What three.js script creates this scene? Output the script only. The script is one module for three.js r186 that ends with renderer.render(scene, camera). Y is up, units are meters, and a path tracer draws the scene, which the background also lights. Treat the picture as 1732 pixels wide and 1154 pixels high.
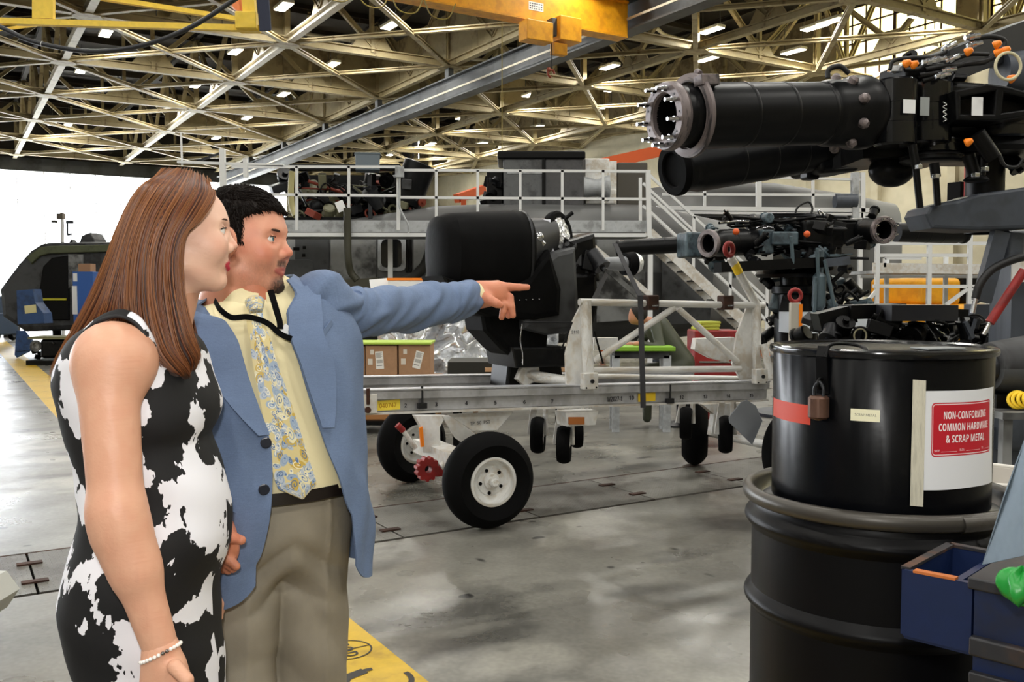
import * as THREE from 'three';
import { mergeGeometries, mergeVertices, toCreasedNormals } from 'three/addons/utils/BufferGeometryUtils.js';
import { RoundedBoxGeometry } from 'three/addons/geometries/RoundedBoxGeometry.js';
import { RectAreaLightUniformsLib } from 'three/addons/lights/RectAreaLightUniformsLib.js';

// ---------------------------------------------------------------- camera, sky, lights, exposure
const EYE = 1.53, FOC = 1560, PITCH = 3.01 * Math.PI / 180;
const scene = new THREE.Scene();
const camera = new THREE.PerspectiveCamera(2 * Math.atan(577 / FOC) * 180 / Math.PI, 1732 / 1154, 0.05, 400);
camera.position.set(0, EYE, 0);
camera.rotation.x = -PITCH;
const renderer = new THREE.WebGLRenderer({ antialias: true });
renderer.toneMapping = THREE.LinearToneMapping;
renderer.toneMappingExposure = 1.0;
renderer.shadowMap.enabled = true;
RectAreaLightUniformsLib.init();
scene.background = new THREE.Color().setRGB(15.5, 16.2, 17);       // bright overcast sky seen through the hangar doors
const flash = new THREE.SpotLight(new THREE.Color(1, 0.985, 0.96), 5.5, 0, 0.95, 0.7, 2);   // hot-shoe flash of the photographer's camera
flash.position.set(-0.03, EYE + 0.24, 0.06);
flash.target.position.set(0, 1.35, -3);
flash.castShadow = true; flash.shadow.radius = 2.2; flash.name = 'flash_light';
scene.add(flash, flash.target);
const LAMP_POWER = 172, LAMP_GLOW = 9;

// ---------------------------------------------------------------- small maths
let seed0 = 12345;
function RNG(s) { return () => { s = (s + 0x6d2b79f5) | 0; let t = Math.imul(s ^ (s >>> 15), 1 | s); t = (t + Math.imul(t ^ (t >>> 7), 61 | t)) ^ t; return ((t ^ (t >>> 14)) >>> 0) / 4294967296; }; }
const V = (x, y, z) => new THREE.Vector3(x, y, z);
const lerp = (a, b, t) => a + (b - a) * t, clamp = (x, a, b) => Math.min(b, Math.max(a, x));
const sstep = (a, b, x) => { const t = clamp((x - a) / (b - a), 0, 1); return t * t * (3 - 2 * t); };
const CP = Math.cos(PITCH), SP = Math.sin(PITCH);
// the point of the place that lies on the sight line of picture point (u, v) at horizontal depth d
function at(u, v, d) {
  const x = (u - 866) / FOC, y = -(v - 577) / FOC;
  const yy = y * CP - SP, zz = -(y * SP + CP), k = d / -zz;
  return V(x * k, EYE + yy * k, -d);
}
function onFloor(u, v, y = 0) { const p = at(u, v, 1), k = (EYE - y) / (EYE - p.y); return V(p.x * k, y, -k); }
const PHI = 31.5 * Math.PI / 180, SF = Math.sin(PHI), CF = Math.cos(PHI);   // the hangar's own axes: b to the right, a away
const bld = (b, y, a) => V(-SF * a + CF * b, y, -(CF * a + SF * b));
function table(rows) {   // smooth interpolation of rows [key, ...values]
  return (k, c = 1) => {
    let i = 0; const n = rows.length;
    if (k <= rows[0][0]) return rows[0][c];
    if (k >= rows[n - 1][0]) return rows[n - 1][c];
    while (rows[i + 1][0] < k) i++;
    const p0 = rows[Math.max(0, i - 1)], p1 = rows[i], p2 = rows[i + 1], p3 = rows[Math.min(n - 1, i + 2)];
    const h = p2[0] - p1[0], t = (k - p1[0]) / h;
    const m1 = i > 0 ? (p2[c] - p0[c]) / (p2[0] - p0[0]) * h : p2[c] - p1[c], m2 = i + 2 < n ? (p3[c] - p1[c]) / (p3[0] - p1[0]) * h : p2[c] - p1[c];
    return (2 * t * t * t - 3 * t * t + 1) * p1[c] + (t * t * t - 2 * t * t + t) * m1 + (-2 * t * t * t + 3 * t * t) * p2[c] + (t * t * t - t * t) * m2;
  };
}
// value noise, periodic in 2D and free in 3D
function hash(x, y, z) { let h = Math.imul(x, 374761393) ^ Math.imul(y, 668265263) ^ Math.imul(z, 2147483647 ^ 0x5bd1e995); h = Math.imul(h ^ (h >>> 13), 1274126177); return ((h ^ (h >>> 16)) >>> 0) / 4294967296; }
function noise2(x, y, per, s) {
  const xi = Math.floor(x), yi = Math.floor(y), fx = x - xi, fy = y - yi, u = fx * fx * (3 - 2 * fx), w = fy * fy * (3 - 2 * fy), m = (k) => ((k % per) + per) % per;
  const a = hash(m(xi), m(yi), s), b = hash(m(xi + 1), m(yi), s), c = hash(m(xi), m(yi + 1), s), d = hash(m(xi + 1), m(yi + 1), s);
  return lerp(lerp(a, b, u), lerp(c, d, u), w);
}
function fbm2(x, y, per, oct, s) { let v = 0, a = 0.5, n = 0; for (let i = 0; i < oct; i++) { v += a * noise2(x, y, per, s + i); n += a; x *= 2; y *= 2; per *= 2; a *= 0.55; } return v / n; }
function noise3(x, y, z, s = 0) {
  const xi = Math.floor(x), yi = Math.floor(y), zi = Math.floor(z), f = (t) => t * t * (3 - 2 * t), u = f(x - xi), v = f(y - yi), w = f(z - zi);
  const h = (i, j, k) => hash(xi + i + s * 57, yi + j, zi + k);
  return lerp(lerp(lerp(h(0, 0, 0), h(1, 0, 0), u), lerp(h(0, 1, 0), h(1, 1, 0), u), v), lerp(lerp(h(0, 0, 1), h(1, 0, 1), u), lerp(h(0, 1, 1), h(1, 1, 1), u), v), w);
}
// ---------------------------------------------------------------- textures
function dataTex(n, fn, srgb = true, m = n) {
  const d = new Uint8Array(n * m * 4);
  for (let j = 0; j < m; j++) for (let i = 0; i < n; i++) { const c = fn(i / n, j / m), o = (j * n + i) * 4; d[o] = clamp(c[0], 0, 255); d[o + 1] = clamp(c[1], 0, 255); d[o + 2] = clamp(c[2], 0, 255); d[o + 3] = 255; }
  const t = new THREE.DataTexture(d, n, m); t.wrapS = t.wrapT = THREE.RepeatWrapping; t.magFilter = THREE.LinearFilter; t.minFilter = THREE.LinearMipmapLinearFilter; t.generateMipmaps = true;
  if (srgb) t.colorSpace = THREE.SRGBColorSpace; t.needsUpdate = true; return t;
}
function canvasTex(w, h, draw, repeat = false) {
  const c = document.createElement('canvas'); c.width = w; c.height = h; draw(c.getContext('2d'), w, h);
  const t = new THREE.CanvasTexture(c); t.colorSpace = THREE.SRGBColorSpace; t.magFilter = THREE.LinearFilter; if (repeat) t.wrapS = t.wrapT = THREE.RepeatWrapping; return t;
}
const grey = (v) => [v, v, v];
function patina(base, dark, amount, scale, s, n = 512) {   // base colour with patchy wear of another colour
  return dataTex(n, (u, v) => { const a = fbm2(u * scale, v * scale, scale, 5, s), b = fbm2(u * scale * 5, v * scale * 5, scale * 5, 3, s + 9); const t = clamp(sstep(0.5, 0.78, a * 0.75 + b * 0.3) * amount, 0, 1), g = 0.94 + 0.12 * b; return [0, 1, 2].map((i) => lerp(base[i], dark[i], t) * g); });
}
const T = {};
T.noise = dataTex(512, (u, v) => grey(255 * fbm2(u * 8, v * 8, 8, 6, 3)), false);
T.fine = dataTex(512, (u, v) => grey(255 * fbm2(u * 64, v * 64, 64, 3, 5)), false);
T.rough = dataTex(512, (u, v) => grey(110 + 120 * fbm2(u * 6, v * 6, 6, 6, 7)), false);
T.weave = dataTex(256, (u, v) => grey(128 + 60 * Math.sin(u * Math.PI * 2 * 64) * Math.sin(v * Math.PI * 2 * 64) + 60 * (noise2(u * 128, v * 128, 128, 4) - 0.5)), false);
// ---------------------------------------------------------------- materials
function mat(c, rough = 0.6, metal = 0, more = {}) { return new THREE.MeshStandardMaterial({ color: new THREE.Color(c), roughness: rough, metalness: metal, ...more }); }
function phys(c, rough, metal, more) { return new THREE.MeshPhysicalMaterial({ color: new THREE.Color(c), roughness: rough, metalness: metal, ...more }); }
const K = {
  beige: mat('#ffffff', 0.6, 0, { map: patina([166, 152, 114], [100, 82, 54], 0.8, 6, 21) }),
  beigePlate: mat('#ffffff', 0.7, 0, { map: patina([156, 143, 108], [104, 88, 62], 0.9, 4, 25) }),
  palebeam: mat('#ffffff', 0.55, 0, { map: patina([206, 198, 178], [150, 140, 118], 0.6, 6, 27) }),
  roof: mat('#ffffff', 0.85, 0, { map: patina([46, 40, 32], [28, 24, 18], 0.9, 5, 31) }),
  steel: mat('#ffffff', 0.55, 0.1, { map: patina([72, 75, 77], [46, 46, 45], 0.8, 5, 33) }),
  greyPaint: mat('#ffffff', 0.5, 0, { map: patina([176, 180, 184], [120, 122, 122], 0.7, 6, 35) }),
  white: mat('#ffffff', 0.45, 0, { map: patina([222, 222, 220], [176, 164, 146], 0.7, 6, 37) }),
  whiteRail: mat('#dfe1e2', 0.5),
  yellow: mat('#ffffff', 0.5, 0, { map: patina([228, 160, 16], [180, 116, 14], 0.5, 5, 39) }),
  yellowPale: mat('#ffffff', 0.5, 0, { map: patina([240, 204, 70], [206, 168, 60], 0.5, 5, 41) }),
  black: phys('#050506', 0.42, 0, { specularIntensity: 0.35 }), blackGloss: mat('#0b0c0f', 0.16, 0), rubber: phys('#040405', 0.8, 0, { specularIntensity: 0.25 }), blackMatte: phys('#050506', 0.85, 0, { specularIntensity: 0.25 }),
  gun: phys('#ffffff', 0.38, 0.1, { specularIntensity: 0.4, map: patina([12, 13, 15], [32, 31, 30], 0.7, 6, 43) }),
  darkMetal: mat('#2a2b2e', 0.4, 0.5), chrome: mat('#c8c9cc', 0.22, 1), alu: mat('#ffffff', 0.42, 0.55, { map: patina([196, 198, 204], [150, 150, 152], 0.7, 6, 45) }),
  rust: mat('#ffffff', 0.8, 0.1, { map: patina([70, 40, 26], [40, 26, 20], 0.8, 6, 47) }),
  red: mat('#ffffff', 0.55, 0, { map: patina([150, 34, 32], [96, 22, 22], 0.6, 5, 49) }),
  orange: mat('#d8591c', 0.5), orangeBright: mat('#ff8a12', 0.45), yellowTape: mat('#f6cf2a', 0.5),
  blueStand: mat('#ffffff', 0.5, 0, { map: patina([42, 74, 122], [28, 48, 80], 0.8, 5, 51) }),
  hull: mat('#ffffff', 0.6, 0.05, { map: patina([136, 138, 138], [54, 54, 54], 1.0, 5, 53) }),
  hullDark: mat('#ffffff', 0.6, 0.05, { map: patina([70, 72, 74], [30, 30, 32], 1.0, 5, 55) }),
  slate: mat('#ffffff', 0.48, 0.05, { map: patina([68, 74, 84], [48, 52, 58], 0.6, 5, 57) }),
  wood: mat('#8a6a4a', 0.8), card: mat('#ffffff', 0.85, 0, { map: patina([168, 130, 98], [146, 108, 78], 0.6, 5, 59) }),
  paper: mat('#eef0f2', 0.8), lime: mat('#a8c24a', 0.7), brass: mat('#9a7a4a', 0.4, 0.7), green: mat('#1d8a34', 0.35), cable: mat('#0d0e10', 0.5),
};
// ---------------------------------------------------------------- geometry helpers (all return geometries)
function prep(g) { if (g.index) g = g.toNonIndexed(); for (const k of Object.keys(g.attributes)) if (!['position', 'normal', 'uv'].includes(k)) g.deleteAttribute(k); if (!g.attributes.uv) g.setAttribute('uv', new THREE.BufferAttribute(new Float32Array(g.attributes.position.count * 2), 2)); return g; }
function uvBox(g, s = 1) {   // uv in metres from the dominant direction of each face
  g = g.index ? g.toNonIndexed() : g; const p = g.attributes.position, n = g.attributes.normal, uv = new Float32Array(p.count * 2);
  for (let i = 0; i < p.count; i++) { const x = Math.abs(n.getX(i)), y = Math.abs(n.getY(i)), z = Math.abs(n.getZ(i)); let a, b; if (y >= x && y >= z) { a = p.getX(i); b = p.getZ(i); } else if (x >= z) { a = p.getZ(i); b = p.getY(i); } else { a = p.getX(i); b = p.getY(i); } uv[2 * i] = a * s; uv[2 * i + 1] = b * s; }
  g.setAttribute('uv', new THREE.BufferAttribute(uv, 2)); return g;
}
const merge = (list) => { list = list.flat(9); return list.length === 1 ? list[0] : mergeGeometries(list.map(prep)); };
function box(w, h, d, x = 0, y = 0, z = 0, ry = 0, rx = 0, rz = 0, r = 0) {
  const g = r ? new RoundedBoxGeometry(w, h, d, 2, r) : new THREE.BoxGeometry(w, h, d);
  uvBox(g); const q = new THREE.Matrix4().makeRotationFromEuler(new THREE.Euler(rx, ry, rz, 'YXZ')); q.setPosition(x, y, z); const o = uvBox(g); o.applyMatrix4(q); return o;
}
function between(p, q) { const m = new THREE.Matrix4(), d = q.clone().sub(p), len = d.length(); const quat = new THREE.Quaternion().setFromUnitVectors(V(0, 1, 0), d.clone().normalize()); m.compose(p.clone().add(q).multiplyScalar(0.5), quat, V(1, 1, 1)); return [m, len]; }
function rod(p, q, r, r2 = r, seg = 14, open = false) { const [m, l] = between(p, q); const g = new THREE.CylinderGeometry(r2, r, l, seg, 1, open); g.applyMatrix4(m); return g; }
function bar(p, q, w, h, up = V(0, 1, 0)) {   // a box beam from p to q, w wide, h high
  const d = q.clone().sub(p), l = d.length(), z = d.clone().normalize(); let x = up.clone().cross(z); if (x.lengthSq() < 1e-6) x = V(1, 0, 0).cross(z); x.normalize(); const y = z.clone().cross(x);
  const g = uvBox(new THREE.BoxGeometry(w, h, l)); const m = new THREE.Matrix4().makeBasis(x, y, z); m.setPosition(p.clone().add(q).multiplyScalar(0.5)); g.applyMatrix4(m); return g;
}
function tube(pts, r, seg = 0, rs = 8, closed = false) { return new THREE.TubeGeometry(new THREE.CatmullRomCurve3(pts, closed, 'centripetal'), seg || pts.length * 6, r, rs, closed); }
function lathe(prof, seg = 48, p, dir) {   // prof: [radius, height]; turned about y, then laid from p along dir
  const g = new THREE.LatheGeometry(prof.map(([a, b]) => new THREE.Vector2(Math.max(a, 1e-4), b)), seg);
  const out = toCreasedNormals(g, 0.6);
  if (p) { const m = new THREE.Matrix4().makeRotationFromQuaternion(new THREE.Quaternion().setFromUnitVectors(V(0, 1, 0), dir.clone().normalize())); m.setPosition(p); out.applyMatrix4(m); }
  return out;
}
function ball(r, x, y, z, sx = 1, sy = 1, sz = 1, seg = 18) { const g = new THREE.SphereGeometry(r, seg, Math.max(8, seg * 0.6 | 0)); g.scale(sx, sy, sz); g.translate(x, y, z); return g; }
function torus(R, r, p, axis, seg = 32, arc = Math.PI * 2) { const g = new THREE.TorusGeometry(R, r, 10, seg, arc); const m = new THREE.Matrix4().makeRotationFromQuaternion(new THREE.Quaternion().setFromUnitVectors(V(0, 0, 1), axis.clone().normalize())); m.setPosition(p); g.applyMatrix4(m); return g; }
function extrude(pts, depth, bevel = 0, holes = []) {   // outline in xy, centred in z
  const s = new THREE.Shape(pts.map(([x, y]) => new THREE.Vector2(x, y)));
  for (const h of holes) s.holes.push(new THREE.Path(h.map(([x, y]) => new THREE.Vector2(x, y))));
  const g = new THREE.ExtrudeGeometry(s, { depth: depth - 2 * bevel, bevelEnabled: bevel > 0, bevelThickness: bevel, bevelSize: bevel, bevelSegments: 2, curveSegments: 12 }); g.translate(0, 0, -depth / 2 + bevel); return uvBox(g);
}
const move = (g, x, y, z) => { g.translate(x, y, z); return g; };
function turn(g, rx, ry, rz, x = 0, y = 0, z = 0) { const m = new THREE.Matrix4().makeRotationFromEuler(new THREE.Euler(rx, ry, rz, 'YXZ')); m.setPosition(x, y, z); g.applyMatrix4(m); return g; }
// a grid surface f(s, t) -> Vector3 with smooth normals
function sheet(ns, nt, f, wrap = false, uvf = null) {
  const pos = [], uv = [], idx = [];
  for (let j = 0; j <= nt; j++) for (let i = 0; i <= ns; i++) { const s = i / ns, t = j / nt, p = f(s, t); pos.push(p.x, p.y, p.z); const w = uvf ? uvf(s, t, p) : [s, t]; uv.push(w[0], w[1]); }
  for (let j = 0; j < nt; j++) for (let i = 0; i < ns; i++) { const a = j * (ns + 1) + i, b = a + 1, c = a + ns + 1, d = c + 1; idx.push(a, b, d, a, d, c); }
  const g = new THREE.BufferGeometry(); g.setAttribute('position', new THREE.Float32BufferAttribute(pos, 3)); g.setAttribute('uv', new THREE.Float32BufferAttribute(uv, 2)); g.setIndex(idx); g.computeVertexNormals();
  if (wrap) { const n = g.attributes.normal; for (let j = 0; j <= nt; j++) { const a = j * (ns + 1), b = a + ns, x = n.getX(a) + n.getX(b), y = n.getY(a) + n.getY(b), z = n.getZ(a) + n.getZ(b), l = Math.hypot(x, y, z) || 1; n.setXYZ(a, x / l, y / l, z / l); n.setXYZ(b, x / l, y / l, z / l); } }
  return g;
}
// a thick cloth from a grid surface: outer side, inner side and the rim between
function shell(ns, nt, f, th, uvf) {
  const g = sheet(ns, nt, f, false, uvf), p = g.attributes.position, n = g.attributes.normal, N = p.count, pos = Array.from(p.array), uv = Array.from(g.attributes.uv.array), idx = Array.from(g.index.array);
  for (let i = 0; i < N; i++) { pos.push(p.getX(i) - n.getX(i) * th, p.getY(i) - n.getY(i) * th, p.getZ(i) - n.getZ(i) * th); uv.push(uv[2 * i], uv[2 * i + 1]); }
  const back = idx.slice(); for (let i = 0; i < back.length; i += 3) idx.push(back[i] + N, back[i + 2] + N, back[i + 1] + N);
  const rim = []; for (let i = 0; i <= ns; i++) rim.push(i); for (let j = 1; j <= nt; j++) rim.push(j * (ns + 1) + ns); for (let i = ns - 1; i >= 0; i--) rim.push(nt * (ns + 1) + i); for (let j = nt - 1; j > 0; j--) rim.push(j * (ns + 1));
  for (let k = 0; k < rim.length; k++) { const a = rim[k], b = rim[(k + 1) % rim.length]; idx.push(a, b + N, b, a, a + N, b + N); }
  const o = new THREE.BufferGeometry(); o.setAttribute('position', new THREE.Float32BufferAttribute(pos, 3)); o.setAttribute('uv', new THREE.Float32BufferAttribute(uv, 2)); o.setIndex(idx); return toCreasedNormals(o, 0.9);
}
// ---------------------------------------------------------------- objects
const names = new Map();
function numbered(n) { const k = names.get(n) || 0; names.set(n, k + 1); return k ? n + '_' + String(k).padStart(3, '0') : n; }
function part(parent, name, geos, m, label) { const o = new THREE.Mesh(merge([geos]), m); o.name = name; o.castShadow = o.receiveShadow = true; if (label) o.userData.label = label; parent.add(o); return o; }
function tag(o, label, category, group, kind) { if (label) o.userData.label = label; if (category) o.userData.category = category; if (group) o.userData.group = group; if (kind) o.userData.kind = kind; return o; }
function thing(name, label, category, p = V(0, 0, 0), ry = 0, group) { const o = new THREE.Group(); o.name = numbered(name); o.position.copy(p); o.rotation.y = ry; scene.add(o); return tag(o, label, category, group); }
function solo(name, label, category, geos, m, group) { const o = part(scene, numbered(name), geos, m); return tag(o, label, category, group); }
function struct(name, geos, m, label) { const o = part(scene, name, geos, m); o.userData.kind = 'structure'; if (label) o.userData.label = label; o.userData.category = name.split('_')[0]; return o; }
function structGroup(name, label, category, ry = 0) { const o = thing(name, label, category, V(0, 0, 0), ry); o.userData.kind = 'structure'; return o; }
const inPlace = (o) => (u, v, d) => { const p = at(u, v, d).sub(o.position); return p.applyAxisAngle(V(0, 1, 0), -o.rotation.y); };   // a sight-line point in a thing's own axes
// ---------------------------------------------------------------- the hangar shell (own axes: x = b, z = -a)
const HC = EYE + 8, A0 = -16, A1 = 62, B0 = -42, B1 = 30, TR0 = 5.18, TR1 = 6.06, ROOF = HC + 3.3;
const hangar = (name, label, category) => structGroup(name, label, category, PHI);
T.concrete = dataTex(2048, (u, v) => {
  const big = fbm2(u * 5, v * 5, 5, 6, 61), streak = fbm2(u * 6 + big * 0.8, v * 26 + big * 2, 26 * 6, 4, 67), fine = noise2(u * 700, v * 700, 700, 70), mid = fbm2(u * 22, v * 22, 22, 5, 73), spot = fbm2(u * 60, v * 60, 60, 3, 77);
  let g = 112 + 26 * (big - 0.5) + 46 * (mid - 0.5) + 14 * (fine - 0.5);
  const dirt = sstep(0.52, 0.72, 0.55 * streak + 0.45 * mid); g -= 58 * dirt * sstep(0.35, 0.6, big + 0.12);
  g -= 60 * sstep(0.8, 0.86, spot);
  g += 26 * sstep(0.62, 0.75, fbm2(u * 14, v * 14, 14, 4, 79));
  return [g * 1.0, g * 0.985, g * 0.925];
});
T.concreteRough = dataTex(1024, (u, v) => { const m = fbm2(u * 9, v * 9, 9, 5, 83), k = fbm2(u * 40, v * 40, 40, 3, 85); return grey(50 + 62 * m + 34 * (k - 0.5)); }, false);
T.concrete.repeat.set(1 / 11, 1 / 11); T.concreteRough.repeat.set(1 / 7, 1 / 7);
const floorMat = mat('#ffffff', 1, 0, { map: T.concrete, roughnessMap: T.concreteRough, bumpMap: T.noise, bumpScale: 0.0006 });
const floor = hangar('floor', 'polished grey concrete hangar floor with dark oily stains', 'floor');
const slab = (x0, x1, a0, a1) => box(x1 - x0, 0.3, a1 - a0, (x0 + x1) / 2, -0.15, -(a0 + a1) / 2);
const uvFloor = (g) => { const p = g.attributes.position, uv = g.attributes.uv; for (let i = 0; i < p.count; i++) uv.setXY(i, p.getX(i), p.getZ(i)); return g; };
part(floor, 'slab', uvFloor(slab(B0, B1, A0, TR0)), floorMat);
part(floor, 'slab', uvFloor(slab(B0, B1, TR1, A1 + 1)), floorMat);
part(floor, 'trench', box(B1 - B0, 0.05, TR1 - TR0 + 0.02, (B0 + B1) / 2, -0.275, -(TR0 + TR1) / 2), mat('#171512', 0.95));
T.tread = dataTex(512, (u, v) => { const x = u * 16, y = v * 16, i = Math.floor(x), j = Math.floor(y), fx = x - i - 0.5, fy = y - j - 0.5, s = (i + j) & 1; const a = s ? fx : fy, b = s ? fy : fx; return grey(255 * clamp(1 - (a * a / 0.16 + b * b / 0.02), 0, 1)); }, false);
T.tread.repeat.set(2.4, 2.4);
const plateMats = [0, 1, 2].map((k) => mat('#ffffff', 0.5, 0.1, { map: patina([114 - 10 * k, 113 - 10 * k, 107 - 10 * k], [72, 68, 62], 0.9, 5, 90 + k), bumpMap: T.tread, bumpScale: 0.004 }));
const tr = hangar('trench_cover', 'row of diamond-tread steel plates covering the floor trench', 'floor plates');
{
  const L = 1.02; let i = 0;
  for (let b = 0.36 - L * 14; b < 22; b += L, i++) {
    part(tr, 'plate', box(L - 0.014, 0.016, TR1 - TR0 - 0.06, b + L / 2, -0.009, -(TR0 + TR1) / 2 - 0.012), plateMats[(i * 7) % 3]);
    if (b > -6 && b < 10) for (const a of [TR0 + 0.24, TR1 - 0.26]) part(tr, 'hinge', box(0.13, 0.01, 0.05, b, 0.003, -a), K.rust);
  }
  part(tr, 'edge_angle', [box(B1 - B0, 0.012, 0.02, (B0 + B1) / 2, -0.006, -TR1 + 0.006), box(B1 - B0, 0.06, 0.006, (B0 + B1) / 2, -0.031, -TR0 - 0.003)], K.rust);
}
// painted aisle stripe with stencilled marks
{
  const st = hangar('floor_marking', 'yellow painted aisle stripe on the concrete floor', 'floor marking');
  const yl = mat('#ffffff', 0.42, 0, { map: patina([196, 160, 14], [150, 120, 20], 0.8, 6, 97) });
  for (const [a0, a1] of [[-6, TR0 - 0.01], [TR1 + 0.01, 44]]) part(st, 'stripe', box(0.46, 0.002, a1 - a0, 1.345, 0.0012, -(a0 + a1) / 2), yl);
  const ink = (w, h, draw) => new THREE.MeshStandardMaterial({ map: canvasTex(w, h, draw), roughness: 0.5, transparent: true, alphaTest: 0.5 });
  const flat = (w, d, x, a, r) => { const g = new THREE.PlaneGeometry(w, d); g.rotateX(-Math.PI / 2); g.rotateY(r); g.translate(x, 0.004, -a); return g; };
  const fod = ink(256, 256, (c) => { c.clearRect(0, 0, 256, 256); c.strokeStyle = c.fillStyle = '#15130c'; c.lineWidth = 9; c.beginPath(); c.arc(128, 128, 116, 0, 7); c.stroke(); c.font = 'bold 92px sans-serif'; c.textAlign = 'center'; c.fillText('FOD', 128, 160); c.beginPath(); c.moveTo(128, 12); c.lineTo(128, 244); c.stroke(); });
  part(st, 'stencil', flat(0.23, 0.23, 1.42, 3.67, -Math.PI * 0.5), fod, 'black circled letters FOD stencilled on yellow');
  const loop = ink(256, 256, (c) => { c.clearRect(0, 0, 256, 256); c.strokeStyle = '#15130c'; c.lineWidth = 20; c.beginPath(); c.ellipse(128, 128, 108, 96, 0, -0.2, 4.9); c.stroke(); c.lineWidth = 40; c.beginPath(); c.moveTo(16, 60); c.lineTo(120, 34); c.stroke(); });
  part(st, 'stencil', flat(0.30, 0.34, 1.41, 3.30, 0), loop, 'black looped mark stencilled on yellow');
}
const slow = (m, k) => { m.map.repeat.set(k, k); return m; };
slow(K.roof, 0.2); slow(K.beigePlate, 0.35); slow(K.beige, 0.4); slow(K.palebeam, 0.4); slow(K.steel, 0.3); slow(K.hull, 0.35); slow(K.hullDark, 0.35);
const wallMat = mat('#ffffff', 0.8, 0, { map: patina([184, 176, 150], [146, 136, 110], 0.6, 4, 101) });
slow(wallMat, 0.12);
struct('ceiling', turn(box(B1 - B0 + 1, 0.2, A1 - A0 + 1, (B0 + B1) / 2, ROOF + 0.1, -(A0 + A1) / 2), 0, PHI, 0), K.roof, 'dark corrugated roof deck high above the trusses');
{ // roof purlins, one part each where they can be told apart
  const pr = hangar('roof_purlin', 'dark steel purlins below the roof deck', 'purlins');
  for (let a = 14; a < A1; a += 3.1) part(pr, 'purlin', box(B1 - B0, 0.28, 0.12, (B0 + B1) / 2, ROOF - 0.14, -a), K.roof);
}
struct('wall_left', turn(box(0.3, ROOF + 0.3, A1 - A0, B0 - 0.15, ROOF / 2, -(A0 + A1) / 2), 0, PHI, 0), wallMat, 'far side wall of the hangar');
struct('wall_back', turn(box(B1 - B0, ROOF + 0.3, 0.3, (B0 + B1) / 2, ROOF / 2, -A0 + 0.15), 0, PHI, 0), wallMat, 'hangar wall behind the photographer');
const glass = new THREE.MeshPhysicalMaterial({ color: '#ffffff', transmission: 1, thickness: 0, roughness: 0.02, ior: 1.45 });
const glassWarm = new THREE.MeshPhysicalMaterial({ color: '#c0b894', transmission: 1, thickness: 0, roughness: 0.4, ior: 1.45 });
{ // the wall on the right: plain below, steel sash windows above
  const W0 = 9.7, W1 = 12.5, bays = [];
  const wr = hangar('wall_right', 'beige painted side wall with a high band of sash windows', 'wall');
  for (let a = -12; a < 25; a += 6.2) bays.push([a + 0.6, a + 5.6]);
  part(wr, 'lower_wall', box(0.3, W0, A1 - A0, B1 + 0.15, W0 / 2, -(A0 + A1) / 2), wallMat);
  part(wr, 'upper_wall', box(0.3, ROOF - W1 + 0.2, A1 - A0, B1 + 0.15, (ROOF + W1) / 2 + 0.1, -(A0 + A1) / 2), K.roof);
  let last = A0; for (const [a0, a1] of [...bays, [A1, A1]]) { part(wr, 'pier', box(0.34, W1 - W0, a0 - last, B1 + 0.13, (W0 + W1) / 2, -(a0 + last) / 2), K.beigePlate); last = a1; }
  let n = 1;
  for (const [a0, a1] of bays) {
    const w = hangar('window_' + n++, 'steel sash window high in the side wall', 'window'); const nx = 8, ny = 4, dx = (a1 - a0) / nx, dy = (W1 - W0) / ny, fr = [];
    for (let i = 0; i <= nx; i++) fr.push(box(0.05, W1 - W0, i % 4 ? 0.05 : 0.12, B1 + 0.1, (W0 + W1) / 2, -(a0 + i * dx)));
    for (let j = 0; j <= ny; j++) fr.push(box(0.05, j % 4 ? 0.05 : 0.12, a1 - a0, B1 + 0.1, W0 + j * dy, -(a0 + a1) / 2));
    part(w, 'sash', fr, K.rust);
    if (a1 > 8) { const pg = box(0.006, dy - 0.05, dx - 0.05); for (let i = 0; i < nx; i++) for (let j = 0; j < ny; j++) { const o = part(w, 'pane', pg, glassWarm); o.position.set(B1 + 0.1, W0 + (j + 0.5) * dy, -(a0 + (i + 0.5) * dx)); } }
    else part(w, 'glazing', box(0.006, W1 - W0, a1 - a0, B1 + 0.1, (W0 + W1) / 2, -(a0 + a1) / 2), glassWarm);
  }
  // lower wall details: pilasters, door with red panel, conduit
  for (let a = 4; a < 34; a += 3.1) part(wr, 'pilaster', box(0.25, W0, 0.3, B1 - 0.1, W0 / 2, -a), wallMat);
}
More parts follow.
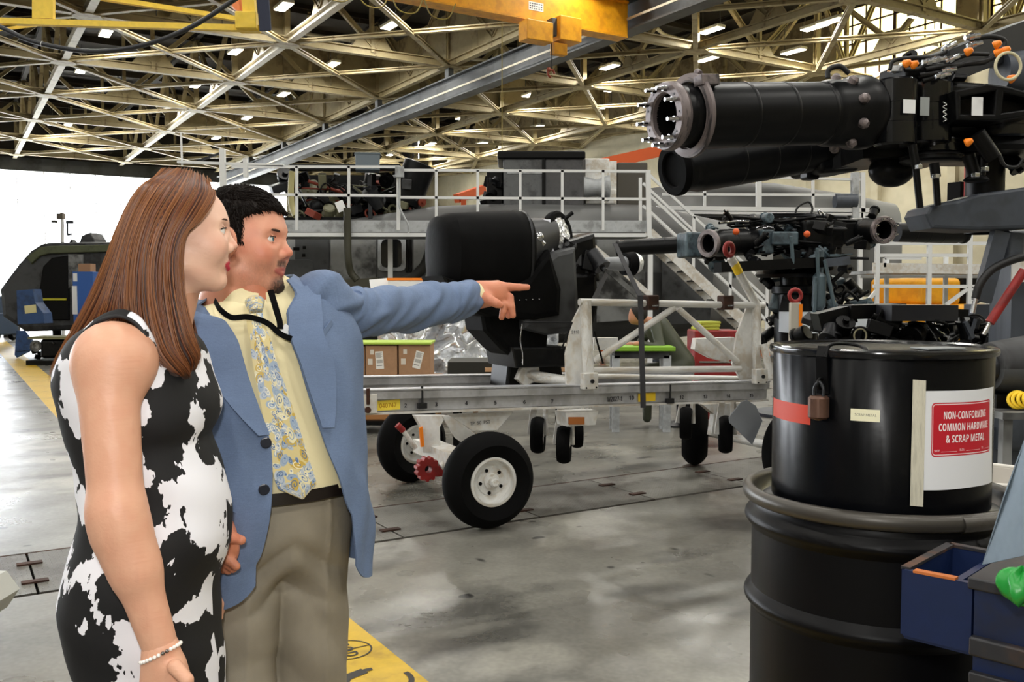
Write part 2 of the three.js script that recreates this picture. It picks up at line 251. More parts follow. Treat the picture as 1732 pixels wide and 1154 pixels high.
{ // the far wall: tall sliding glass doors below the trusses, sheet metal above
  const D0 = 1.3, D1 = 8.75, wf = hangar('wall_far', 'sheet-metal wall above the hangar doors', 'wall');
  part(wf, 'header', box(B1 - B0, 0.75, 0.5, (B0 + B1) / 2, D1 + 0.37, -A1 - 0.2), K.steel);
  part(wf, 'upper_wall', box(B1 - B0, ROOF - D1 - 0.6, 0.2, (B0 + B1) / 2, (ROOF + D1 + 0.7) / 2, -A1 - 0.3), K.roof);
  part(wf, 'end_wall', box(B1 - 20, D1, 0.3, (B1 + 20) / 2, D1 / 2, -A1 - 0.2), wallMat);
  let n = 1; const step = 1.42, per = 5;
  for (let b = B0 + 0.3; b < 19.8; b += step * per, n++) {
    const e = Math.min(b + step * per, 20), d = hangar('door_' + n, 'glazed sliding hangar door panel glowing with daylight', 'hangar door'), near = b > -16;
    part(d, 'door_base', box(e - b - 0.02, D0, 0.12, (b + e) / 2, D0 / 2, -A1), K.greyPaint);
    const fr = [], rows = [D0, 3.2, 5.1, 7.0, D1];
    for (let x = b; x <= e + 0.01; x += step) fr.push(box(0.05, D1 - D0, 0.08, x, (D0 + D1) / 2, -A1));
    for (const y of rows) fr.push(box(e - b, 0.04, 0.06, (b + e) / 2, y, -A1));
    part(d, 'mullion', fr, K.whiteRail);
    if (near) for (let x = b; x < e - 0.3; x += step) for (let r = 0; r < 4; r++) part(d, 'pane', box(Math.min(step, e - x) - 0.05, rows[r + 1] - rows[r] - 0.04, 0.006, x + Math.min(step, e - x) / 2, (rows[r] + rows[r + 1]) / 2, -A1), glass);
    else part(d, 'glazing', box(e - b, D1 - D0, 0.006, (b + e) / 2, (D0 + D1) / 2, -A1), glass);
  }
  const ap = hangar('apron_ground', 'pale concrete apron outside the hangar doors', 'ground'); part(ap, 'surface', box(160, 0.2, 70, -10, -0.12, -A1 - 36), mat('#d9d7cf', 0.9));
}
// ---------------------------------------------------------------- roof steel
{
  const As = [], Bs = []; for (let k = -3; k <= 5; k++) As.push(29.1 + 6.2 * k); for (let k = -2; k <= 3; k++) Bs.push(9.45 + 5.8 * k);
  const unit = uvBox(new THREE.BoxGeometry(1, 1, 1)), beamGeo = new Map();
  // an I-section of given size, length along z, shared between members of the same length
  function ibeam(w, h, len) { const k = [w, h, len.toFixed(2)].join(); if (!beamGeo.has(k)) beamGeo.set(k, merge([box(w, 0.035, len, 0, -h / 2 + 0.017, 0), box(w, 0.035, len, 0, h / 2 - 0.017, 0), box(0.04, h, len, 0, 0, 0)])); return beamGeo.get(k); }
  function member(parent, name, p, q, w, h, m) { const o = part(parent, name, ibeam(w, h, p.distanceTo(q)), m); o.position.copy(p).add(q).multiplyScalar(0.5); o.lookAt(q.clone().applyAxisAngle(V(0, 1, 0), PHI)); return o; }
  const N = (b, y, a) => V(b, y, -a), TOP = HC + 2.9;
  const gus = extrude([[-0.75, 0], [0.75, 0], [0.35, 0.55], [-0.35, 0.55]], 0.05), gusA = gus.clone(); gusA.rotateY(Math.PI / 2);
  const nodeP = new THREE.CylinderGeometry(0.42, 0.42, 0.04, 8);
  const order = ['nearest', 'second', 'third', 'fourth', 'fifth', 'sixth', 'seventh', 'eighth', 'ninth'];
  As.forEach((a, i) => {
    const t = hangar('roof_truss' + (i ? '_' + String(i).padStart(3, '0') : ''), 'beige steel roof truss, ' + order[i] + ' of those running crosswise', 'roof truss'); t.userData.group = 'crosswise roof trusses';
    const lo = Bs[0] - 5.8, n = 7;
    for (let k = 0; k < n; k++) {
      const b0 = lo + 5.8 * k + (k === 0 ? 0 : 0), b1 = k === n - 1 ? B1 : b0 + 5.8, bm = (b0 + b1) / 2;
      member(t, 'bottom_chord', N(b0, HC, a), N(b1, HC, a), 0.24, 0.26, K.beige);
      member(t, 'top_chord', N(b0, TOP, a), N(b1, TOP, a), 0.2, 0.24, K.roof);
      part(t, 'gusset', gus, K.beige).position.copy(N(bm, HC + 0.1, a));
      member(t, 'post', N(b0, HC, a), N(b0, TOP, a + 0.001), 0.18, 0.18, K.beige);
      member(t, 'post', N(bm, HC, a), N(bm, TOP, a + 0.001), 0.12, 0.14, K.beige);
      member(t, 'web', N(b0, TOP, a), N(bm, HC + 0.25, a), 0.14, 0.16, K.beige); member(t, 'web', N(bm, HC + 0.25, a), N(b1, TOP, a), 0.14, 0.16, K.beige);
    }
  });
  Bs.forEach((b, i) => {
    const t = hangar('roof_girder' + (i ? '_' + String(i).padStart(3, '0') : ''), 'pale steel roof girder, ' + order[i] + ' of those running lengthwise', 'roof girder'); t.userData.group = 'lengthwise roof girders';
    for (let k = 0; k < As.length; k++) {
      const a0 = As[k], a1 = k === As.length - 1 ? A1 - 0.1 : As[k + 1];
      member(t, 'bottom_chord', N(b, HC - 0.02, a0), N(b, HC - 0.02, a1), 0.22, 0.24, b < 12 ? K.palebeam : K.beige);
      part(t, 'node_plate', nodeP, K.beige).position.copy(N(b, HC - 0.15, a0));
      if (k < As.length - 1) { const am = (a0 + a1) / 2; part(t, 'gusset', gusA, K.beige).position.copy(N(b, HC + 0.1, am)); member(t, 'web', N(b, TOP, a0), N(b, HC + 0.25, am), 0.14, 0.16, K.beige); member(t, 'web', N(b, HC + 0.25, am), N(b, TOP, a1), 0.14, 0.16, K.beige); member(t, 'top_chord', N(b, TOP, a0), N(b, TOP, a1), 0.2, 0.2, K.roof); }
    }
  });
  // flat cross bracing between the bottom chords
  for (let i = 0; i < As.length - 1; i++) {
    const t = hangar('roof_bracing' + (i ? '_' + String(i).padStart(3, '0') : ''), 'flat cross bracing between trusses, ' + order[i] + ' bay of the roof', 'roof bracing'); t.userData.group = 'roof cross bracing';
    for (let k = -1; k < Bs.length; k++) {
      const b0 = k < 0 ? Bs[0] - 5.8 : Bs[k], b1 = k === Bs.length - 1 ? B1 - 0.2 : (k < 0 ? Bs[0] : Bs[k + 1]), a0 = As[i], a1 = As[i + 1];
      member(t, 'brace', N(b0, HC - 0.1, a0), N(b1, HC - 0.1, a1), 0.16, 0.13, K.beige); member(t, 'brace', N(b1, HC - 0.06, a0), N(b0, HC - 0.06, a1), 0.16, 0.13, K.beige);
    }
  }
  // draft curtains of sheet metal that hang between the trusses
  const dc = hangar('draft_curtain', 'tan sheet-metal draft curtain above the crane rail', 'draft curtain'), seams = [];
  const pan = (b0, b1, a0, a1, name) => part(dc, name, bar(N(b0, HC + 0.95, a0), N(b1, HC + 0.95, a1), 0.03, 1.6), K.beigePlate);
  for (let k = 0; k < 3; k++) pan(9.45 + 1.93 * k, 9.45 + 1.93 * k + 1.9, 35.3 + 0.2, 35.3 + 0.2, 'panel');
  for (let k = 0; k < 12; k++) pan(15.25, 15.25, 29.1 - 6.2 + 2.07 * k, 29.1 - 6.2 + 2.07 * k + 2.05, 'panel');
  for (let k = 0; k < 3; k++) pan(9.45 + 1.93 * k, 9.45 + 1.93 * k + 1.9, 47.9, 47.9, 'panel');
  for (let k = 0; k < 6; k++) pan(15.25 + 1.93 * k, 15.25 + 1.93 * k + 1.9, 35.5, 35.5, 'panel');
  for (let k = 0; k < 6; k++) pan(3.65 - 5.8 + 1.93 * k, 3.65 - 5.8 + 1.93 * k + 1.9, 29.3, 29.3, 'panel');
  // sprinkler and service pipes below the roof
  const pipes = [[[3, HC + 1.6, 33], [14, HC + 1.6, 33]], [[6, HC + 1.5, 26.4], [14.8, HC + 1.5, 26.4]], [[16, HC + 1.5, 26], [29, HC + 1.5, 26]], [[16, HC + 1.4, 33], [29, HC + 1.4, 33]]];
  for (const [p, q] of pipes) { const o = solo('ceiling_pipe', 'pale service pipe below the roof deck, ' + ['third from the crane rail', 'second from the crane rail', 'near the bright sash windows', 'behind the black rotor sleeve'][pipes.findIndex((w) => w[0] === p)], 'pipe', tube([bld(...p), bld(p[0] + (q[0] - p[0]) * 0.45, p[1], p[2]), bld(p[0] + (q[0] - p[0]) * 0.55, p[1] + 0.05, p[2] + 0.7), bld(...q.slice(0, 2), q[2] + 0.7)], 0.07, 40), K.palebeam, 'roof service pipes'); }
  // runway beam of the bridge crane under the girder line b = 15.25
  const rw = hangar('crane_runway', 'grey steel crane runway beam hung under the roof', 'crane rail'), RY = HC - 0.55;
  part(rw, 'web', box(0.06, 0.72, 48, 15.25, RY - 0.36, -(37)), K.steel);
  part(rw, 'bottom_flange', box(0.46, 0.05, 48, 15.25, RY - 0.74, -37), K.steel);
  part(rw, 'top_flange', box(0.4, 0.05, 48, 15.25, RY, -37), K.steel);
  part(rw, 'conductor_bar', [box(0.03, 0.06, 48, 14.98, RY - 0.5, -37)], K.palebeam);
  for (const a of As) if (a > 14) part(rw, 'hanger', box(0.2, 0.5, 0.28, 15.25, RY + 0.26, -a), K.steel);
}
// ---------------------------------------------------------------- high-bay lamps
{
  const list = [[480, 12], [661, 44], [601, 81], [562, 110], [480, 160], [398, 88], [179, 57], [137, 120], [203, 156], [331, 145], [284, 186], [446, 183], [418, 200], [170, 197], [88, 210], [115, 212], [143, 232], [366, 234], [393, 216], [782, 200], [699, 230], [815, 243], [728, 244], [909, 215], [736, 253], [735, 268], [897, 161], [1031, 114], [1037, 152], [1025, 181], [1203, 52], [1196, 101], [1342, 88], [1405, 37], [1563, 24], [1378, 47], [1450, 113], [1562, 84], [626, 252], [662, 262], [296, 32], [728, 4], [1148, 192]];
  const body = merge([box(0.36, 0.1, 0.95, 0, 0.06, 0, 0, 0, 0, 0.03)]), tubeG = merge([box(0.32, 0.012, 0.88, 0, 0, 0)]), hang = rod(V(0, 0.1, 0), V(0, 0.9, 0), 0.012, 0.012, 6);
  const glow = new THREE.MeshStandardMaterial({ color: '#fff8e6', emissive: new THREE.Color(1, 0.95, 0.82), emissiveIntensity: LAMP_GLOW, roughness: 0.5 });
  const shell_ = mat('#d8d6cc', 0.5);
  const spots = list.map(([u, v]) => { const p = at(u, v, 1), k = 8.45 / (p.y - EYE); return V(p.x * k, EYE + 8.45, -k); });
  for (let a = -10; a < 20; a += 6.2) for (let b = -30; b < 28; b += 5.8) { const q = bld(b + 2.9, EYE + 8.45, a + 3.1); if (q.z > -24) spots.push(q); }   // lamp rows go on unseen above and behind the photographer, added to light the front
  spots.forEach((q, i) => {
    const o = thing('ceiling_lamp', 'bright elongated high-bay lamp hanging among the roof trusses', 'lamp', q, PHI, 'high-bay lamps under the roof');
    part(o, 'housing', body, shell_); part(o, 'glowing_tube', tubeG, glow); for (const s of [-0.4, 0.4]) part(o, 'hanger', hang, K.steel).position.z = s;
    const l = new THREE.RectAreaLight(new THREE.Color(1, 0.97, 0.9), LAMP_POWER * 1.2, 0.32, 0.88); l.position.set(0, -0.02, 0); l.rotation.x = -Math.PI / 2; l.name = 'lamp_light'; o.add(l);
  });
}
// the point where the sight line of (u, v) meets a plane of a thing's own axes
function hit(o, u, v, axis, val) {
  o.updateMatrixWorld(); const inv = o.matrixWorld.clone().invert(), p = V(0, EYE, 0).applyMatrix4(inv), q = at(u, v, 1).applyMatrix4(inv), k = (val - p[axis]) / (q[axis] - p[axis]); return p.lerp(q, k);
}
// ---------------------------------------------------------------- the scrap drums
const drumAt = at(1483.5, 832, 2.43), DR = { x: drumAt.x, z: drumAt.z, top: drumAt.y };
{
  const o = thing('steel_drum', 'large black ribbed steel drum with a grey clamp ring, under the small drum', 'drum', V(DR.x, 0, DR.z)), y = DR.top;
  const drumMat = phys('#ffffff', 0.42, 0, { specularIntensity: 0.3, map: patina([9, 9, 11], [20, 19, 18], 0.55, 7, 111), bumpMap: T.noise, bumpScale: 0.0012 });
  const prof = [[0.30, 0.012], [0.322, 0], [0.328, 0.02], [0.322, 0.04]];
  const rib = (c) => { for (let k = 0; k <= 8; k++) { const t = k / 8; prof.push([0.322 + 0.019 * Math.sin(Math.PI * t) ** 1.3, c - 0.03 + 0.06 * t]); } };
  rib(0.40); rib(y - 0.285); rib(y - 0.07); prof.push([0.318, y - 0.03], [0.318, y - 0.004], [0.322, y]);
  part(o, 'body', lathe(prof, 96), drumMat);
  part(o, 'lid', lathe([[0, y - 0.018], [0.285, y - 0.018], [0.3, y - 0.026], [0.308, y - 0.018], [0.316, y + 0.004], [0.326, y + 0.006]], 96), mat('#17181a', 0.3));
  const a0 = -0.35, ringMat = mat('#ffffff', 0.38, 0.35, { map: patina([70, 67, 62], [46, 40, 35], 0.8, 6, 113) });
  const ring = new THREE.TorusGeometry(0.331, 0.0165, 14, 120, Math.PI * 2 - 0.05); ring.rotateX(Math.PI / 2); ring.rotateY(-1.0); ring.scale(1, 1.25, 1); ring.translate(0, y - 0.004, 0);
  part(o, 'clamp_ring', ring, ringMat, 'grey steel clamp ring');
  const lug = new THREE.TorusGeometry(0.333, 0.0205, 10, 20, 0.5); lug.rotateX(Math.PI / 2); lug.rotateY(-0.88); lug.translate(0, y - 0.006, 0); part(o, 'ring_sleeve', lug, ringMat);
  part(o, 'paint_chip', turn(extrude([[0, 0], [0.012, 0.004], [0.016, 0.016], [0.006, 0.02], [-0.004, 0.012]], 0.001), 0, 0.2, 0, 0.331 * Math.sin(0.23), y - 0.075, 0.342 * Math.cos(0.23)), mat('#bfbdb6', 0.7));
}
const cylHit = (u, r) => { const tx = (u - 866) / FOC, cx = DR.x, cz = -DR.z, A = tx * tx + 1, B = tx * cx + cz, C = cx * cx + cz * cz - r * r, D = Math.max(B * B - A * C, 0), t = (B - Math.sqrt(D)) / A; return { d: t, ang: Math.atan2(t * tx - cx, cz - t) }; };
function wrapPatch(a0, a1, y0, y1, r, n = 24, skew = 0) { return sheet(n, 1, (s, t) => { const a = lerp(a0, a1, s); return V(r * Math.sin(a), lerp(y0, y1, t) + skew * s, r * Math.cos(a)); }); }
{
  const yb = DR.top - 0.018, yt = at(1484, 583, 2.43).y, R = 0.271;
  const o = thing('small_drum', 'short glossy black drum with SCRAP METAL label and red sign', 'drum', V(DR.x, yb, DR.z)), h = yt - yb;
  const gloss = phys('#ffffff', 0.27, 0, { specularIntensity: 0.35, map: patina([5, 6, 9], [10, 10, 12], 0.5, 6, 115), bumpMap: T.noise, bumpScale: 0.0012 });
  part(o, 'body', lathe([[0.24, 0], [R - 0.006, 0], [R, 0.008], [R, h - 0.02], [R - 0.004, h - 0.012]], 96), gloss);
  part(o, 'rim', lathe([[R - 0.004, h - 0.022], [R + 0.008, h - 0.02], [R + 0.011, h - 0.012], [R + 0.009, h - 0.003], [R - 0.002, h], [R - 0.012, h - 0.004], [R - 0.014, h - 0.012]], 96), K.blackGloss);
  part(o, 'lid', lathe([[0, h - 0.008], [0.2, h - 0.008], [0.215, h - 0.014], [0.235, h - 0.008], [R - 0.012, h - 0.008]], 96), mat('#1d1e20', 0.25));
  const yAt = (u, v) => at(u, v, cylHit(u, R).d).y - yb, ang = (u) => cylHit(u, R).ang;
  part(o, 'red_stripe', wrapPatch(ang(1311), ang(1374), yAt(1340, 713), yAt(1340, 681), R + 0.001), mat('#c2381e', 0.5), 'orange-red tape stripe');
  const lab = canvasTex(512, 224, (c) => { c.fillStyle = '#e9e6c6'; c.fillRect(0, 0, 512, 224); c.fillStyle = '#33332c'; c.font = '62px sans-serif'; c.textAlign = 'center'; c.fillText('SCRAP METAL', 262, 128, 400); });
  part(o, 'label', wrapPatch(ang(1442), ang(1492), yAt(1467, 713), yAt(1467, 692.5), R + 0.001), new THREE.MeshStandardMaterial({ map: lab, roughness: 0.5 }), 'small cream label reading SCRAP METAL');
  const aL = ang(1557), aR = aL + 0.95, sgn = canvasTex(1024, 700, (c) => {
    c.fillStyle = '#e4e6ea'; c.fillRect(0, 0, 1024, 700); const rr = (x, y, w, h, r) => { c.beginPath(); c.moveTo(x + r, y); c.arcTo(x + w, y, x + w, y + h, r); c.arcTo(x + w, y + h, x, y + h, r); c.arcTo(x, y + h, x, y, r); c.arcTo(x, y, x + w, y, r); c.closePath(); };
    c.fillStyle = '#c01528'; rr(120, 84, 800, 380, 34); c.fill(); c.strokeStyle = '#f4e9ea'; c.lineWidth = 6; rr(132, 96, 776, 356, 28); c.stroke();
    c.fillStyle = '#f6f2f2'; c.textAlign = 'center'; c.font = 'bold 74px sans-serif'; c.fillText('NON-CONFORMING', 520, 200, 560); c.fillText('COMMON HARDWARE', 520, 284, 660); c.fillText('& SCRAP METAL', 520, 368, 500);
    c.font = '22px sans-serif'; c.textAlign = 'left'; c.fillText('SHOP', 150, 430); c.fillText('BLDG.', 430, 430); c.fillText('TEL.', 720, 430); c.fillRect(220, 430, 180, 2); c.fillRect(510, 430, 190, 2); c.fillRect(780, 430, 110, 2);
  });
  const y0 = yAt(1610, 828), y1 = yAt(1610, 661);
  part(o, 'paper_sign', sheet(40, 4, (s, t) => { const a = lerp(aL, aR, s), r = R + 0.003 + 0.002 * Math.sin(s * 9 + t * 3); return V(r * Math.sin(a), lerp(y0, y1, t), r * Math.cos(a)); }), new THREE.MeshStandardMaterial({ map: sgn, roughness: 0.6, side: THREE.DoubleSide }), 'white sheet with red panel: non-conforming common hardware and scrap metal');
  part(o, 'masking_tape', wrapPatch(ang(1545), ang(1567), yAt(1555, 855), yAt(1555, 642), R + 0.0062, 8, -0.002), mat('#ffffff', 0.8, 0, { map: patina([206, 202, 184], [176, 172, 156], 0.8, 8, 117) }));
  const a1 = ang(1396), f = (a, y, r) => V(r * Math.sin(a), y, r * Math.cos(a));
  part(o, 'hasp', [bar(f(a1, h - 0.11, R + 0.005), f(a1, h - 0.02, R + 0.013), 0.03, 0.006, f(a1, 0, 1)), bar(f(a1, h - 0.02, R + 0.012), f(a1, h + 0.006, R + 0.004), 0.03, 0.006, f(a1, 0, 1)), torus(0.012, 0.004, f(a1, h - 0.085, R + 0.016), V(Math.cos(a1), 0, -Math.sin(a1)))], K.black);
  part(o, 'lid_handle', tube([f(a1 + 0.02, h - 0.02, R + 0.012), f(a1 + 0.05, h + 0.008, R), f(a1 + 0.12, h + 0.012, R - 0.04), f(a1 + 0.25, h + 0.008, R - 0.05), f(a1 + 0.36, h, R - 0.02), f(a1 + 0.38, h - 0.012, R - 0.008)], 0.0045, 40), K.black);
  part(o, 'document_pouch', box(0.11, 0.004, 0.07, 0.11, h - 0.004, 0.09, 0.25, 0, 0, 0.0015), mat('#7f8384', 0.5), 'flat grey pouch lying on the lid');
  // the padlock of the hasp
  const p = thing('padlock', 'rusty brown cylinder padlock hanging from the small drum hasp', 'padlock', V(DR.x, 0, DR.z).add(f(a1 + 0.005, yb + h - 0.17, R + 0.026)), a1);
  part(p, 'lock_body', lathe([[0, 0], [0.02, 0], [0.025, 0.005], [0.025, 0.05], [0.02, 0.056], [0, 0.056]], 28), mat('#ffffff', 0.45, 0.5, { map: patina([96, 70, 58], [60, 44, 38], 0.8, 6, 119) }));
  part(p, 'shackle', tube([V(-0.012, 0.05, 0), V(-0.012, 0.075, 0), V(0, 0.09, 0), V(0.012, 0.075, 0), V(0.012, 0.05, 0)], 0.004, 30), K.darkMetal);
  part(p, 'keyhole', lathe([[0, 0], [0.009, 0], [0.009, 0.003], [0, 0.003]], 16, V(0, -0.003, 0), V(0, 1, 0)), K.brass);
  // the padlock of the clamp ring
  const a2 = 0.47, q = thing('padlock', 'small grey padlock with blue base hanging from the clamp ring', 'padlock', V(DR.x + 0.372 * Math.sin(a2), DR.top - 0.125, DR.z + 0.372 * Math.cos(a2)), a2 + 0.3);
  part(q, 'lock_body', box(0.038, 0.028, 0.016, 0, 0.022, 0, 0, 0, 0, 0.003), K.darkMetal); part(q, 'bumper', box(0.04, 0.011, 0.018, 0, 0.005, 0, 0, 0, 0, 0.003), mat('#1b2f9a', 0.5), 'blue plastic base');
  part(q, 'shackle', tube([V(-0.013, 0.03, 0), V(-0.013, 0.1, 0), V(-0.006, 0.122, -0.01), V(0.004, 0.126, -0.02), V(0.013, 0.1, 0), V(0.013, 0.03, 0)], 0.0032, 40), K.chrome);
}
{ // white bucket behind the drums
  const o = thing('plastic_bucket', 'white plastic bucket standing behind the big drum', 'bucket', onFloor(1668, 1060));
  o.position.copy(at(1672, 800, 3.1)); const y = o.position.y; o.position.y = 0;
  part(o, 'bucket_body', lathe([[0, 0.01], [0.17, 0], [0.19, y - 0.02], [0.195, y], [0.185, y - 0.01], [0.165, 0.02], [0, 0.02]], 48), mat('#cfcac2', 0.45)); part(o, 'rim', torus(0.193, 0.008, V(0, y - 0.005, 0), V(0, 1, 0), 48), mat('#d8d4cc', 0.45));
}
{ // blue wooden bench with an open tray, grey sheet and green bag
  const blue = mat('#ffffff', 0.42, 0, { map: patina([8, 28, 66], [44, 27, 20], 0.35, 9, 121), bumpMap: T.noise, bumpScale: 0.001 }), edge = mat('#ffffff', 0.5, 0, { map: patina([34, 34, 38], [120, 70, 40], 0.6, 9, 123) });
  const c0 = at(1649, 976, 1.67), o = thing('work_bench', 'blue painted wooden bench with scuffed black edges and an open tray', 'bench', V(c0.x, 0, c0.z), -0.78), H = c0.y;   // x: towards the camera side, z turned
  part(o, 'cabinet', box(0.62, H - 0.02, 0.5, 0.31, (H - 0.02) / 2, -0.25), blue);
  part(o, 'bench_top', box(0.64, 0.022, 0.52, 0.31, H - 0.011, -0.25, 0, 0, 0, 0.004), edge);
  part(o, 'moulding', box(0.63, 0.035, 0.02, 0.312, H - 0.125, 0.008, 0, 0, 0, 0.005), edge); part(o, 'moulding', box(0.63, 0.022, 0.016, 0.312, H - 0.185, 0.006, 0, 0, 0, 0.004), edge);
  const W = 0.125, D = 0.24, hy = 0.13, t = 0.014, ty = H - 0.015, x0 = -0.13, z1 = -0.01, tr_ = (n, ...a) => part(o, n, box(...a), blue);
  tr_('tray_front', W, hy, t, x0 + W / 2, ty - hy / 2, z1); tr_('tray_back', W, hy, t, x0 + W / 2, ty - hy / 2, z1 - D); tr_('tray_side', t, hy, D, x0, ty - hy / 2, z1 - D / 2); tr_('tray_bottom', W, t, D, x0 + W / 2, ty - hy, z1 - D / 2); tr_('tray_divider', t, hy * 0.8, D, x0 + W * 0.6, ty - hy * 0.55, z1 - D / 2);
  part(o, 'tray_edge', [box(t + 0.004, 0.006, D, x0, ty + 0.001, z1 - D / 2), box(W, 0.006, t + 0.004, x0 + W / 2, ty + 0.001, z1 - D)], edge);
  part(o, 'worn_edge', box(W * 0.62, 0.005, t + 0.003, x0 + W * 0.45, ty + 0.001, z1, 0, 0, 0.02), mat('#b0622a', 0.7));
  const pts = [[1735, 742], [1700, 838], [1663, 956], [1735, 940]].map(([u, v], i) => at(u, v, [1.6, 1.64, 1.7, 1.58][i]));
  const g = new THREE.BufferGeometry().setFromPoints([0, 1, 2, 0, 2, 3].map((i) => pts[i])); const n = V(0.3, 0.15, 1).normalize().multiplyScalar(-0.003);
  const bk = new THREE.BufferGeometry().setFromPoints([0, 2, 1, 0, 3, 2].map((i) => pts[i].clone().add(n))); g.computeVertexNormals(); bk.computeVertexNormals(); const sides = new THREE.BufferGeometry().setFromPoints([0, 1, 2, 3].flatMap((i) => { const a = pts[i], b = pts[(i + 1) % 4], c = a.clone().add(n), d = b.clone().add(n); return [a, c, b, b, c, d]; })); sides.computeVertexNormals();
  solo('metal_sheet', 'grey galvanised metal sheet leaning on the blue bench', 'metal sheet', [uvBox(prep(g)), uvBox(prep(bk)), uvBox(prep(sides))], mat('#ffffff', 0.5, 0.3, { map: patina([112, 126, 138], [92, 106, 118], 0.8, 10, 125) }));
  const gp = at(1728, 992, 1.5); solo('plastic_bag', 'bright green plastic bag on the blue bench', 'bag', sheet(26, 18, (s, t2) => { const a = s * Math.PI * 2, b = (t2 - 0.5) * Math.PI, k = 1 + 0.16 * Math.sin(3 * a + 5 * t2) + 0.12 * Math.sin(7 * a - 6 * t2) + 0.06 * Math.sin(13 * a); return V(gp.x + 0.035 * k * Math.cos(b) * Math.cos(a), gp.y + 0.028 * Math.sin(b) * k, gp.z + 0.03 * k * Math.cos(b) * Math.sin(a)); }, true), K.green);
}
// ---------------------------------------------------------------- the white rail cart
const CZ = -0.24;                                   // near rail plane in the cart's own axes
const cart = thing('rail_cart', 'long white aluminium rail cart on black pneumatic wheels', 'cart', onFloor(826, 893), 26 * Math.PI / 180);
const ch = (u, v, z = CZ) => hit(cart, u, v, 'z', z);
const FZ = -1.2;                                    // far rail plane
function flatPanel(o, pts, z, th, bev = 0.004) { return move(extrude(pts.map(([u, v]) => { const p = hit(o, u, v, 'z', z); return [p.x, p.y]; }), th, bev), 0, 0, z); }
function wheel(o, name, c, axis, R, w, hub, hubMat, lug = 5) {
  const W = new THREE.Group(); W.name = name; W.position.copy(c); W.quaternion.setFromUnitVectors(V(0, 1, 0), axis.clone().normalize()); o.add(W);
  const t = w / 2, prof = [[hub, -t * 0.62], [hub + 0.02, -t * 0.8]]; for (let k = 0; k <= 12; k++) { const a = -1 + 2 * k / 12; prof.push([lerp(hub + 0.03, R, Math.pow(Math.cos(a * Math.PI / 2 * 0.86), 0.55)), a * t]); } prof.push([hub + 0.02, t * 0.8], [hub, t * 0.62]);
  part(W, 'tyre', lathe(prof, 64), K.rubber);
  part(W, 'rim', lathe([[hub, -t * 0.7], [hub + 0.006, t * 0.72], [hub - 0.012, t * 0.74], [hub - 0.02, t * 0.45], [hub * 0.62, t * 0.3], [hub * 0.6, t * 0.36], [0, t * 0.36]], 48), hubMat);
  part(W, 'hub_cap', lathe([[hub * 0.34, t * 0.3], [hub * 0.34, t * 0.5], [hub * 0.2, t * 0.52], [hub * 0.2, t * 0.85], [hub * 0.14, t * 0.95], [0, t * 0.95]], 28), hubMat);
  for (let i = 0; i < lug; i++) { const a = i / lug * Math.PI * 2 + 0.5; part(W, 'lug_hole', rod(V(hub * 0.5 * Math.cos(a), t * 0.33, hub * 0.5 * Math.sin(a)), V(hub * 0.5 * Math.cos(a), t * 0.41, hub * 0.5 * Math.sin(a)), hub * 0.075, hub * 0.075, 10), K.black); }
  return W;
}
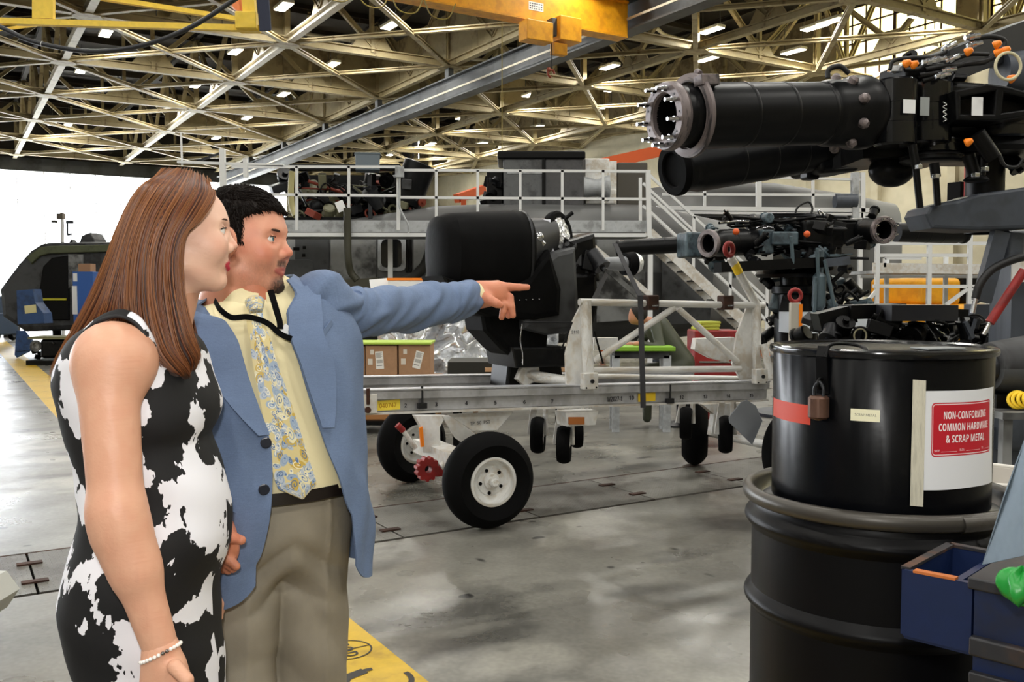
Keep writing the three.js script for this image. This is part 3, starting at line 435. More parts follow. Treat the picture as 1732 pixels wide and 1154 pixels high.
{
  const o = cart, P1 = ch(606, 684), P2 = ch(1360, 662), d = P2.clone().sub(P1).normalize(), up = V(-d.y, d.x, 0), al = K.alu;
  const rail = (name, p, q, z) => { const a = p.clone(), b = q.clone(); a.z = b.z = z; const off = (k) => [a.clone().addScaledVector(up, k), b.clone().addScaledVector(up, k)];
    const W = new THREE.Group(); W.name = name; o.add(W);
    part(W, 'web', bar(...off(-0.01), 0.05, 0.075), al); part(W, 'top_flange', bar(...off(0.058), 0.11, 0.05), al); part(W, 'lip', bar(...off(0.091), 0.12, 0.01), al); part(W, 'bottom_flange', bar(...off(-0.058), 0.1, 0.014), K.white);
    return W; };
  const end = P1.clone().addScaledVector(d, 3.3);
  rail('near_rail', P1, end, CZ); rail('far_rail', P1.clone().addScaledVector(d, -0.05), end, FZ);
  for (const s of [0.06, 1.15, 2.2, 3.25]) { const p = P1.clone().addScaledVector(d, s); part(o, 'cross_member', box(0.1, 0.07, CZ - FZ, p.x, p.y - 0.03, (CZ + FZ) / 2), K.white); }
  const num = (txt, u, v, s, w = 0.05) => { const p = ch(u, v, CZ + 0.03), m = new THREE.MeshStandardMaterial({ map: canvasTex(256, 128, (c) => { c.clearRect(0, 0, 256, 128); c.fillStyle = '#15151a'; c.font = 'bold 92px sans-serif'; c.textAlign = 'center'; c.fillText(txt, 128, 98, 240); }), roughness: 0.6, transparent: true, alphaTest: 0.4 }); const g = new THREE.PlaneGeometry(w * 2, w); g.translate(p.x, p.y, p.z + 0.0005); part(o, 'stencil_number', g, m); };
  [['2', 686, 686], ['3', 738, 684], ['4', 789, 682], ['5', 838, 681], ['6', 887, 680], ['7', 934, 679], ['W2027-1', 1040, 675, 1, 0.07], ['10', 1068, 673, 1, 0.06], ['12', 1153, 672], ['13', 1193, 671], ['14', 1232, 670], ['15', 1271, 669]].forEach((a) => num(...a));
  const plate = canvasTex(256, 80, (c) => { c.fillStyle = '#f6dc4a'; c.fillRect(0, 0, 256, 80); c.fillStyle = '#b8860e'; c.font = 'bold 52px sans-serif'; c.textAlign = 'center'; c.fillText('040747', 134, 60, 210); });
  { const p = ch(655, 685.5, CZ + 0.03); const g = new THREE.PlaneGeometry(0.172, 0.064); g.translate(p.x, p.y, p.z + 0.001); part(o, 'number_tape', g, new THREE.MeshStandardMaterial({ map: plate, roughness: 0.5 }), 'yellow tape reading 040747'); }
  { const p = ch(1094, 672, CZ + 0.03); part(o, 'yellow_tape', box(0.15, 0.062, 0.002, p.x, p.y, p.z + 0.001), K.yellowTape); }
  // rail end stop with bolts
  { const p = ch(621, 684, CZ + 0.06); part(o, 'end_plate', box(0.13, 0.12, 0.012, p.x, p.y, p.z, 0, 0, 0, 0.003), K.white); part(o, 'end_bolt', rod(V(p.x, p.y - 0.035, p.z), V(p.x, p.y - 0.035, p.z + 0.02), 0.02), K.rust); part(o, 'end_bolt', rod(V(p.x + 0.005, p.y + 0.0, p.z + 0.005), V(p.x + 0.005, p.y + 0.1, p.z + 0.005), 0.012), K.rust); }
  for (const [u, v] of [[714, 684], [1133, 676]]) { const p = ch(u, v, CZ + 0.05); part(o, 'latch', [box(0.06, 0.035, 0.03, p.x, p.y - 0.01, p.z), rod(V(p.x, p.y, p.z), V(p.x, p.y + 0.12, p.z), 0.009)], K.darkMetal); }
  // wheels
  const R = 0.315; wheel(o, 'wheel', V(0, R, 0), V(0, 0, 1), R, 0.24, 0.155, K.white);
  const fw = hit(o, 697, 815, 'y', 0); wheel(o, 'wheel', V(fw.x, R, fw.z), V(0.25, 0, 1), R, 0.22, 0.15, K.white);
  const rw = hit(o, 1174, 786, 'y', 0); wheel(o, 'wheel', V(rw.x, R, rw.z), V(1.4, 0, 1), R, 0.22, 0.14, K.white); wheel(o, 'wheel', V(rw.x - 0.02, R, 0.0), V(0.4, 0, 1), R, 0.22, 0.14, K.white);
  part(o, 'axle', [rod(V(fw.x, R, fw.z), V(0, R, -0.1), 0.035), box(0.16, 0.1, 0.9, 0, R + 0.05, -0.75)], K.white);
  part(o, 'axle', [rod(V(rw.x, R, rw.z), V(rw.x, R, 0), 0.035)], K.white);
  // brackets down to the wheels
  part(o, 'bracket', flatPanel(o, [[757, 701], [866, 697], [840, 727], [800, 728]], CZ - 0.02, 0.02), K.white);
  part(o, 'bracket', flatPanel(o, [[748, 704], [762, 704], [812, 742], [806, 765], [770, 740]], CZ - 0.3, 0.02), K.white);
  part(o, 'bracket', flatPanel(o, [[700, 703], [751, 703], [741, 722], [742, 762], [714, 764], [711, 722]], -0.85, 0.06), K.white);
  part(o, 'bracket', flatPanel(o, [[1185, 684], [1262, 681], [1250, 700], [1220, 740], [1200, 735], [1205, 700]], -0.75, 0.06), K.white);
  part(o, 'yellow_band', flatPanel(o, [[709, 724], [714, 722], [717, 755], [712, 756]], -0.8, 0.02, 0.001), K.orangeBright);
  { const p = ch(812, 715, CZ - 0.005), m = new THREE.MeshStandardMaterial({ map: canvasTex(512, 96, (c) => { c.clearRect(0, 0, 512, 96); c.fillStyle = '#20242a'; c.font = 'bold 78px monospace'; c.textAlign = 'center'; c.fillText('TP 50 PSI', 256, 76, 490); }), transparent: true, alphaTest: 0.4, roughness: 0.6 }); const g = new THREE.PlaneGeometry(0.18, 0.036); g.rotateZ(0.03); g.translate(p.x, p.y, p.z + 0.004); part(o, 'stencil', g, m, 'stencilled letters TP 50 PSI'); }
  // brake lever
  { const a = hit(o, 703, 758, 'z', -0.95), b = hit(o, 682, 729, 'z', -0.95), c = hit(o, 672, 719, 'z', -0.95); part(o, 'brake_lever', rod(a, b, 0.018), K.white); part(o, 'lever_grip', rod(b, c, 0.024), K.red); }
  // retracted castors
  const castor = (u, v, z, r, ax) => { const c = hit(o, u, v, 'z', z), g = wheel(o, 'castor', c, ax, r, r * 0.7, r * 0.55, K.white, 0), t = P1.y - 0.1; for (const s of [-1, 1]) { const n = ax.clone().normalize().multiplyScalar(s * r * 0.42); part(g.parent, 'castor_fork', bar(c.clone().add(n), V(c.x + n.x * 0.6 + 0.02, t, c.z + n.z * 0.6), 0.018, 0.05), K.white); } };
  castor(910, 736, -0.95, 0.145, V(0.9, 0, 0.6)); castor(954, 752, -0.42, 0.14, V(0.9, 0, 0.6)); castor(1227, 735, -0.35, 0.15, V(1.0, 0, 0.75)); castor(1160, 716, -0.42, 0.13, V(0.9, 0, 0.7)); castor(976, 735, -0.98, 0.11, V(1, 0, 0.4));
  part(o, 'castor_mount', flatPanel(o, [[948, 697], [1002, 694], [997, 716], [952, 718]], -0.3, 0.16, 0.006), K.white); part(o, 'castor_mount', flatPanel(o, [[962, 706], [988, 706], [988, 718], [962, 718]], -0.21, 0.01, 0.001), mat('#a8642c', 0.8));
  // grey flap hanging from the rail
  const flap = [[1253, 681], [1263, 677], [1278, 687], [1289, 712], [1272, 752], [1262, 742], [1234, 715], [1233, 706]]; part(o, 'flap', flatPanel(o, flap, CZ + 0.1, 0.008, 0.002), mat('#8b9098', 0.55), 'grey sheet flap hanging from the rail');
}
// red gear on the axle
{
  const o = new THREE.Group(); o.name = 'steering_gear'; o.userData.label = 'red toothed gear beside the big tyre'; o.position.copy(ch(722, 793, -0.6)); cart.add(o); const y = 0;
  const pts = []; for (let i = 0; i < 44; i++) { const a = i / 44 * Math.PI * 2, r = (i % 4 < 2 ? 0.083 : 0.07); pts.push([r * Math.cos(a), r * Math.sin(a)]); } const hole = []; for (let i = 0; i < 20; i++) { const a = -i / 20 * Math.PI * 2; hole.push([0.03 * Math.cos(a), 0.03 * Math.sin(a)]); }
  part(o, 'gear_disc', move(extrude(pts, 0.07, 0.004, [hole]), 0, y, 0), K.red); part(o, 'handle_block', box(0.16, 0.06, 0.05, 0.11, y - 0.03, 0, 0, 0, 0, 0.008), K.red); part(o, 'gear_shaft', rod(V(0.1, 0.0, 0), V(0.25, 0.06, 0), 0.03), K.white);
}
// ---------------------------------------------------------------- white tube fixture clamped on the rails
{
  const o = thing('tube_fixture', 'white rust-stained tubular lifting fixture clamped onto the cart rails', 'fixture', cart.position.clone(), cart.rotation.y), z = CZ + 0.02, H = (u, v, zz = z) => hit(o, u, v, 'z', zz);
  const T2 = (n, a, b, r, m = K.white, z1 = z, z2 = z1) => part(o, n, rod(H(a[0], a[1], z1), H(b[0], b[1], z2), r), m);
  T2('top_tube', [980, 511], [1292, 517], 0.026); T2('lower_tube', [1000, 627], [1252, 624], 0.024); T2('brace', [1003, 612], [1140, 521], 0.024); T2('brace', [1146, 521], [1247, 612], 0.024);
  T2('post', [990, 508], [995, 640], 0.042); T2('post', [1279, 516], [1280, 632], 0.036);
  T2('rear_tube', [1008, 637], [1250, 640], 0.022, K.white, -1.1); T2('rear_tube', [900, 640], [965, 645], 0.03, K.white, -0.6, -0.3);
  part(o, 'side_plate', flatPanel(o, [[968, 545], [984, 512], [984, 652], [958, 655], [956, 600]], z - 0.03, 0.02), K.white, 'tapered white side plate');
  part(o, 'side_plate', flatPanel(o, [[1262, 522], [1276, 520], [1272, 640], [1252, 642], [1238, 615], [1246, 565]], z - 0.03, 0.02), K.white);
  part(o, 'gusset', flatPanel(o, [[996, 592], [1004, 630], [990, 632]], z + 0.05, 0.01, 0.001), K.white); part(o, 'gusset', flatPanel(o, [[1280, 588], [1290, 626], [1276, 628]], z + 0.04, 0.01, 0.001), K.white);
  for (const [u, v] of [[999, 645], [1288, 637]]) { const p = H(u, v, z + 0.09); part(o, 'clamp_block', box(0.115, 0.115, 0.06, p.x, p.y, p.z - 0.02, 0, 0, 0, 0.006), K.white); part(o, 'clamp_bolt', rod(V(p.x + 0.005, p.y, p.z), V(p.x + 0.005, p.y, p.z + 0.022), 0.014), K.darkMetal); for (const s of [-1, 1]) part(o, 'clamp_screw', rod(V(p.x + s * 0.04, p.y - 0.045, p.z), V(p.x + s * 0.04, p.y - 0.045, p.z + 0.015), 0.006), K.black); }
  for (const u of [1100, 1227]) { const p = H(u, 512); part(o, 'tube_collar', box(0.1, 0.11, 0.09, p.x, p.y, p.z, 0, 0, 0, 0.012), K.rust); const q = H(u, 517); part(o, 'collar_pin', rod(V(q.x - 0.02, q.y, q.z + 0.05), V(q.x + 0.03, q.y, q.z + 0.05), 0.006), K.chrome); }
  part(o, 'rear_beam', flatPanel(o, [[1003, 572], [1042, 572], [1042, 590], [1003, 592]], -1.0, 0.05), K.white); part(o, 'rear_beam', flatPanel(o, [[1175, 573], [1238, 571], [1245, 585], [1228, 612], [1200, 605], [1172, 590]], -1.0, 0.06), K.white);
  { const p = H(976, 562, z - 0.015), m = new THREE.MeshStandardMaterial({ map: canvasTex(256, 96, (c) => { c.clearRect(0, 0, 256, 96); c.fillStyle = '#2a2c30'; c.font = 'bold 70px monospace'; c.textAlign = 'center'; c.fillText('5110 5', 128, 72, 240); }), transparent: true, alphaTest: 0.4, roughness: 0.7 }); const g = new THREE.PlaneGeometry(0.1, 0.04); g.translate(p.x, p.y, p.z + 0.004); part(o, 'stencil', g, m, 'stencilled number 5110 5'); }
  part(o, 'axle_tube', rod(H(884, 632, -0.62), H(960, 644, -0.4), 0.034), K.white); part(o, 'bearing_block', flatPanel(o, [[884, 612], [893, 602], [903, 606], [908, 640], [884, 650], [872, 640]], -0.62, 0.1, 0.01), K.white);
  part(o, 'strap', [bar(H(1083, 500, z + 0.06), H(1088, 690, z + 0.12), 0.045, 0.004, V(0, 0, 1)), bar(H(1040, 412, -0.6), H(1083, 502, z + 0.05), 0.045, 0.004, V(0, 0, 1)), bar(H(1026, 462, -0.5), H(1003, 510, z), 0.04, 0.004, V(0, 0, 1))], mat('#3a3a3e', 0.8), 'dark webbing strap');
  // lifting arm with red ring
  const a = H(1236, 436, z), b = H(1282, 520, z); part(o, 'lifting_arm', rod(a, b, 0.032), K.white); part(o, 'lifting_ring', torus(0.045, 0.02, H(1233, 422, z), V(0.2, 0, 1)), K.red, 'red lifting ring'); part(o, 'reflective_tape', rod(H(1242, 446, z), H(1250, 462, z), 0.034), K.yellowTape);
  part(o, 'lifting_arm', rod(H(1291, 582, z + 0.05), H(1304, 640, z + 0.1), 0.028), K.white); part(o, 'reflective_tape', rod(H(1293, 592, z + 0.05), H(1296, 604, z + 0.06), 0.031), K.orangeBright);
  T2('chain_rod', [1005, 560], [1020, 615], 0.007, K.black, z + 0.06); T2('chain_rod', [968, 545], [950, 590], 0.006, K.black, z + 0.06);
}
// ---------------------------------------------------------------- shared shapes for machinery
function loftX(o, rows, z, power = 2.4, seg = 40, capStart = true, capEnd = true) {   // rows [u, vTop, vBottom, halfDepth]: rings across the thing's x axis
  const R = rows.map(([u, a, b, d]) => { const p = hit(o, u, a, 'z', z), q = hit(o, u, b, 'z', z); return [(p.x + q.x) / 2, (p.y + q.y) / 2, Math.abs(p.y - q.y) / 2, d]; });
  if (capStart) R.unshift([R[0][0], R[0][1], 0.001, 0.001]); if (capEnd) { const l = R[R.length - 1]; R.push([l[0], l[1], 0.001, 0.001]); }
  const n = R.length - 1;
  return toCreasedNormals(sheet(seg, n, (s, t) => { const r = R[Math.round(t * n)], a = s * Math.PI * 2, c = Math.cos(a), k = Math.sin(a); return V(r[0], r[1] + r[2] * Math.sign(k) * Math.abs(k) ** (2 / power), z + r[3] * Math.sign(c) * Math.abs(c) ** (2 / power)); }, true), 0.7);
}
function clutter(o, box3, n, seed, mats, size = 1) {   // small plumbing and housings packed into a box of the thing's own axes
  const r = RNG(seed), [x0, x1, y0, y1, z0, z1] = box3, P = () => V(lerp(x0, x1, r()), lerp(y0, y1, r()), lerp(z0, z1, r()));
  for (let i = 0; i < n; i++) {
    const p = P(), k = r(), m = mats[(r() * mats.length) | 0];
    if (k < 0.3) { const q = P(), w = P(); part(o, 'pipe', tube([p, p.clone().lerp(w, 0.5), q.lerp(p, 0.3)], (0.008 + 0.014 * r()) * size, 16, 7), m); }
    else if (k < 0.55) part(o, 'housing', box((0.06 + 0.12 * r()) * size, (0.05 + 0.1 * r()) * size, (0.06 + 0.1 * r()) * size, p.x, p.y, p.z, r() * 3, r() * 0.4, r() * 0.4, 0.008 * size), m);
    else if (k < 0.85) { const d = V(r() - 0.5, r() - 0.5, r() - 0.5).normalize(), l = (0.06 + 0.12 * r()) * size, R = (0.03 + 0.04 * r()) * size; part(o, 'canister', lathe([[0, 0], [R * 0.8, 0], [R, 0.01 * size], [R, l], [R * 1.2, l], [R * 1.2, l + 0.02 * size], [R * 0.4, l + 0.02 * size], [R * 0.4, l + 0.05 * size], [0, l + 0.05 * size]], 16, p, d), m); }
    else part(o, 'fitting', torus((0.03 + 0.04 * r()) * size, (0.008 + 0.008 * r()) * size, p, V(r() - 0.5, r() - 0.5, r() - 0.5), 18), m);
  }
}
T.crumple = dataTex(512, (u, v) => { const a = fbm2(u * 5, v * 5, 5, 4, 141), b = fbm2(u * 9 + a, v * 9, 9 * 8, 3, 145); return grey(255 * (0.6 * Math.abs(a - 0.5) * 2 + 0.4 * Math.abs(b - 0.5) * 2)); }, false);
const foil = mat('#eef0f4', 0.3, 0.7, { bumpMap: T.crumple, bumpScale: 0.03 });
// ---------------------------------------------------------------- black pylon section carried on the cart
{
  const o = thing('pylon_section', 'black helicopter pylon section with foil-sealed flange, carried on the rail cart', 'aircraft part', cart.position.clone(), cart.rotation.y), z = -0.72, H = (u, v, zz = z) => hit(o, u, v, 'z', zz);
  const skin = phys('#ffffff', 0.7, 0, { specularIntensity: 0.22, map: patina([6, 6, 7], [14, 14, 15], 0.7, 6, 151), bumpMap: T.noise, bumpScale: 0.002 });
  part(o, 'cowl', loftX(o, [[730, 396, 440, 0.05], [732, 380, 464, 0.14], [738, 367, 484, 0.22], [752, 361, 500, 0.31], [800, 359, 512, 0.33], [850, 357, 508, 0.33], [868, 358, 498, 0.32], [876, 364, 486, 0.3]], z, 2.8), skin, 'rounded matte black cowling');
  part(o, 'cowl_band', loftX(o, [[866, 356, 500, 0.325], [870, 356, 499, 0.325]], z, 2.8, 40, false, false), K.darkMetal);
  part(o, 'cone', loftX(o, [[872, 370, 486, 0.27], [890, 369, 468, 0.235], [912, 369, 447, 0.19], [930, 370, 432, 0.155]], z, 2.2), mat('#2b2c2e', 0.45));
  const ax = V(0.5, 0.12, 0.84).normalize(), fc = H(942, 397, z + 0.02);
  part(o, 'mount_plate', [bar(H(925, 372, z + 0.1), H(926, 402, z + 0.14), 0.05, 0.02), bar(H(926, 402, z + 0.12), H(936, 428, z + 0.14), 0.06, 0.02)], K.alu);
  part(o, 'flange_ring', lathe([[0.12, -0.03], [0.165, -0.03], [0.175, -0.01], [0.175, 0.03], [0.16, 0.045], [0.13, 0.045]], 48, fc, ax), K.blackMatte);
  const fl = sheet(36, 10, (s, t) => { const a = s * Math.PI * 2, r = 0.145 * t, w = 0.012 * (fbm2(8 + r * 40 * Math.cos(a) + 20, 8 + r * 40 * Math.sin(a) + 20, 256, 3, 5) - 0.5) * 3; return V(r * Math.cos(a), w + 0.05 * (1 - t * t) * 0.6, r * Math.sin(a)); }, true); fl.applyMatrix4(new THREE.Matrix4().makeRotationFromQuaternion(new THREE.Quaternion().setFromUnitVectors(V(0, 1, 0), ax)).setPosition(fc.clone().addScaledVector(ax, 0.03))); part(o, 'foil_seal', fl, foil, 'crumpled silver foil over the flange');
  part(o, 'stub_handle', rod(H(950, 374, z), H(968, 360, z), 0.016), K.black); part(o, 'stub_handle', rod(H(936, 358, z), H(942, 372, z), 0.02), K.black);
  part(o, 'elbow', [ball(0.045, ...H(910, 402, z + 0.2).toArray()), rod(H(908, 403, z + 0.2), H(918, 415, z + 0.2), 0.03)], K.chrome);
  // lower fairing and skirts
  part(o, 'lower_fairing', flatPanel(o, [[742, 478], [800, 505], [872, 480], [902, 440], [915, 490], [913, 524], [880, 530], [800, 522], [760, 505]], z + 0.06, 0.5, 0.05), skin);
  part(o, 'grey_panel', flatPanel(o, [[886, 462], [920, 436], [944, 430], [950, 540], [940, 552], [905, 556], [872, 548], [872, 528], [912, 522]], z + 0.06, 0.44, 0.04), K.hullDark, 'scuffed grey panel');
  for (let i = 0; i < 5; i++) { const p = H(868 + i * 11, 508 - i * 0.5, z + 0.315); part(o, 'rivet', ball(0.006, p.x, p.y, p.z, 1, 1, 1, 8), K.chrome); }
  part(o, 'skirt', flatPanel(o, [[806, 526], [900, 552], [896, 604], [868, 602], [838, 580], [812, 552]], z, 0.4, 0.05), skin);
  part(o, 'foot', flatPanel(o, [[846, 588], [932, 588], [932, 612], [852, 614]], z, 0.5, 0.02), K.gun);
  part(o, 'rail_mount', flatPanel(o, [[850, 610], [930, 610], [934, 645], [846, 648]], z - 0.05, 0.3, 0.02), K.black);
  part(o, 'rod', rod(H(885, 545, z + 0.35), H(965, 546, z + 0.3), 0.006), K.darkMetal); part(o, 'safety_wire', tube([H(883, 548, z + 0.35), H(880, 575, z + 0.36), H(884, 600, z + 0.3), H(884, 618, z + 0.3)], 0.004), K.chrome);
  // gearbox and output shaft
  const g0 = H(946, 560, z), g1 = H(986, 405, z); clutter(o, [g0.x, g1.x, g0.y, g1.y, z - 0.15, z + 0.2], 34, 71, [K.gun, K.black, K.darkMetal, K.hullDark], 1.0);
  part(o, 'gear_case', flatPanel(o, [[946, 470], [990, 470], [992, 520], [985, 545], [952, 545]], z + 0.08, 0.26, 0.03), K.black); part(o, 'gear_case', flatPanel(o, [[955, 415], [985, 405], [992, 470], [960, 478]], z, 0.3, 0.04), K.gun);
  part(o, 'shaft_tube', loftX(o, [[978, 424, 458, 0.08], [990, 432, 456, 0.065], [1010, 436, 456, 0.06], [1056, 434, 459, 0.065]], z, 2), mat('#8f9296', 0.5)); part(o, 'shaft_flange', loftX(o, [[1056, 428, 466, 0.1], [1070, 426, 467, 0.1]], z, 2), K.blackMatte); part(o, 'shaft_foil', loftX(o, [[1070, 426, 466, 0.1], [1078, 430, 462, 0.09], [1081, 440, 452, 0.04]], z, 2), foil);
  part(o, 'nameplate', flatPanel(o, [[926, 493], [942, 492], [942, 512], [926, 514]], z + 0.285, 0.004, 0.001), K.black);
}
// ---------------------------------------------------------------- rotor sleeves
function sleeve(o, p, q, R, m, flangeMat, bolts, flareEnd) {   // open bolted flange at p, body towards q
  const dir = q.clone().sub(p), L = dir.length(), W = new THREE.Group(); W.name = 'rotor_sleeve'; W.position.copy(p); W.quaternion.setFromUnitVectors(V(0, 1, 0), dir.normalize()); o.add(W);
  part(W, 'flange', lathe([[R * 0.66, R * 0.9], [R * 0.66, 0.01], [R * 0.7, 0], [R * 0.98, 0], [R * 1.02, 0.02], [R * 1.02, R * 0.28], [R * 0.92, R * 0.42]], 64), flangeMat);
  part(W, 'tube', lathe([[R * 0.92, R * 0.4], [R * 0.9, R * 0.75], [R, R * 1.1], [R, L * 0.95], [R * (flareEnd || 1), L], [R * 0.6, L], [0, L]], 64), m);
  for (const t of [0.36, 0.56, 0.76]) part(W, 'seam_band', lathe([[R, L * t], [R * 1.012, L * t + 0.004], [R * 1.012, L * t + R * 0.12], [R, L * t + R * 0.12 + 0.004]], 64), m);
  part(W, 'inner_wall', lathe([[0, R * 1.6], [R * 0.64, R * 1.6], [R * 0.66, R * 0.2]], 48), K.blackMatte);
  for (let i = 0; i < bolts; i++) { const a = (i + 0.3) / bolts * Math.PI * 2, c = Math.cos(a) * R * 0.84, s = Math.sin(a) * R * 0.84; part(W, 'stud', lathe([[0, -R * 0.42], [R * 0.06, -R * 0.42], [R * 0.06, -R * 0.2], [R * 0.085, -R * 0.2], [R * 0.085, -R * 0.06], [R * 0.05, -R * 0.06], [R * 0.05, 0.01]], 10, V(c, 0, s), V(0, 1, 0)), K.chrome); const b = a + 0.25; part(W, 'bolt_hole', rod(V(Math.cos(b) * R * 0.84, -0.001, Math.sin(b) * R * 0.84), V(Math.cos(b) * R * 0.84, 0.01, Math.sin(b) * R * 0.84), R * 0.04, R * 0.04, 8), K.black); }
  return W;
}
const worn = mat('#ffffff', 0.45, 0.3, { map: patina([126, 116, 116], [46, 44, 46], 0.9, 8, 161) });
{
  const o = thing('rotor_hub_assembly', 'large black helicopter rotor head with open bolted sleeve, on grey stand at right', 'rotor head', V(2.6, 0, -6.4));
  const H = inPlace(o), bk = K.gun;
  const p = H(1122, 197, 5.2), q = H(1452, 191, 5.78), W = sleeve(o, p, q, 0.186, bk, worn, 9, 1.06), dir = q.clone().sub(p).normalize(), L = p.distanceTo(q);
  part(W, 'collar_ring', lathe([[0.186, 0.155], [0.232, 0.165], [0.234, 0.185], [0.186, 0.195]], 64), worn, 'worn grey collar ring'); part(W, 'collar_block', [box(0.06, 0.12, 0.08, -0.1, 0.21, 0.19, 0.4, 0, 0, 0.006), rod(V(-0.16, 0.2, 0.17), V(-0.19, 0.2, 0.15), 0.018)], worn);
  for (let i = 0; i < 9; i++) { const a = i / 9 * Math.PI * 2; part(W, 'clamp_bolt', lathe([[0, 0], [0.028, 0], [0.032, 0.03], [0.02, 0.05], [0, 0.05]], 14, V(Math.cos(a) * 0.19, L - 0.16, Math.sin(a) * 0.19), V(Math.cos(a), 0.4, Math.sin(a))), worn); }
  part(W, 'clamp_hub', lathe([[0.186, L - 0.3], [0.2, L - 0.26], [0.202, L - 0.1], [0.225, L - 0.06], [0.225, L + 0.03], [0.2, L + 0.05], [0, L + 0.05]], 64), bk);
  const sq = H(1222, 164, 5.2); part(o, 'sticker', box(0.02, 0.06, 0.002, ...H(1224, 164, 5.19).toArray(), 0.3, 0.2, 0), K.paper);
  // hinge barrel and hub
  const vb = (u, v0, v1, d, R, m, n = 'hinge_barrel') => { const a = H(u, v1, d), b = H(u, v0, d), y = b.y - a.y; return part(o, n, lathe([[0, 0], [R * 0.9, 0], [R, 0.012], [R, y * 0.34], [R * 0.97, y * 0.35], [R * 0.97, y * 0.63], [R, y * 0.64], [R, y - 0.012], [R * 0.9, y], [0, y]], 48, a, V(0, 1, 0)), m); };
  vb(1513, 136, 248, 5.7, 0.125, K.blackGloss); vb(1565, 142, 246, 5.85, 0.15, K.blackGloss);
  part(o, 'hub_block', box(0.3, 0.36, 0.3, ...H(1478, 192, 5.85).toArray(), 0.3, 0, 0, 0.04), bk); part(o, 'hub_block', box(0.5, 0.34, 0.35, ...H(1590, 190, 6.05).toArray(), 0.3, 0, 0, 0.05), bk);
  part(o, 'placard', box(0.08, 0.08, 0.003, ...H(1538, 180, 5.55).toArray(), 0.2), K.paper); part(o, 'placard', box(0.06, 0.11, 0.003, ...H(1564, 180, 5.62).toArray(), 0.15), mat('#9aa0a0', 0.6)); part(o, 'placard', box(0.07, 0.11, 0.003, ...H(1653, 180, 5.6).toArray(), 0.1), K.paper);
  const zz = H(1600, 190, 5.72).z, hp = (u, v) => { const t = hit(o, u, v, 'z', zz); return [t.x, t.y]; };
  part(o, 'hub_arm', move(extrude([[1604, 162], [1655, 151], [1690, 156], [1745, 172], [1745, 196], [1672, 207], [1606, 206]].map((a) => hp(...a)), 0.22, 0.012, [[[1608, 168], [1608, 202], [1668, 202], [1672, 157]].map((a) => hp(...a)), [[1680, 160], [1676, 200], [1745, 190], [1745, 175]].map((a) => hp(...a))]), 0, 0, zz), bk); part(o, 'hub_web', move(extrude([[1604, 165], [1745, 170], [1745, 198], [1606, 205]].map((a) => hp(...a)), 0.06, 0.01), 0, 0, zz - 0.05), bk);
  { const pts = []; for (let i = 0; i < 9; i++) pts.push(H(1595 + (i % 2 ? 6 : 0), 187 - 0.5 + i * 4.2 - 24 + 10, 5.58)); part(o, 'safety_wire', tube(pts, 0.004, 60, 6), K.chrome, 'white zigzag lacing wire'); }
  vb(1696, 206, 236, 5.9, 0.16, K.blackGloss, 'hub_drum'); vb(1580, 236, 262, 5.9, 0.14, K.blackGloss, 'swash_ring'); vb(1575, 262, 276, 5.9, 0.19, bk, 'swash_ring'); part(o, 'swash_plate', lathe([[0, 0], [0.4, 0], [0.42, 0.03], [0.4, 0.08], [0, 0.1]], 48, H(1660, 268, 6.2), V(0, 1, 0)), bk);
  part(o, 'damper_ball', ball(0.12, ...H(1508, 288, 6.2).toArray(), 1.25, 0.95, 1), bk); part(o, 'damper_arm', bar(H(1512, 270, 6.2), H(1570, 262, 6.2), 0.14, 0.16), bk);
  for (const [a, b, r] of [[[1543, 245, 5.6], [1550, 285, 5.6], 0.026], [[1549, 284, 5.6], [1556, 352, 5.6], 0.021], [[1582, 292, 5.7], [1586, 348, 5.7], 0.021], [[1580, 276, 5.7], [1583, 300, 5.7], 0.03], [[1652, 226, 5.6], [1680, 268, 5.6], 0.05], [[1638, 262, 5.7], [1650, 300, 5.7], 0.04], [[1665, 262, 5.7], [1657, 300, 5.7], 0.03]]) part(o, 'control_rod', rod(H(...a), H(...b), r), K.black);
  part(o, 'rod_end', lathe([[0, 0], [0.06, 0], [0.075, 0.012], [0.06, 0.03], [0.03, 0.04], [0, 0.04]], 28, H(1651, 308, 5.7), V(0, 1, 0)), K.black);
  for (const [u, v, d] of [[1554, 282, 5.55], [1583, 298, 5.65], [1666, 286, 5.6], [1650, 296, 5.6]]) part(o, 'jam_nut', box(0.035, 0.03, 0.035, ...H(u, v, d).toArray(), 0.4, 0, 0, 0.006), K.chrome);
  // upper beam, pitch housing, hoses and caps
  part(o, 'upper_beam', bar(H(1585, 118, 6.0), H(1740, 58, 6.3), 0.25, 0.2), mat('#1b1d21', 0.5)); part(o, 'pitch_housing', loftX(o, [[1690, 92, 158, 0.14], [1745, 84, 168, 0.16]], -0.0 - 0.0 + H(1700, 120, 6.1).z, 2.4), K.slate); part(o, 'bracket_block', box(0.3, 0.1, 0.3, ...H(1545, 128, 5.9).toArray(), 0.2, 0, 0, 0.02), bk);
  const hose = (pts, r = 0.013) => part(o, 'hose', tube(pts.map((a) => H(a[0], a[1], a[2] || 5.7)), r, 50, 8), K.cable);
  hose([[1505, 118], [1510, 104], [1540, 98], [1580, 96], [1600, 88]]); hose([[1555, 128], [1590, 122], [1625, 110], [1675, 100], [1690, 90], [1700, 70], [1680, 62], [1640, 66]], 0.016); hose([[1560, 136], [1580, 130], [1595, 115], [1612, 102], [1640, 92], [1672, 92]]); hose([[1565, 118], [1600, 112], [1640, 108], [1668, 104], [1682, 92]], 0.015); hose([[1530, 118], [1555, 116], [1565, 106], [1590, 100], [1605, 104]]); hose([[1690, 262], [1700, 280], [1720, 282], [1730, 270]], 0.012); hose([[1400, 132, 5.6], [1402, 118, 5.6], [1420, 112, 5.6], [1436, 124, 5.6]], 0.016);
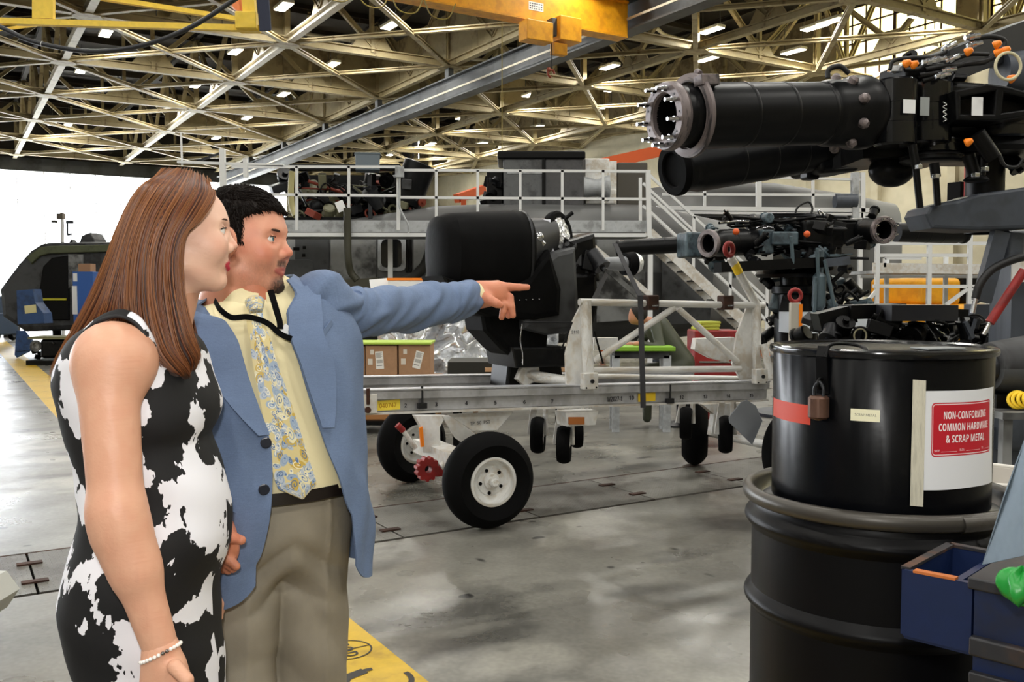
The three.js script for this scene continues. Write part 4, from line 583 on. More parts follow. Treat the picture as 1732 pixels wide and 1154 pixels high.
  for (const [u, v, u2, v2] of [[1575, 102, 1592, 100], [1598, 104, 1614, 98], [1592, 121, 1622, 116], [1582, 130, 1606, 125], [1632, 64, 1668, 58], [1636, 78, 1672, 70], [1594, 84, 1626, 70], [1560, 106, 1575, 104]]) part(o, 'hose_fitting', lathe([[0, 0], [0.016, 0], [0.016, 0.02], [0.022, 0.022], [0.022, 0.05], [0.016, 0.052], [0.016, 0.09], [0, 0.09]], 12, H(u, v, 5.62), H(u2, v2, 5.62).sub(H(u, v, 5.62))), K.chrome);
  for (const [u, v] of [[1528, 110], [1540, 112], [1632, 90], [1680, 78], [1682, 92], [1695, 88], [1705, 136], [1632, 243]]) part(o, 'protective_cap', lathe([[0, 0], [0.022, 0.002], [0.026, 0.012], [0.02, 0.03], [0.012, 0.045], [0, 0.048]], 14, H(u, v, 5.5), V(0.6, 0.3, 0.5)), K.orangeBright, 'orange protective cap');
  part(o, 'rope_loop', torus(0.078, 0.009, H(1705, 112, 5.45), V(0.1, 0, 1), 40).scale(1, 1, 1), mat('#d9d2b0', 0.8), 'pale rope loop');
  { const b0 = H(1500, 135, 5.9), b1 = H(1620, 100, 5.9); clutter(o, [b0.x, b1.x, b0.y - 0.02, b1.y - 0.02, b0.z - 0.15, b0.z + 0.12], 16, 83, [K.black, K.chrome, K.gun, K.darkMetal], 0.6); }
  { const b0 = H(1560, 262, 6), b1 = H(1720, 236, 6); clutter(o, [b0.x, b1.x, b0.y, b1.y, b0.z - 0.2, b0.z + 0.15], 20, 85, [K.black, K.gun, K.black, K.darkMetal], 0.8); }
  // second sleeve, lower and farther
  const p2 = H(1136, 288, 6.2), q2 = H(1400, 246, 6.7); { const S2 = sleeve(o, p2, q2, 0.172, bk, K.blackMatte, 0, 1.05); part(S2, 'end_cap', lathe([[0, 0.03], [0.12, 0.03], [0.165, 0.012]], 48), K.blackMatte); } part(o, 'hub_block', box(0.36, 0.3, 0.4, ...H(1392, 262, 6.75).toArray(), 0.3, 0, 0.1, 0.05), bk); part(o, 'hub_arm', bar(H(1400, 262, 6.7), H(1520, 242, 6.5), 0.3, 0.26), bk); part(o, 'placard', box(0.05, 0.07, 0.003, ...H(1412, 248, 6.5).toArray(), 0.2, 0, 0.1), mat('#77766e', 0.6)); part(o, 'hub_arm', bar(H(1440, 250, 6.2), H(1640, 240, 6.2), 0.4, 0.2), bk); part(o, 'lug', box(0.1, 0.14, 0.12, ...H(1370, 288, 6.7).toArray(), 0.2, 0, 0, 0.02), bk);
  // mast down to the stand
  part(o, 'mast', lathe([[0.12, 0], [0.12, 0.7], [0.16, 0.72], [0.16, 0.8]], 32, H(1665, 345, 6.2).add(V(0, -0.2, 0)), V(0, 1, 0)), K.black);
}
{ // slate-grey stand under it
  const o = thing('rotor_stand', 'slate grey steel stand carrying the large rotor head, hoses and red strut', 'stand', V(2.75, 0, -6.2)), H = inPlace(o), z0 = H(1600, 350, 5.9).z, hp = ([u, v]) => { const t = hit(o, u, v, 'z', z0); return [t.x, t.y]; };
  part(o, 'arm', move(extrude([[1552, 366], [1556, 358], [1572, 352], [1600, 348], [1636, 337], [1760, 320], [1760, 380], [1700, 384], [1632, 387], [1560, 384]].map(hp), 0.34, 0.02), 0, 0, z0), K.slate);
  part(o, 'post', loftX(o, [[1688, 392, 760, 0.02], [1690, 390, 760, 0.14], [1735, 390, 760, 0.16], [1745, 390, 760, 0.02]], z0 - 0.3, 6), K.slate); part(o, 'cylinder', rod(H(1712, 395, 5.9), H(1708, 440, 5.9), 0.08), K.slate);
  part(o, 'brace', bar(H(1692, 392, 5.8), H(1660, 510, 5.8), 0.06, 0.1), K.slate);
  part(o, 'hose', tube([H(1745, 432, 5.3), H(1712, 440, 5.3), H(1676, 458, 5.3), H(1656, 484, 5.3), H(1650, 505, 5.3)], 0.024, 50), K.cable); part(o, 'hose_end', rod(H(1650, 505, 5.3), H(1645, 530, 5.3), 0.014), K.chrome); part(o, 'red_strut', rod(H(1732, 458, 5.2), H(1674, 546, 5.2), 0.026), K.red, 'red cylindrical strut'); part(o, 'strut_rod', rod(H(1674, 546, 5.2), H(1664, 566, 5.2), 0.011), K.chrome); part(o, 'white_panel', box(0.14, 0.16, 0.01, ...H(1728, 455, 5.7).toArray(), 0.2), K.white);
  part(o, 'base_foot', box(0.9, 0.08, 0.9, 0.1, 0.04, -0.2), K.slate); part(o, 'base_column', box(0.2, H(1710, 740, 5.9).y - 0.04, 0.2, H(1715, 740, 6.1).x, (H(1710, 740, 5.9).y + 0.04) / 2 + 0.02, -0.1), K.slate);
}
// dark motor and yellow strap between the stand and the drums
{
  const o = thing('hydraulic_motor', 'dark grey cylindrical motor on a grey table behind the drums', 'motor', at(1712, 620, 4.2).setY(0)), H = inPlace(o), z = 0;
  part(o, 'casing', loftX(o, [[1664, 596, 645, 0.09], [1672, 580, 660, 0.14], [1690, 576, 664, 0.15], [1745, 566, 668, 0.17]], z, 2), K.hullDark); part(o, 'end_flange', loftX(o, [[1660, 590, 652, 0.12], [1668, 590, 652, 0.12]], z, 2), K.darkMetal);
  const t = H(1712, 692, 4.2).y; part(o, 'table_top', box(0.46, 0.03, 0.5, 0.06, t, 0), K.hull); for (const [x, zz] of [[-0.13, 0.2], [0.26, 0.2], [-0.13, -0.2], [0.26, -0.2]]) part(o, 'leg', box(0.04, t - 0.015, 0.04, x, (t - 0.015) / 2, zz), K.hull); part(o, 'cradle', box(0.3, H(1712, 664, 4.2).y - t, 0.2, 0.03, (H(1712, 664, 4.2).y + t) / 2, 0), K.black);
  const s = at(1690, 676, 4.0), so = thing('yellow_strap', 'bundle of yellow webbing straps beside the dark motor', 'strap', s); so.position.y = t + 0.016; so.position.z = o.position.z + 0.16; so.position.x = o.position.x - 0.06; for (let i = 0; i < 4; i++) part(so, 'loop', torus(0.035 - i * 0.003, 0.008, V(0.01 * i, 0.045, 0.008 * i), V(0.4 * i - 0.6, 0.3, 1), 20), K.yellowTape);
}
// ---------------------------------------------------------------- second rotor head, farther back
{
  const o = thing('rotor_hub_assembly', 'grey-blue rotor head with several black sleeves in front of the stairs', 'rotor head', at(1345, 590, 11.5).setY(0)), H = inPlace(o), D = 11.5, bl = mat('#ffffff', 0.45, 0.1, { map: patina([82, 98, 106], [40, 48, 54], 0.8, 6, 171) });
  sleeve(o, H(1043, 420, D + 0.6), H(1150, 414, D + 0.4), 0.105, K.gun, K.gun, 0, 1.1); sleeve(o, H(1196, 412, D - 0.4), H(1296, 408, D + 0.2), 0.165, K.gun, worn, 0, 1.1); sleeve(o, H(1497, 389, D - 0.3), H(1430, 392, D + 0.6), 0.165, K.gun, worn, 8, 1.0); sleeve(o, H(1632, 396, D + 1.2), H(1515, 393, D + 0.9), 0.13, K.gun, K.gun, 0, 1.0);
  const bb = (n, u, v, d, w, h, l, m, r = 0) => part(o, n, box(w, h, l, ...H(u, v, d).toArray(), r, 0, 0, Math.min(w, h, l) * 0.15), m);
  bb('hub_block', 1166, 415, D + 0.2, 0.22, 0.32, 0.3, bl, 0.3); bb('hub_block', 1290, 410, D, 0.16, 0.3, 0.3, bl, 0.2); bb('hub_arm', 1325, 404, D - 0.1, 0.32, 0.17, 0.2, bl, 0); bb('hub_block', 1375, 398, D + 0.2, 0.6, 0.34, 0.5, K.gun, 0.3); bb('hub_block', 1430, 395, D + 0.3, 0.4, 0.3, 0.4, K.gun); bb('hub_block', 1200, 420, D + 0.3, 0.3, 0.26, 0.3, K.gun);
  { const a = H(1205, 392, D), b = H(1480, 362, D); clutter(o, [a.x, b.x, a.y, b.y, -0.4, 0.35], 44, 91, [K.gun, K.black, bl, K.darkMetal, K.chrome, K.black], 1.0); }
  { const a = H(1190, 445, D), b = H(1460, 405, D); clutter(o, [a.x, b.x, a.y, b.y, -0.3, 0.3], 40, 93, [K.gun, K.black, bl, K.darkMetal, K.black], 1.1); }
  { const a = H(1300, 575, D), b = H(1480, 450, D); clutter(o, [a.x, b.x, a.y, b.y, -0.5, 0.3], 60, 191, [K.gun, K.black, K.black, K.darkMetal, bl], 1.5); }
  part(o, 'swash_arm', bar(H(1214, 453, D - 0.5), H(1385, 444, D - 0.4), 0.3, 0.12), K.black); part(o, 'swash_arm', bar(H(1385, 446, D - 0.4), H(1432, 441, D - 0.4), 0.25, 0.1), K.slate); part(o, 'swash_plate', lathe([[0, 0], [0.42, 0], [0.45, 0.04], [0.4, 0.1], [0.2, 0.16], [0, 0.16]], 40, H(1340, 470, D), V(0, 1, 0)), K.black);
  part(o, 'mast', lathe([[0.26, 0], [0.26, 0.3], [0.22, 0.32], [0.22, 0.6], [0.3, 0.62], [0.3, 0.7], [0.2, 0.72], [0.2, 1.0]], 32, V(0, H(1340, 580, D).y, 0), V(0, 1, 0)), K.gun);
  part(o, 'stand_column', lathe([[0.5, 0], [0.5, 0.04], [0.2, 0.06], [0.2, H(1340, 580, D).y]], 32), K.slate);
  for (const [u0, v0, u1, v1] of [[1338, 400, 1342, 455], [1382, 420, 1384, 470], [1240, 440, 1242, 470], [1395, 440, 1420, 560], [1380, 470, 1376, 560]]) part(o, 'control_rod', rod(H(u0, v0, D - 0.6), H(u1, v1, D - 0.55), 0.022), bl);
  part(o, 'hose', tube([H(1345, 360, D), H(1350, 350, D), H(1368, 342, D), H(1374, 352, D), H(1372, 362, D)], 0.014), K.cable);
  part(o, 'servo', lathe([[0.05, 0], [0.08, 0.05], [0.08, 0.4], [0.04, 0.45], [0.04, 0.7]], 20, H(1384, 525, D - 0.5), V(0.02, 1, 0)), bl); part(o, 'drip_pan', box(0.9, 0.25, 0.5, ...H(1392, 545, D - 0.3).toArray(), 0.2), mat('#c3cad2', 0.5));
  for (const [u, v] of [[1245, 392], [1365, 396]]) part(o, 'cap', ball(0.04, ...H(u, v, D - 0.5).toArray()), K.orange);
}
{ // white hook post with red ring
  const D = 9.2, b = at(1344, 560, D), o = thing('hook_post', 'pale hook post with red ring and orange reflective strip', 'post', b.clone().setY(0)), H = inPlace(o);
  part(o, 'post', box(0.1, H(1344, 512, D).y, 0.08, 0, H(1344, 512, D).y / 2, 0, 0, 0, 0, 0.008), mat('#b9b3a6', 0.6)); part(o, 'reflective_strip', box(0.035, 0.3, 0.004, 0.045, H(1344, 540, D).y, 0.044), K.orangeBright); part(o, 'ring', torus(0.06, 0.02, H(1345, 500, D), V(0.1, 0, 1)), K.red, 'red steel ring'); part(o, 'foot', box(0.4, 0.03, 0.4, 0, 0.015, 0), K.slate);
}
{ // low black rotor frame behind the drums
  const D = 7.4, o = thing('rotor_chassis', 'low black rotor frame with plumbing behind the drums', 'aircraft part', at(1540, 560, D).setY(0)), H = inPlace(o);
  part(o, 'beam', bar(H(1428, 528, D), H(1520, 525, D), 0.3, 0.11), K.black); part(o, 'beam', bar(H(1495, 529, D - 0.3), H(1605, 529, D - 0.3), 0.3, 0.12), mat('#26272d', 0.4)); part(o, 'beam_tip', bar(H(1605, 529, D - 0.3), H(1632, 530, D - 0.3), 0.12, 0.06), K.gun); part(o, 'beam', bar(H(1380, 545, D), H(1440, 530, D), 0.2, 0.14), K.gun); part(o, 'back_beam', bar(H(1640, 528, D + 0.3), H(1688, 528, D + 0.3), 0.2, 0.13), mat('#3a404a', 0.5));
  const a = H(1390, 575, D), b = H(1660, 545, D); clutter(o, [a.x, b.x, a.y - 0.15, b.y, -0.5, 0.4], 100, 95, [K.black, K.gun, K.black, K.darkMetal, K.blackGloss], 1.1); part(o, 'turntable', lathe([[0, 0], [0.75, 0], [0.78, 0.05], [0.7, 0.12], [0.3, 0.2], [0, 0.2]], 48, V(0, a.y - 0.22, 0), V(0, 1, 0)), K.black); part(o, 'pedestal', lathe([[0.6, 0], [0.6, 0.05], [0.2, 0.1], [0.2, a.y - 0.2]], 32), K.slate);
  part(o, 'bracket', [bar(H(1632, 545, D - 0.4), H(1645, 572, D - 0.4), 0.04, 0.03), bar(H(1650, 540, D - 0.4), H(1640, 575, D - 0.4), 0.02, 0.02)], K.slate); part(o, 'cable_coil', torus(0.05, 0.006, H(1455, 568, D - 0.6), V(0.2, 0, 1)), mat('#9a9478', 0.7));
}
{ // white work stand and yellow tug beyond
  const D = 14, o = thing('work_stand', 'white tubular work stand with wide white toe boards, behind the rotor frame', 'stand', at(1580, 600, D).setY(0)), H = inPlace(o), R = (n, a, b, w = 0.05, d = D) => part(o, n, bar(H(a[0], a[1], d), H(b[0], b[1], d), w, w), K.whiteRail);
  const fl = (u, d) => { const p = H(u, 500, d); p.y = 0; return p; };
  for (const u of [1484, 1572, 1641]) part(o, 'post', bar(H(u, u === 1641 ? 386 : 412, D), fl(u, D), 0.06, 0.06), K.whiteRail); for (const u of [1500, 1600, 1672]) part(o, 'post', bar(H(u, 430, D + 1.5), fl(u, D + 1.5), 0.06, 0.06), K.whiteRail);
  R('rail', [1460, 412], [1680, 412]); R('rail', [1484, 432], [1640, 432]); R('rail', [1476, 484], [1690, 485]); R('rail', [1455, 468], [1690, 468], 0.05, D + 1.5); part(o, 'toe_board', bar(H(1476, 453, D), H(1690, 456, D), 0.04, 0.15), K.white); R('brace', [1484, 490], [1465, 512]); R('brace', [1640, 486], [1600, 516]); R('brace', [1640, 486], [1680, 512]); R('rail', [1496, 437], [1558, 437], 0.04); R('rail', [1496, 437], [1496, 452], 0.04); part(o, 'deck', box(2.2, 0.05, 1.4, ...H(1580, 461, D + 0.75).toArray()), K.greyPaint);
  const t = thing('tow_tug', 'yellow tow tug parked behind the white work stand', 'vehicle', at(1555, 600, 17.5).setY(0), 0.3); t.scale.setScalar(1.55); part(t, 'vehicle_body', [box(1.3, 0.5, 1.0, 0, 0.6, 0, 0, 0, 0, 0.08)], K.yellow); part(t, 'bonnet', box(0.6, 0.32, 0.9, -0.1, 1.0, 0, 0, 0, 0, 0.06), K.yellow); part(t, 'seat', box(0.3, 0.4, 0.6, 0.5, 1.05, 0, 0, 0, 0, 0.05), K.black); for (const [x, z] of [[-0.45, 0.5], [0.45, 0.5], [-0.45, -0.5], [0.45, -0.5]]) wheel(t, 'wheel', V(x, 0.25, z), V(0, 0, Math.sign(z)), 0.25, 0.18, 0.13, K.yellow, 0);
}
// ---------------------------------------------------------------- maintenance platform with stairs
{
  const D = 17.8, o = thing('maintenance_platform', 'white steel maintenance platform with railings and stairs along the grey fuselage', 'platform', at(800, 640, D).setY(0)), H = inPlace(o), wr = K.whiteRail;
  const B = (n, a, b, w = 0.05, h = w, d = D, d2 = d, m = wr) => part(o, n, bar(H(a[0], a[1], d), H(b[0], b[1], d2), w, h), m), deckY = H(800, 392, D).y;
  B('top_rail', [392, 282], [676, 282.5]); B('top_rail', [676, 288], [1095, 290]); B('mid_rail', [392, 329], [676, 331]); B('mid_rail', [676, 334], [1095, 337]);
  for (const u of [502, 590, 674, 738, 808, 880, 951, 1020]) B('post', [u, u < 675 ? 281 : 288], [u, 390], u === 674 ? 0.07 : 0.05); B('post', [1096, 288], [1098, 400], 0.09); B('post', [1083, 301], [1083, 378], 0.06, 0.06, D + 0.9);
  part(o, 'toe_board', bar(H(392, 382, D), H(740, 383, D), 0.03, 0.22), K.greyPaint); part(o, 'toe_board', bar(H(740, 382, D), H(1096, 383, D), 0.03, 0.22), K.greyPaint);
  part(o, 'deck', box(H(1100, 392, D).x - H(392, 392, D).x, 0.06, 1.0, (H(1100, 392, D).x + H(392, 392, D).x) / 2, deckY - 0.06, -0.5), K.hull); part(o, 'edge_channel', bar(H(392, 397, D), H(1100, 398, D), 0.06, 0.07), wr);
  const fl = (u, d) => { const p = H(u, 500, d); p.y = 0; return p; };
  for (const [u, d] of [[400, D], [660, D + 0.9], [1100, D], [1100, D + 0.9]]) part(o, 'leg', bar(H(u, 400, d), fl(u, d), 0.09, 0.09), wr);
  part(o, 'leg_brace', bar(H(985, 402, D), H(1100, 500, D), 0.16, 0.1), K.white); part(o, 'leg_brace', bar(H(965, 402, D + 0.9), H(1100, 520, D + 0.9), 0.1, 0.1), K.hull);
  // stairs
  const S0 = H(1098, 394, D), S1 = H(1345, 640, D), back = V(0, 0, -0.9); S1.y = 0.05;
  for (const [n, off] of [['stringer', V(0, 0, 0)], ['stringer', back]]) part(o, n, bar(S0.clone().add(off), S1.clone().add(off), 0.06, 0.2), K.white);
  for (let i = 1; i < 14; i++) { const p = S0.clone().lerp(S1, i / 14); part(o, 'tread', box(0.24, 0.03, 0.86, p.x, p.y + 0.02, -0.45), K.hull); }
  const hand = (h, off, n = 'handrail') => part(o, n, bar(S0.clone().add(V(0, h, off)), S1.clone().lerp(S0, 0.12).add(V(0, h, off)), 0.05, 0.05), wr);
  hand(1.1, 0); hand(0.72, 0); hand(0.42, 0, 'mid_rail'); hand(1.05, -0.9); hand(0.6, -0.9, 'mid_rail'); for (const t of [0.3, 0.55, 0.8]) { const p = S0.clone().lerp(S1, t); part(o, 'stair_post', bar(p, p.clone().add(V(0, 1.1, 0)), 0.05, 0.05), wr); }
  // scaffold pipes at the near end
  B('scaffold_pipe', [376, 252], [378, 332], 0.1); B('scaffold_pipe', [415, 268], [416, 300], 0.08); B('scaffold_pipe', [300, 274], [480, 280], 0.05); B('scaffold_pipe', [326, 276], [376, 258], 0.04, 0.04, D, D, K.darkMetal); B('scaffold_pipe', [306, 225], [308, 280], 0.03);
  part(o, 'junction_box', box(0.16, 0.2, 0.1, ...H(676, 291, D - 0.1).toArray()), K.greyPaint); part(o, 'drop_cable', tube([H(675, 300, D - 0.1), H(676, 350, D - 0.1), H(684, 368, D - 0.1), H(690, 380, D - 0.1), H(691, 394, D - 0.1)], 0.02), K.greyPaint);
  part(o, 'paper_tag', box(0.16, 0.2, 0.01, ...H(576, 349, D - 0.1).toArray(), 0.3, 0, 0.4), K.paper);
  part(o, 'hanging_hose', tube([H(587, 352, D - 0.1), H(588, 395, D - 0.1), H(589, 440, D - 0.15), H(594, 462, D - 0.1), H(604, 474, D - 0.1)], 0.07, 40), mat('#2d2c1c', 0.6), 'dark green hose hanging over the edge'); part(o, 'hanging_hose', tube([H(494, 290, D + 0.3), H(492, 320, D + 0.3), H(494, 350, D + 0.3), H(500, 366, D + 0.2)], 0.06, 30), mat('#a8a070', 0.6));
}
// ---------------------------------------------------------------- stripped fuselage behind the platform
{
  const D = 20.6, o = thing('helicopter_fuselage', 'stripped grey helicopter fuselage with dark window behind the platform', 'aircraft', at(820, 620, D).setY(0)), H = inPlace(o);
  part(o, 'hull', loftX(o, [[330, 400, 520, 0.9], [400, 384, 560, 1.2], [560, 380, 575, 1.4], [740, 352, 580, 1.4], [900, 346, 580, 1.4], [1090, 350, 575, 1.3], [1230, 380, 560, 1.1], [1290, 400, 540, 0.8]], 0, 4), K.hull);
  const fz = 1.42, W = (pts, th, z = fz) => move(extrude(pts.map(([u, v]) => { const p = hit(o, u, v, 'z', z); return [p.x, p.y]; }), th, 0.01), 0, 0, z);
  const rr = (u0, v0, u1, v1, r = 7) => [[u0 + r, v0], [u1 - r, v0], [u1 - 2, v0 + 2], [u1, v0 + r], [u1, v1 - r], [u1 - 2, v1 - 2], [u1 - r, v1], [u0 + r, v1], [u0 + 2, v1 - 2], [u0, v1 - r], [u0, v0 + r], [u0 + 2, v0 + 2]];
  part(o, 'window_frame', W(rr(640, 400, 686, 458), 0.1), K.greyPaint); part(o, 'window_pane', W(rr(646, 406, 679, 452), 0.12), K.blackGloss); for (const u of [687, 693]) part(o, 'door_track', W([[u, 402], [u + 3, 402], [u + 3, 460], [u, 460]], 0.06), K.black);
  for (const [u, v] of [[502, 421], [513, 419], [512, 432], [515, 443], [500, 445], [497, 421]]) part(o, 'access_hole', W([[u, v - 2], [u + 4, v - 2], [u + 4, v + 2], [u, v + 2]], 0.04), K.black);
  part(o, 'panel', W([[560, 398], [636, 398], [636, 470], [560, 474]], 0.03), K.hull); part(o, 'panel', W([[700, 398], [724, 398], [716, 440], [700, 456]], 0.03), K.hull); part(o, 'panel', W([[500, 400], [556, 400], [556, 470], [500, 470]], 0.025), K.hullDark); part(o, 'hatch', W(rr(480, 440, 530, 500), 0.05), K.hullDark); part(o, 'panel', W([[1010, 400], [1090, 400], [1090, 540], [1010, 545]], 0.03), K.hull); part(o, 'panel', W([[1120, 405], [1210, 410], [1200, 545], [1120, 550]], 0.03), K.hullDark); part(o, 'stringer_rib', W([[740, 400], [752, 400], [740, 440], [726, 470], [720, 468]], 0.08), K.greyPaint);
  part(o, 'draped_hose', tube([H(735, 380, D - 1.6), H(728, 420, D - 1.6), H(716, 452, D - 1.6), H(700, 468, D - 1.6), H(670, 478, D - 1.6), H(640, 478, D - 1.6)], 0.1, 50), mat('#1d1d18', 0.6)); part(o, 'canvas_cover', W([[560, 476], [640, 470], [640, 500], [560, 505]], 0.1), mat('#5a584c', 0.8));
  for (const x of [-4, 0, 4]) part(o, 'jack_leg', lathe([[0.35, 0], [0.35, 0.04], [0.12, 0.1], [0.12, H(820, 572, D).y + 0.1]], 24, V(x, 0, 0), V(0, 1, 0)), K.slate);
  // open engine bay on top
  const e0 = H(482, 376, D), e1 = H(706, 290, D); part(o, 'engine_bay_floor', box(e1.x - e0.x, 0.1, 1.6, (e0.x + e1.x) / 2, e0.y, 0), K.black); part(o, 'engine_bay_back', box(e1.x - e0.x, e1.y - e0.y, 0.1, (e0.x + e1.x) / 2, (e0.y + e1.y) / 2, -0.7), K.black); part(o, 'engine_bay_beam', box(e1.x - e0.x - 0.6, 0.12, 0.3, (e0.x + e1.x) / 2, e1.y, 0.6), K.black);
  clutter(o, [e0.x, e1.x, e0.y, e1.y - 0.1, -0.5, 0.9], 120, 97, [K.gun, K.black, K.darkMetal, K.black, K.hullDark, K.gun, K.blackMatte, mat('#7a2f1c', 0.6), mat('#6b6a52', 0.6)], 2.2);
  part(o, 'exhaust', lathe([[0.3, 0], [0.34, 0.3], [0.36, 0.9], [0.32, 0.92]], 28, H(686, 345, D - 0.6), V(0.35, 0.9, 0)), K.gun); part(o, 'bay_strut', bar(H(625, 296, D - 1), H(627, 372, D - 1), 0.08, 0.08), K.darkMetal);
}
{ // equipment on and behind the platform
  const D = 20.4, nac = thing('engine_nacelle', 'dark grey boxy engine nacelle with white fitting, on the fuselage roof', 'aircraft part', at(930, 366, D)), H = inPlace(nac);
  const P = (n, u0, v0, u1, v1, dp, m, d = D, r = 0.04) => { const a = H(u0, v1, d), b = H(u1, v0, d); return part(nac, n, box(b.x - a.x, b.y - a.y, dp, (a.x + b.x) / 2, (a.y + b.y) / 2, a.z, 0, 0, 0, r), m); };
  P('casing', 852, 276, 918, 360, 1.4, mat('#ffffff', 0.55, 0.2, { map: patina([92, 94, 96], [58, 58, 60], 0.8, 5, 181) })); P('casing', 919, 276, 984, 360, 1.4, mat('#ffffff', 0.55, 0.2, { map: patina([74, 74, 76], [48, 48, 50], 0.8, 5, 183) })); P('roof_flange', 842, 264, 986, 277, 1.5, K.black); P('belt', 858, 295, 918, 301, 1.44, K.greyPaint, D, 0.01); P('seam', 915, 270, 920, 362, 1.46, K.black, D, 0.005); P('white_fitting', 986, 272, 1028, 322, 0.8, K.white); P('white_fitting', 988, 322, 1040, 348, 0.7, K.white, D + 0.1); part(nac, 'duct', loftX(nac, [[984, 298, 336, 0.3], [1010, 304, 330, 0.28], [1030, 296, 340, 0.36]], 0.35, 2), K.greyPaint); P('dark_fin', 1042, 276, 1094, 352, 0.3, mat('#4a463f', 0.6), D + 0.6); P('fin_edge', 1030, 274, 1042, 352, 0.3, K.white, D + 0.5, 0.01);
  const a = H(820, 360, D), b = H(852, 292, D); clutter(nac, [a.x, b.x, a.y, b.y, -0.3, 0.4], 26, 99, [K.gun, K.black, K.blackMatte, K.darkMetal], 1.8); P('inlet', 824, 292, 852, 356, 0.8, K.black);
  P('base_beam', 810, 356, 1090, 364, 1.0, K.hull);
  const fus = scene.getObjectByName('helicopter_fuselage'); nac.position.sub(fus.position); fus.add(nac); delete nac.userData.category;
  const boxD = 19.5, eb = thing('equipment_box', 'grey metal equipment box on top of the engine bay', 'box', at(622, 290, boxD)); const w = 40 / FOC * boxD; part(eb, 'case', box(w, 28 / FOC * boxD, 0.5, 0, 14 / FOC * boxD, 0, 0.15, 0, 0, 0.02), mat('#66727c', 0.5)); part(eb, 'lid_rim', box(w + 0.03, 0.04, 0.52, 0, 27 / FOC * boxD, 0, 0.15, 0, 0, 0.01), mat('#5a666f', 0.5));
  const boom = (u0, v0, u1, v1, d, label, h) => { const p = at(u0, v0, d), q = at(u1, v1, d + 1), t = thing('crane_boom', label, 'crane boom', p.clone().setY(0)); part(t, 'jib', bar(p.clone().sub(t.position), q.clone().sub(t.position), 0.18, h), K.orange); part(t, 'support_post', bar(V(0.2, 0, 0), p.clone().sub(t.position).add(V(0.2, 0, 0)), 0.14, 0.14), K.orange); };
  boom(1008, 280, 1140, 250, 24, 'orange crane boom below the black rotor sleeve', 0.3); boom(772, 336, 818, 320, 26, 'short orange crane boom left of the dark nacelle', 0.24);
}
{ // second fuselage with railings farther right
  const D = 25.7, o = thing('helicopter_fuselage', 'pale second fuselage behind white railings right of the stairs', 'aircraft', at(1290, 580, D).setY(0)), H = inPlace(o);
  part(o, 'hull', loftX(o, [[1080, 322, 500, 1.2], [1160, 312, 510, 1.5], [1300, 312, 515, 1.5], [1420, 330, 505, 1.3], [1500, 345, 500, 1.0]], 0, 3), K.hull); for (const x of [-1.5, 1.5]) part(o, 'jack_leg', lathe([[0.35, 0], [0.35, 0.04], [0.12, 0.1], [0.12, 1.6]], 24, V(x, 0, 0), V(0, 1, 0)), K.slate);
  const D2 = 22.4, q = thing('maintenance_platform', 'white railed platform in front of the pale second fuselage', 'platform', at(1290, 600, D2).setY(0)), G = inPlace(q), B = (n, a, b, w = 0.06, m = K.whiteRail) => part(q, n, bar(G(a[0], a[1], D2), G(b[0], b[1], D2), w, w), m);
  B('top_rail', [1120, 296], [1462, 304]); B('mid_rail', [1120, 329], [1462, 330]); B('deck_edge', [1110, 352], [1470, 356], 0.1); B('deck_edge', [1110, 359], [1470, 363], 0.06); for (const u of [1192, 1283, 1375]) B('post', [u, 296], [u, 352], u === 1283 ? 0.12 : 0.06); part(q, 'deck', box(5, 0.08, 1.2, 0, G(1290, 360, D2).y - 0.05, -0.65), K.hullDark);
  const fl = (u) => { const p = G(u, 500, D2); p.y = 0; return p; }; for (const u of [1120, 1300, 1455]) part(q, 'leg', bar(G(u, 360, D2), fl(u), 0.1, 0.1), K.whiteRail); B('column', [1446, 292], [1446, 372], 0.16, K.greyPaint); B('column', [1459, 292], [1459, 372], 0.1); part(q, 'grey_drum', rod(G(1412, 340, D2), G(1448, 340, D2), 0.18), K.slate); part(q, 'deck_shadow_sheet', box(5, 0.9, 0.1, 0, G(1290, 385, D2).y, -0.6), K.hullDark);  // shade under the deck is put in as a dark sheet
}
{ // fittings on the side wall
  const w = at(1616, 325, 29), o = thing('wall_cabinet', 'black cabinet with red pipes on the beige side wall', 'cabinet', w, PHI - Math.PI / 2); part(o, 'cabinet_body', box(0.5, 0.75, 0.2, 0, 0, 0, 0, 0, 0, 0.02), K.blackMatte); for (const x of [0.36, 0.5]) part(o, 'red_pipe', rod(V(x, -0.7, 0), V(x, 0.9, 0), 0.05), K.red);
  const p = bld(B1 - 0.4, 0, 0); o.position.copy(bldHit(1616, 327)); 
}
function bldHit(u, v) { const d = at(u, v, 1), f = (k) => { const x = d.x * k, z = k; return CF * x + SF * z; }; const k = (B1 - 0.36) / f(1); return V(d.x * k, EYE + (d.y - EYE) * k, -k); }
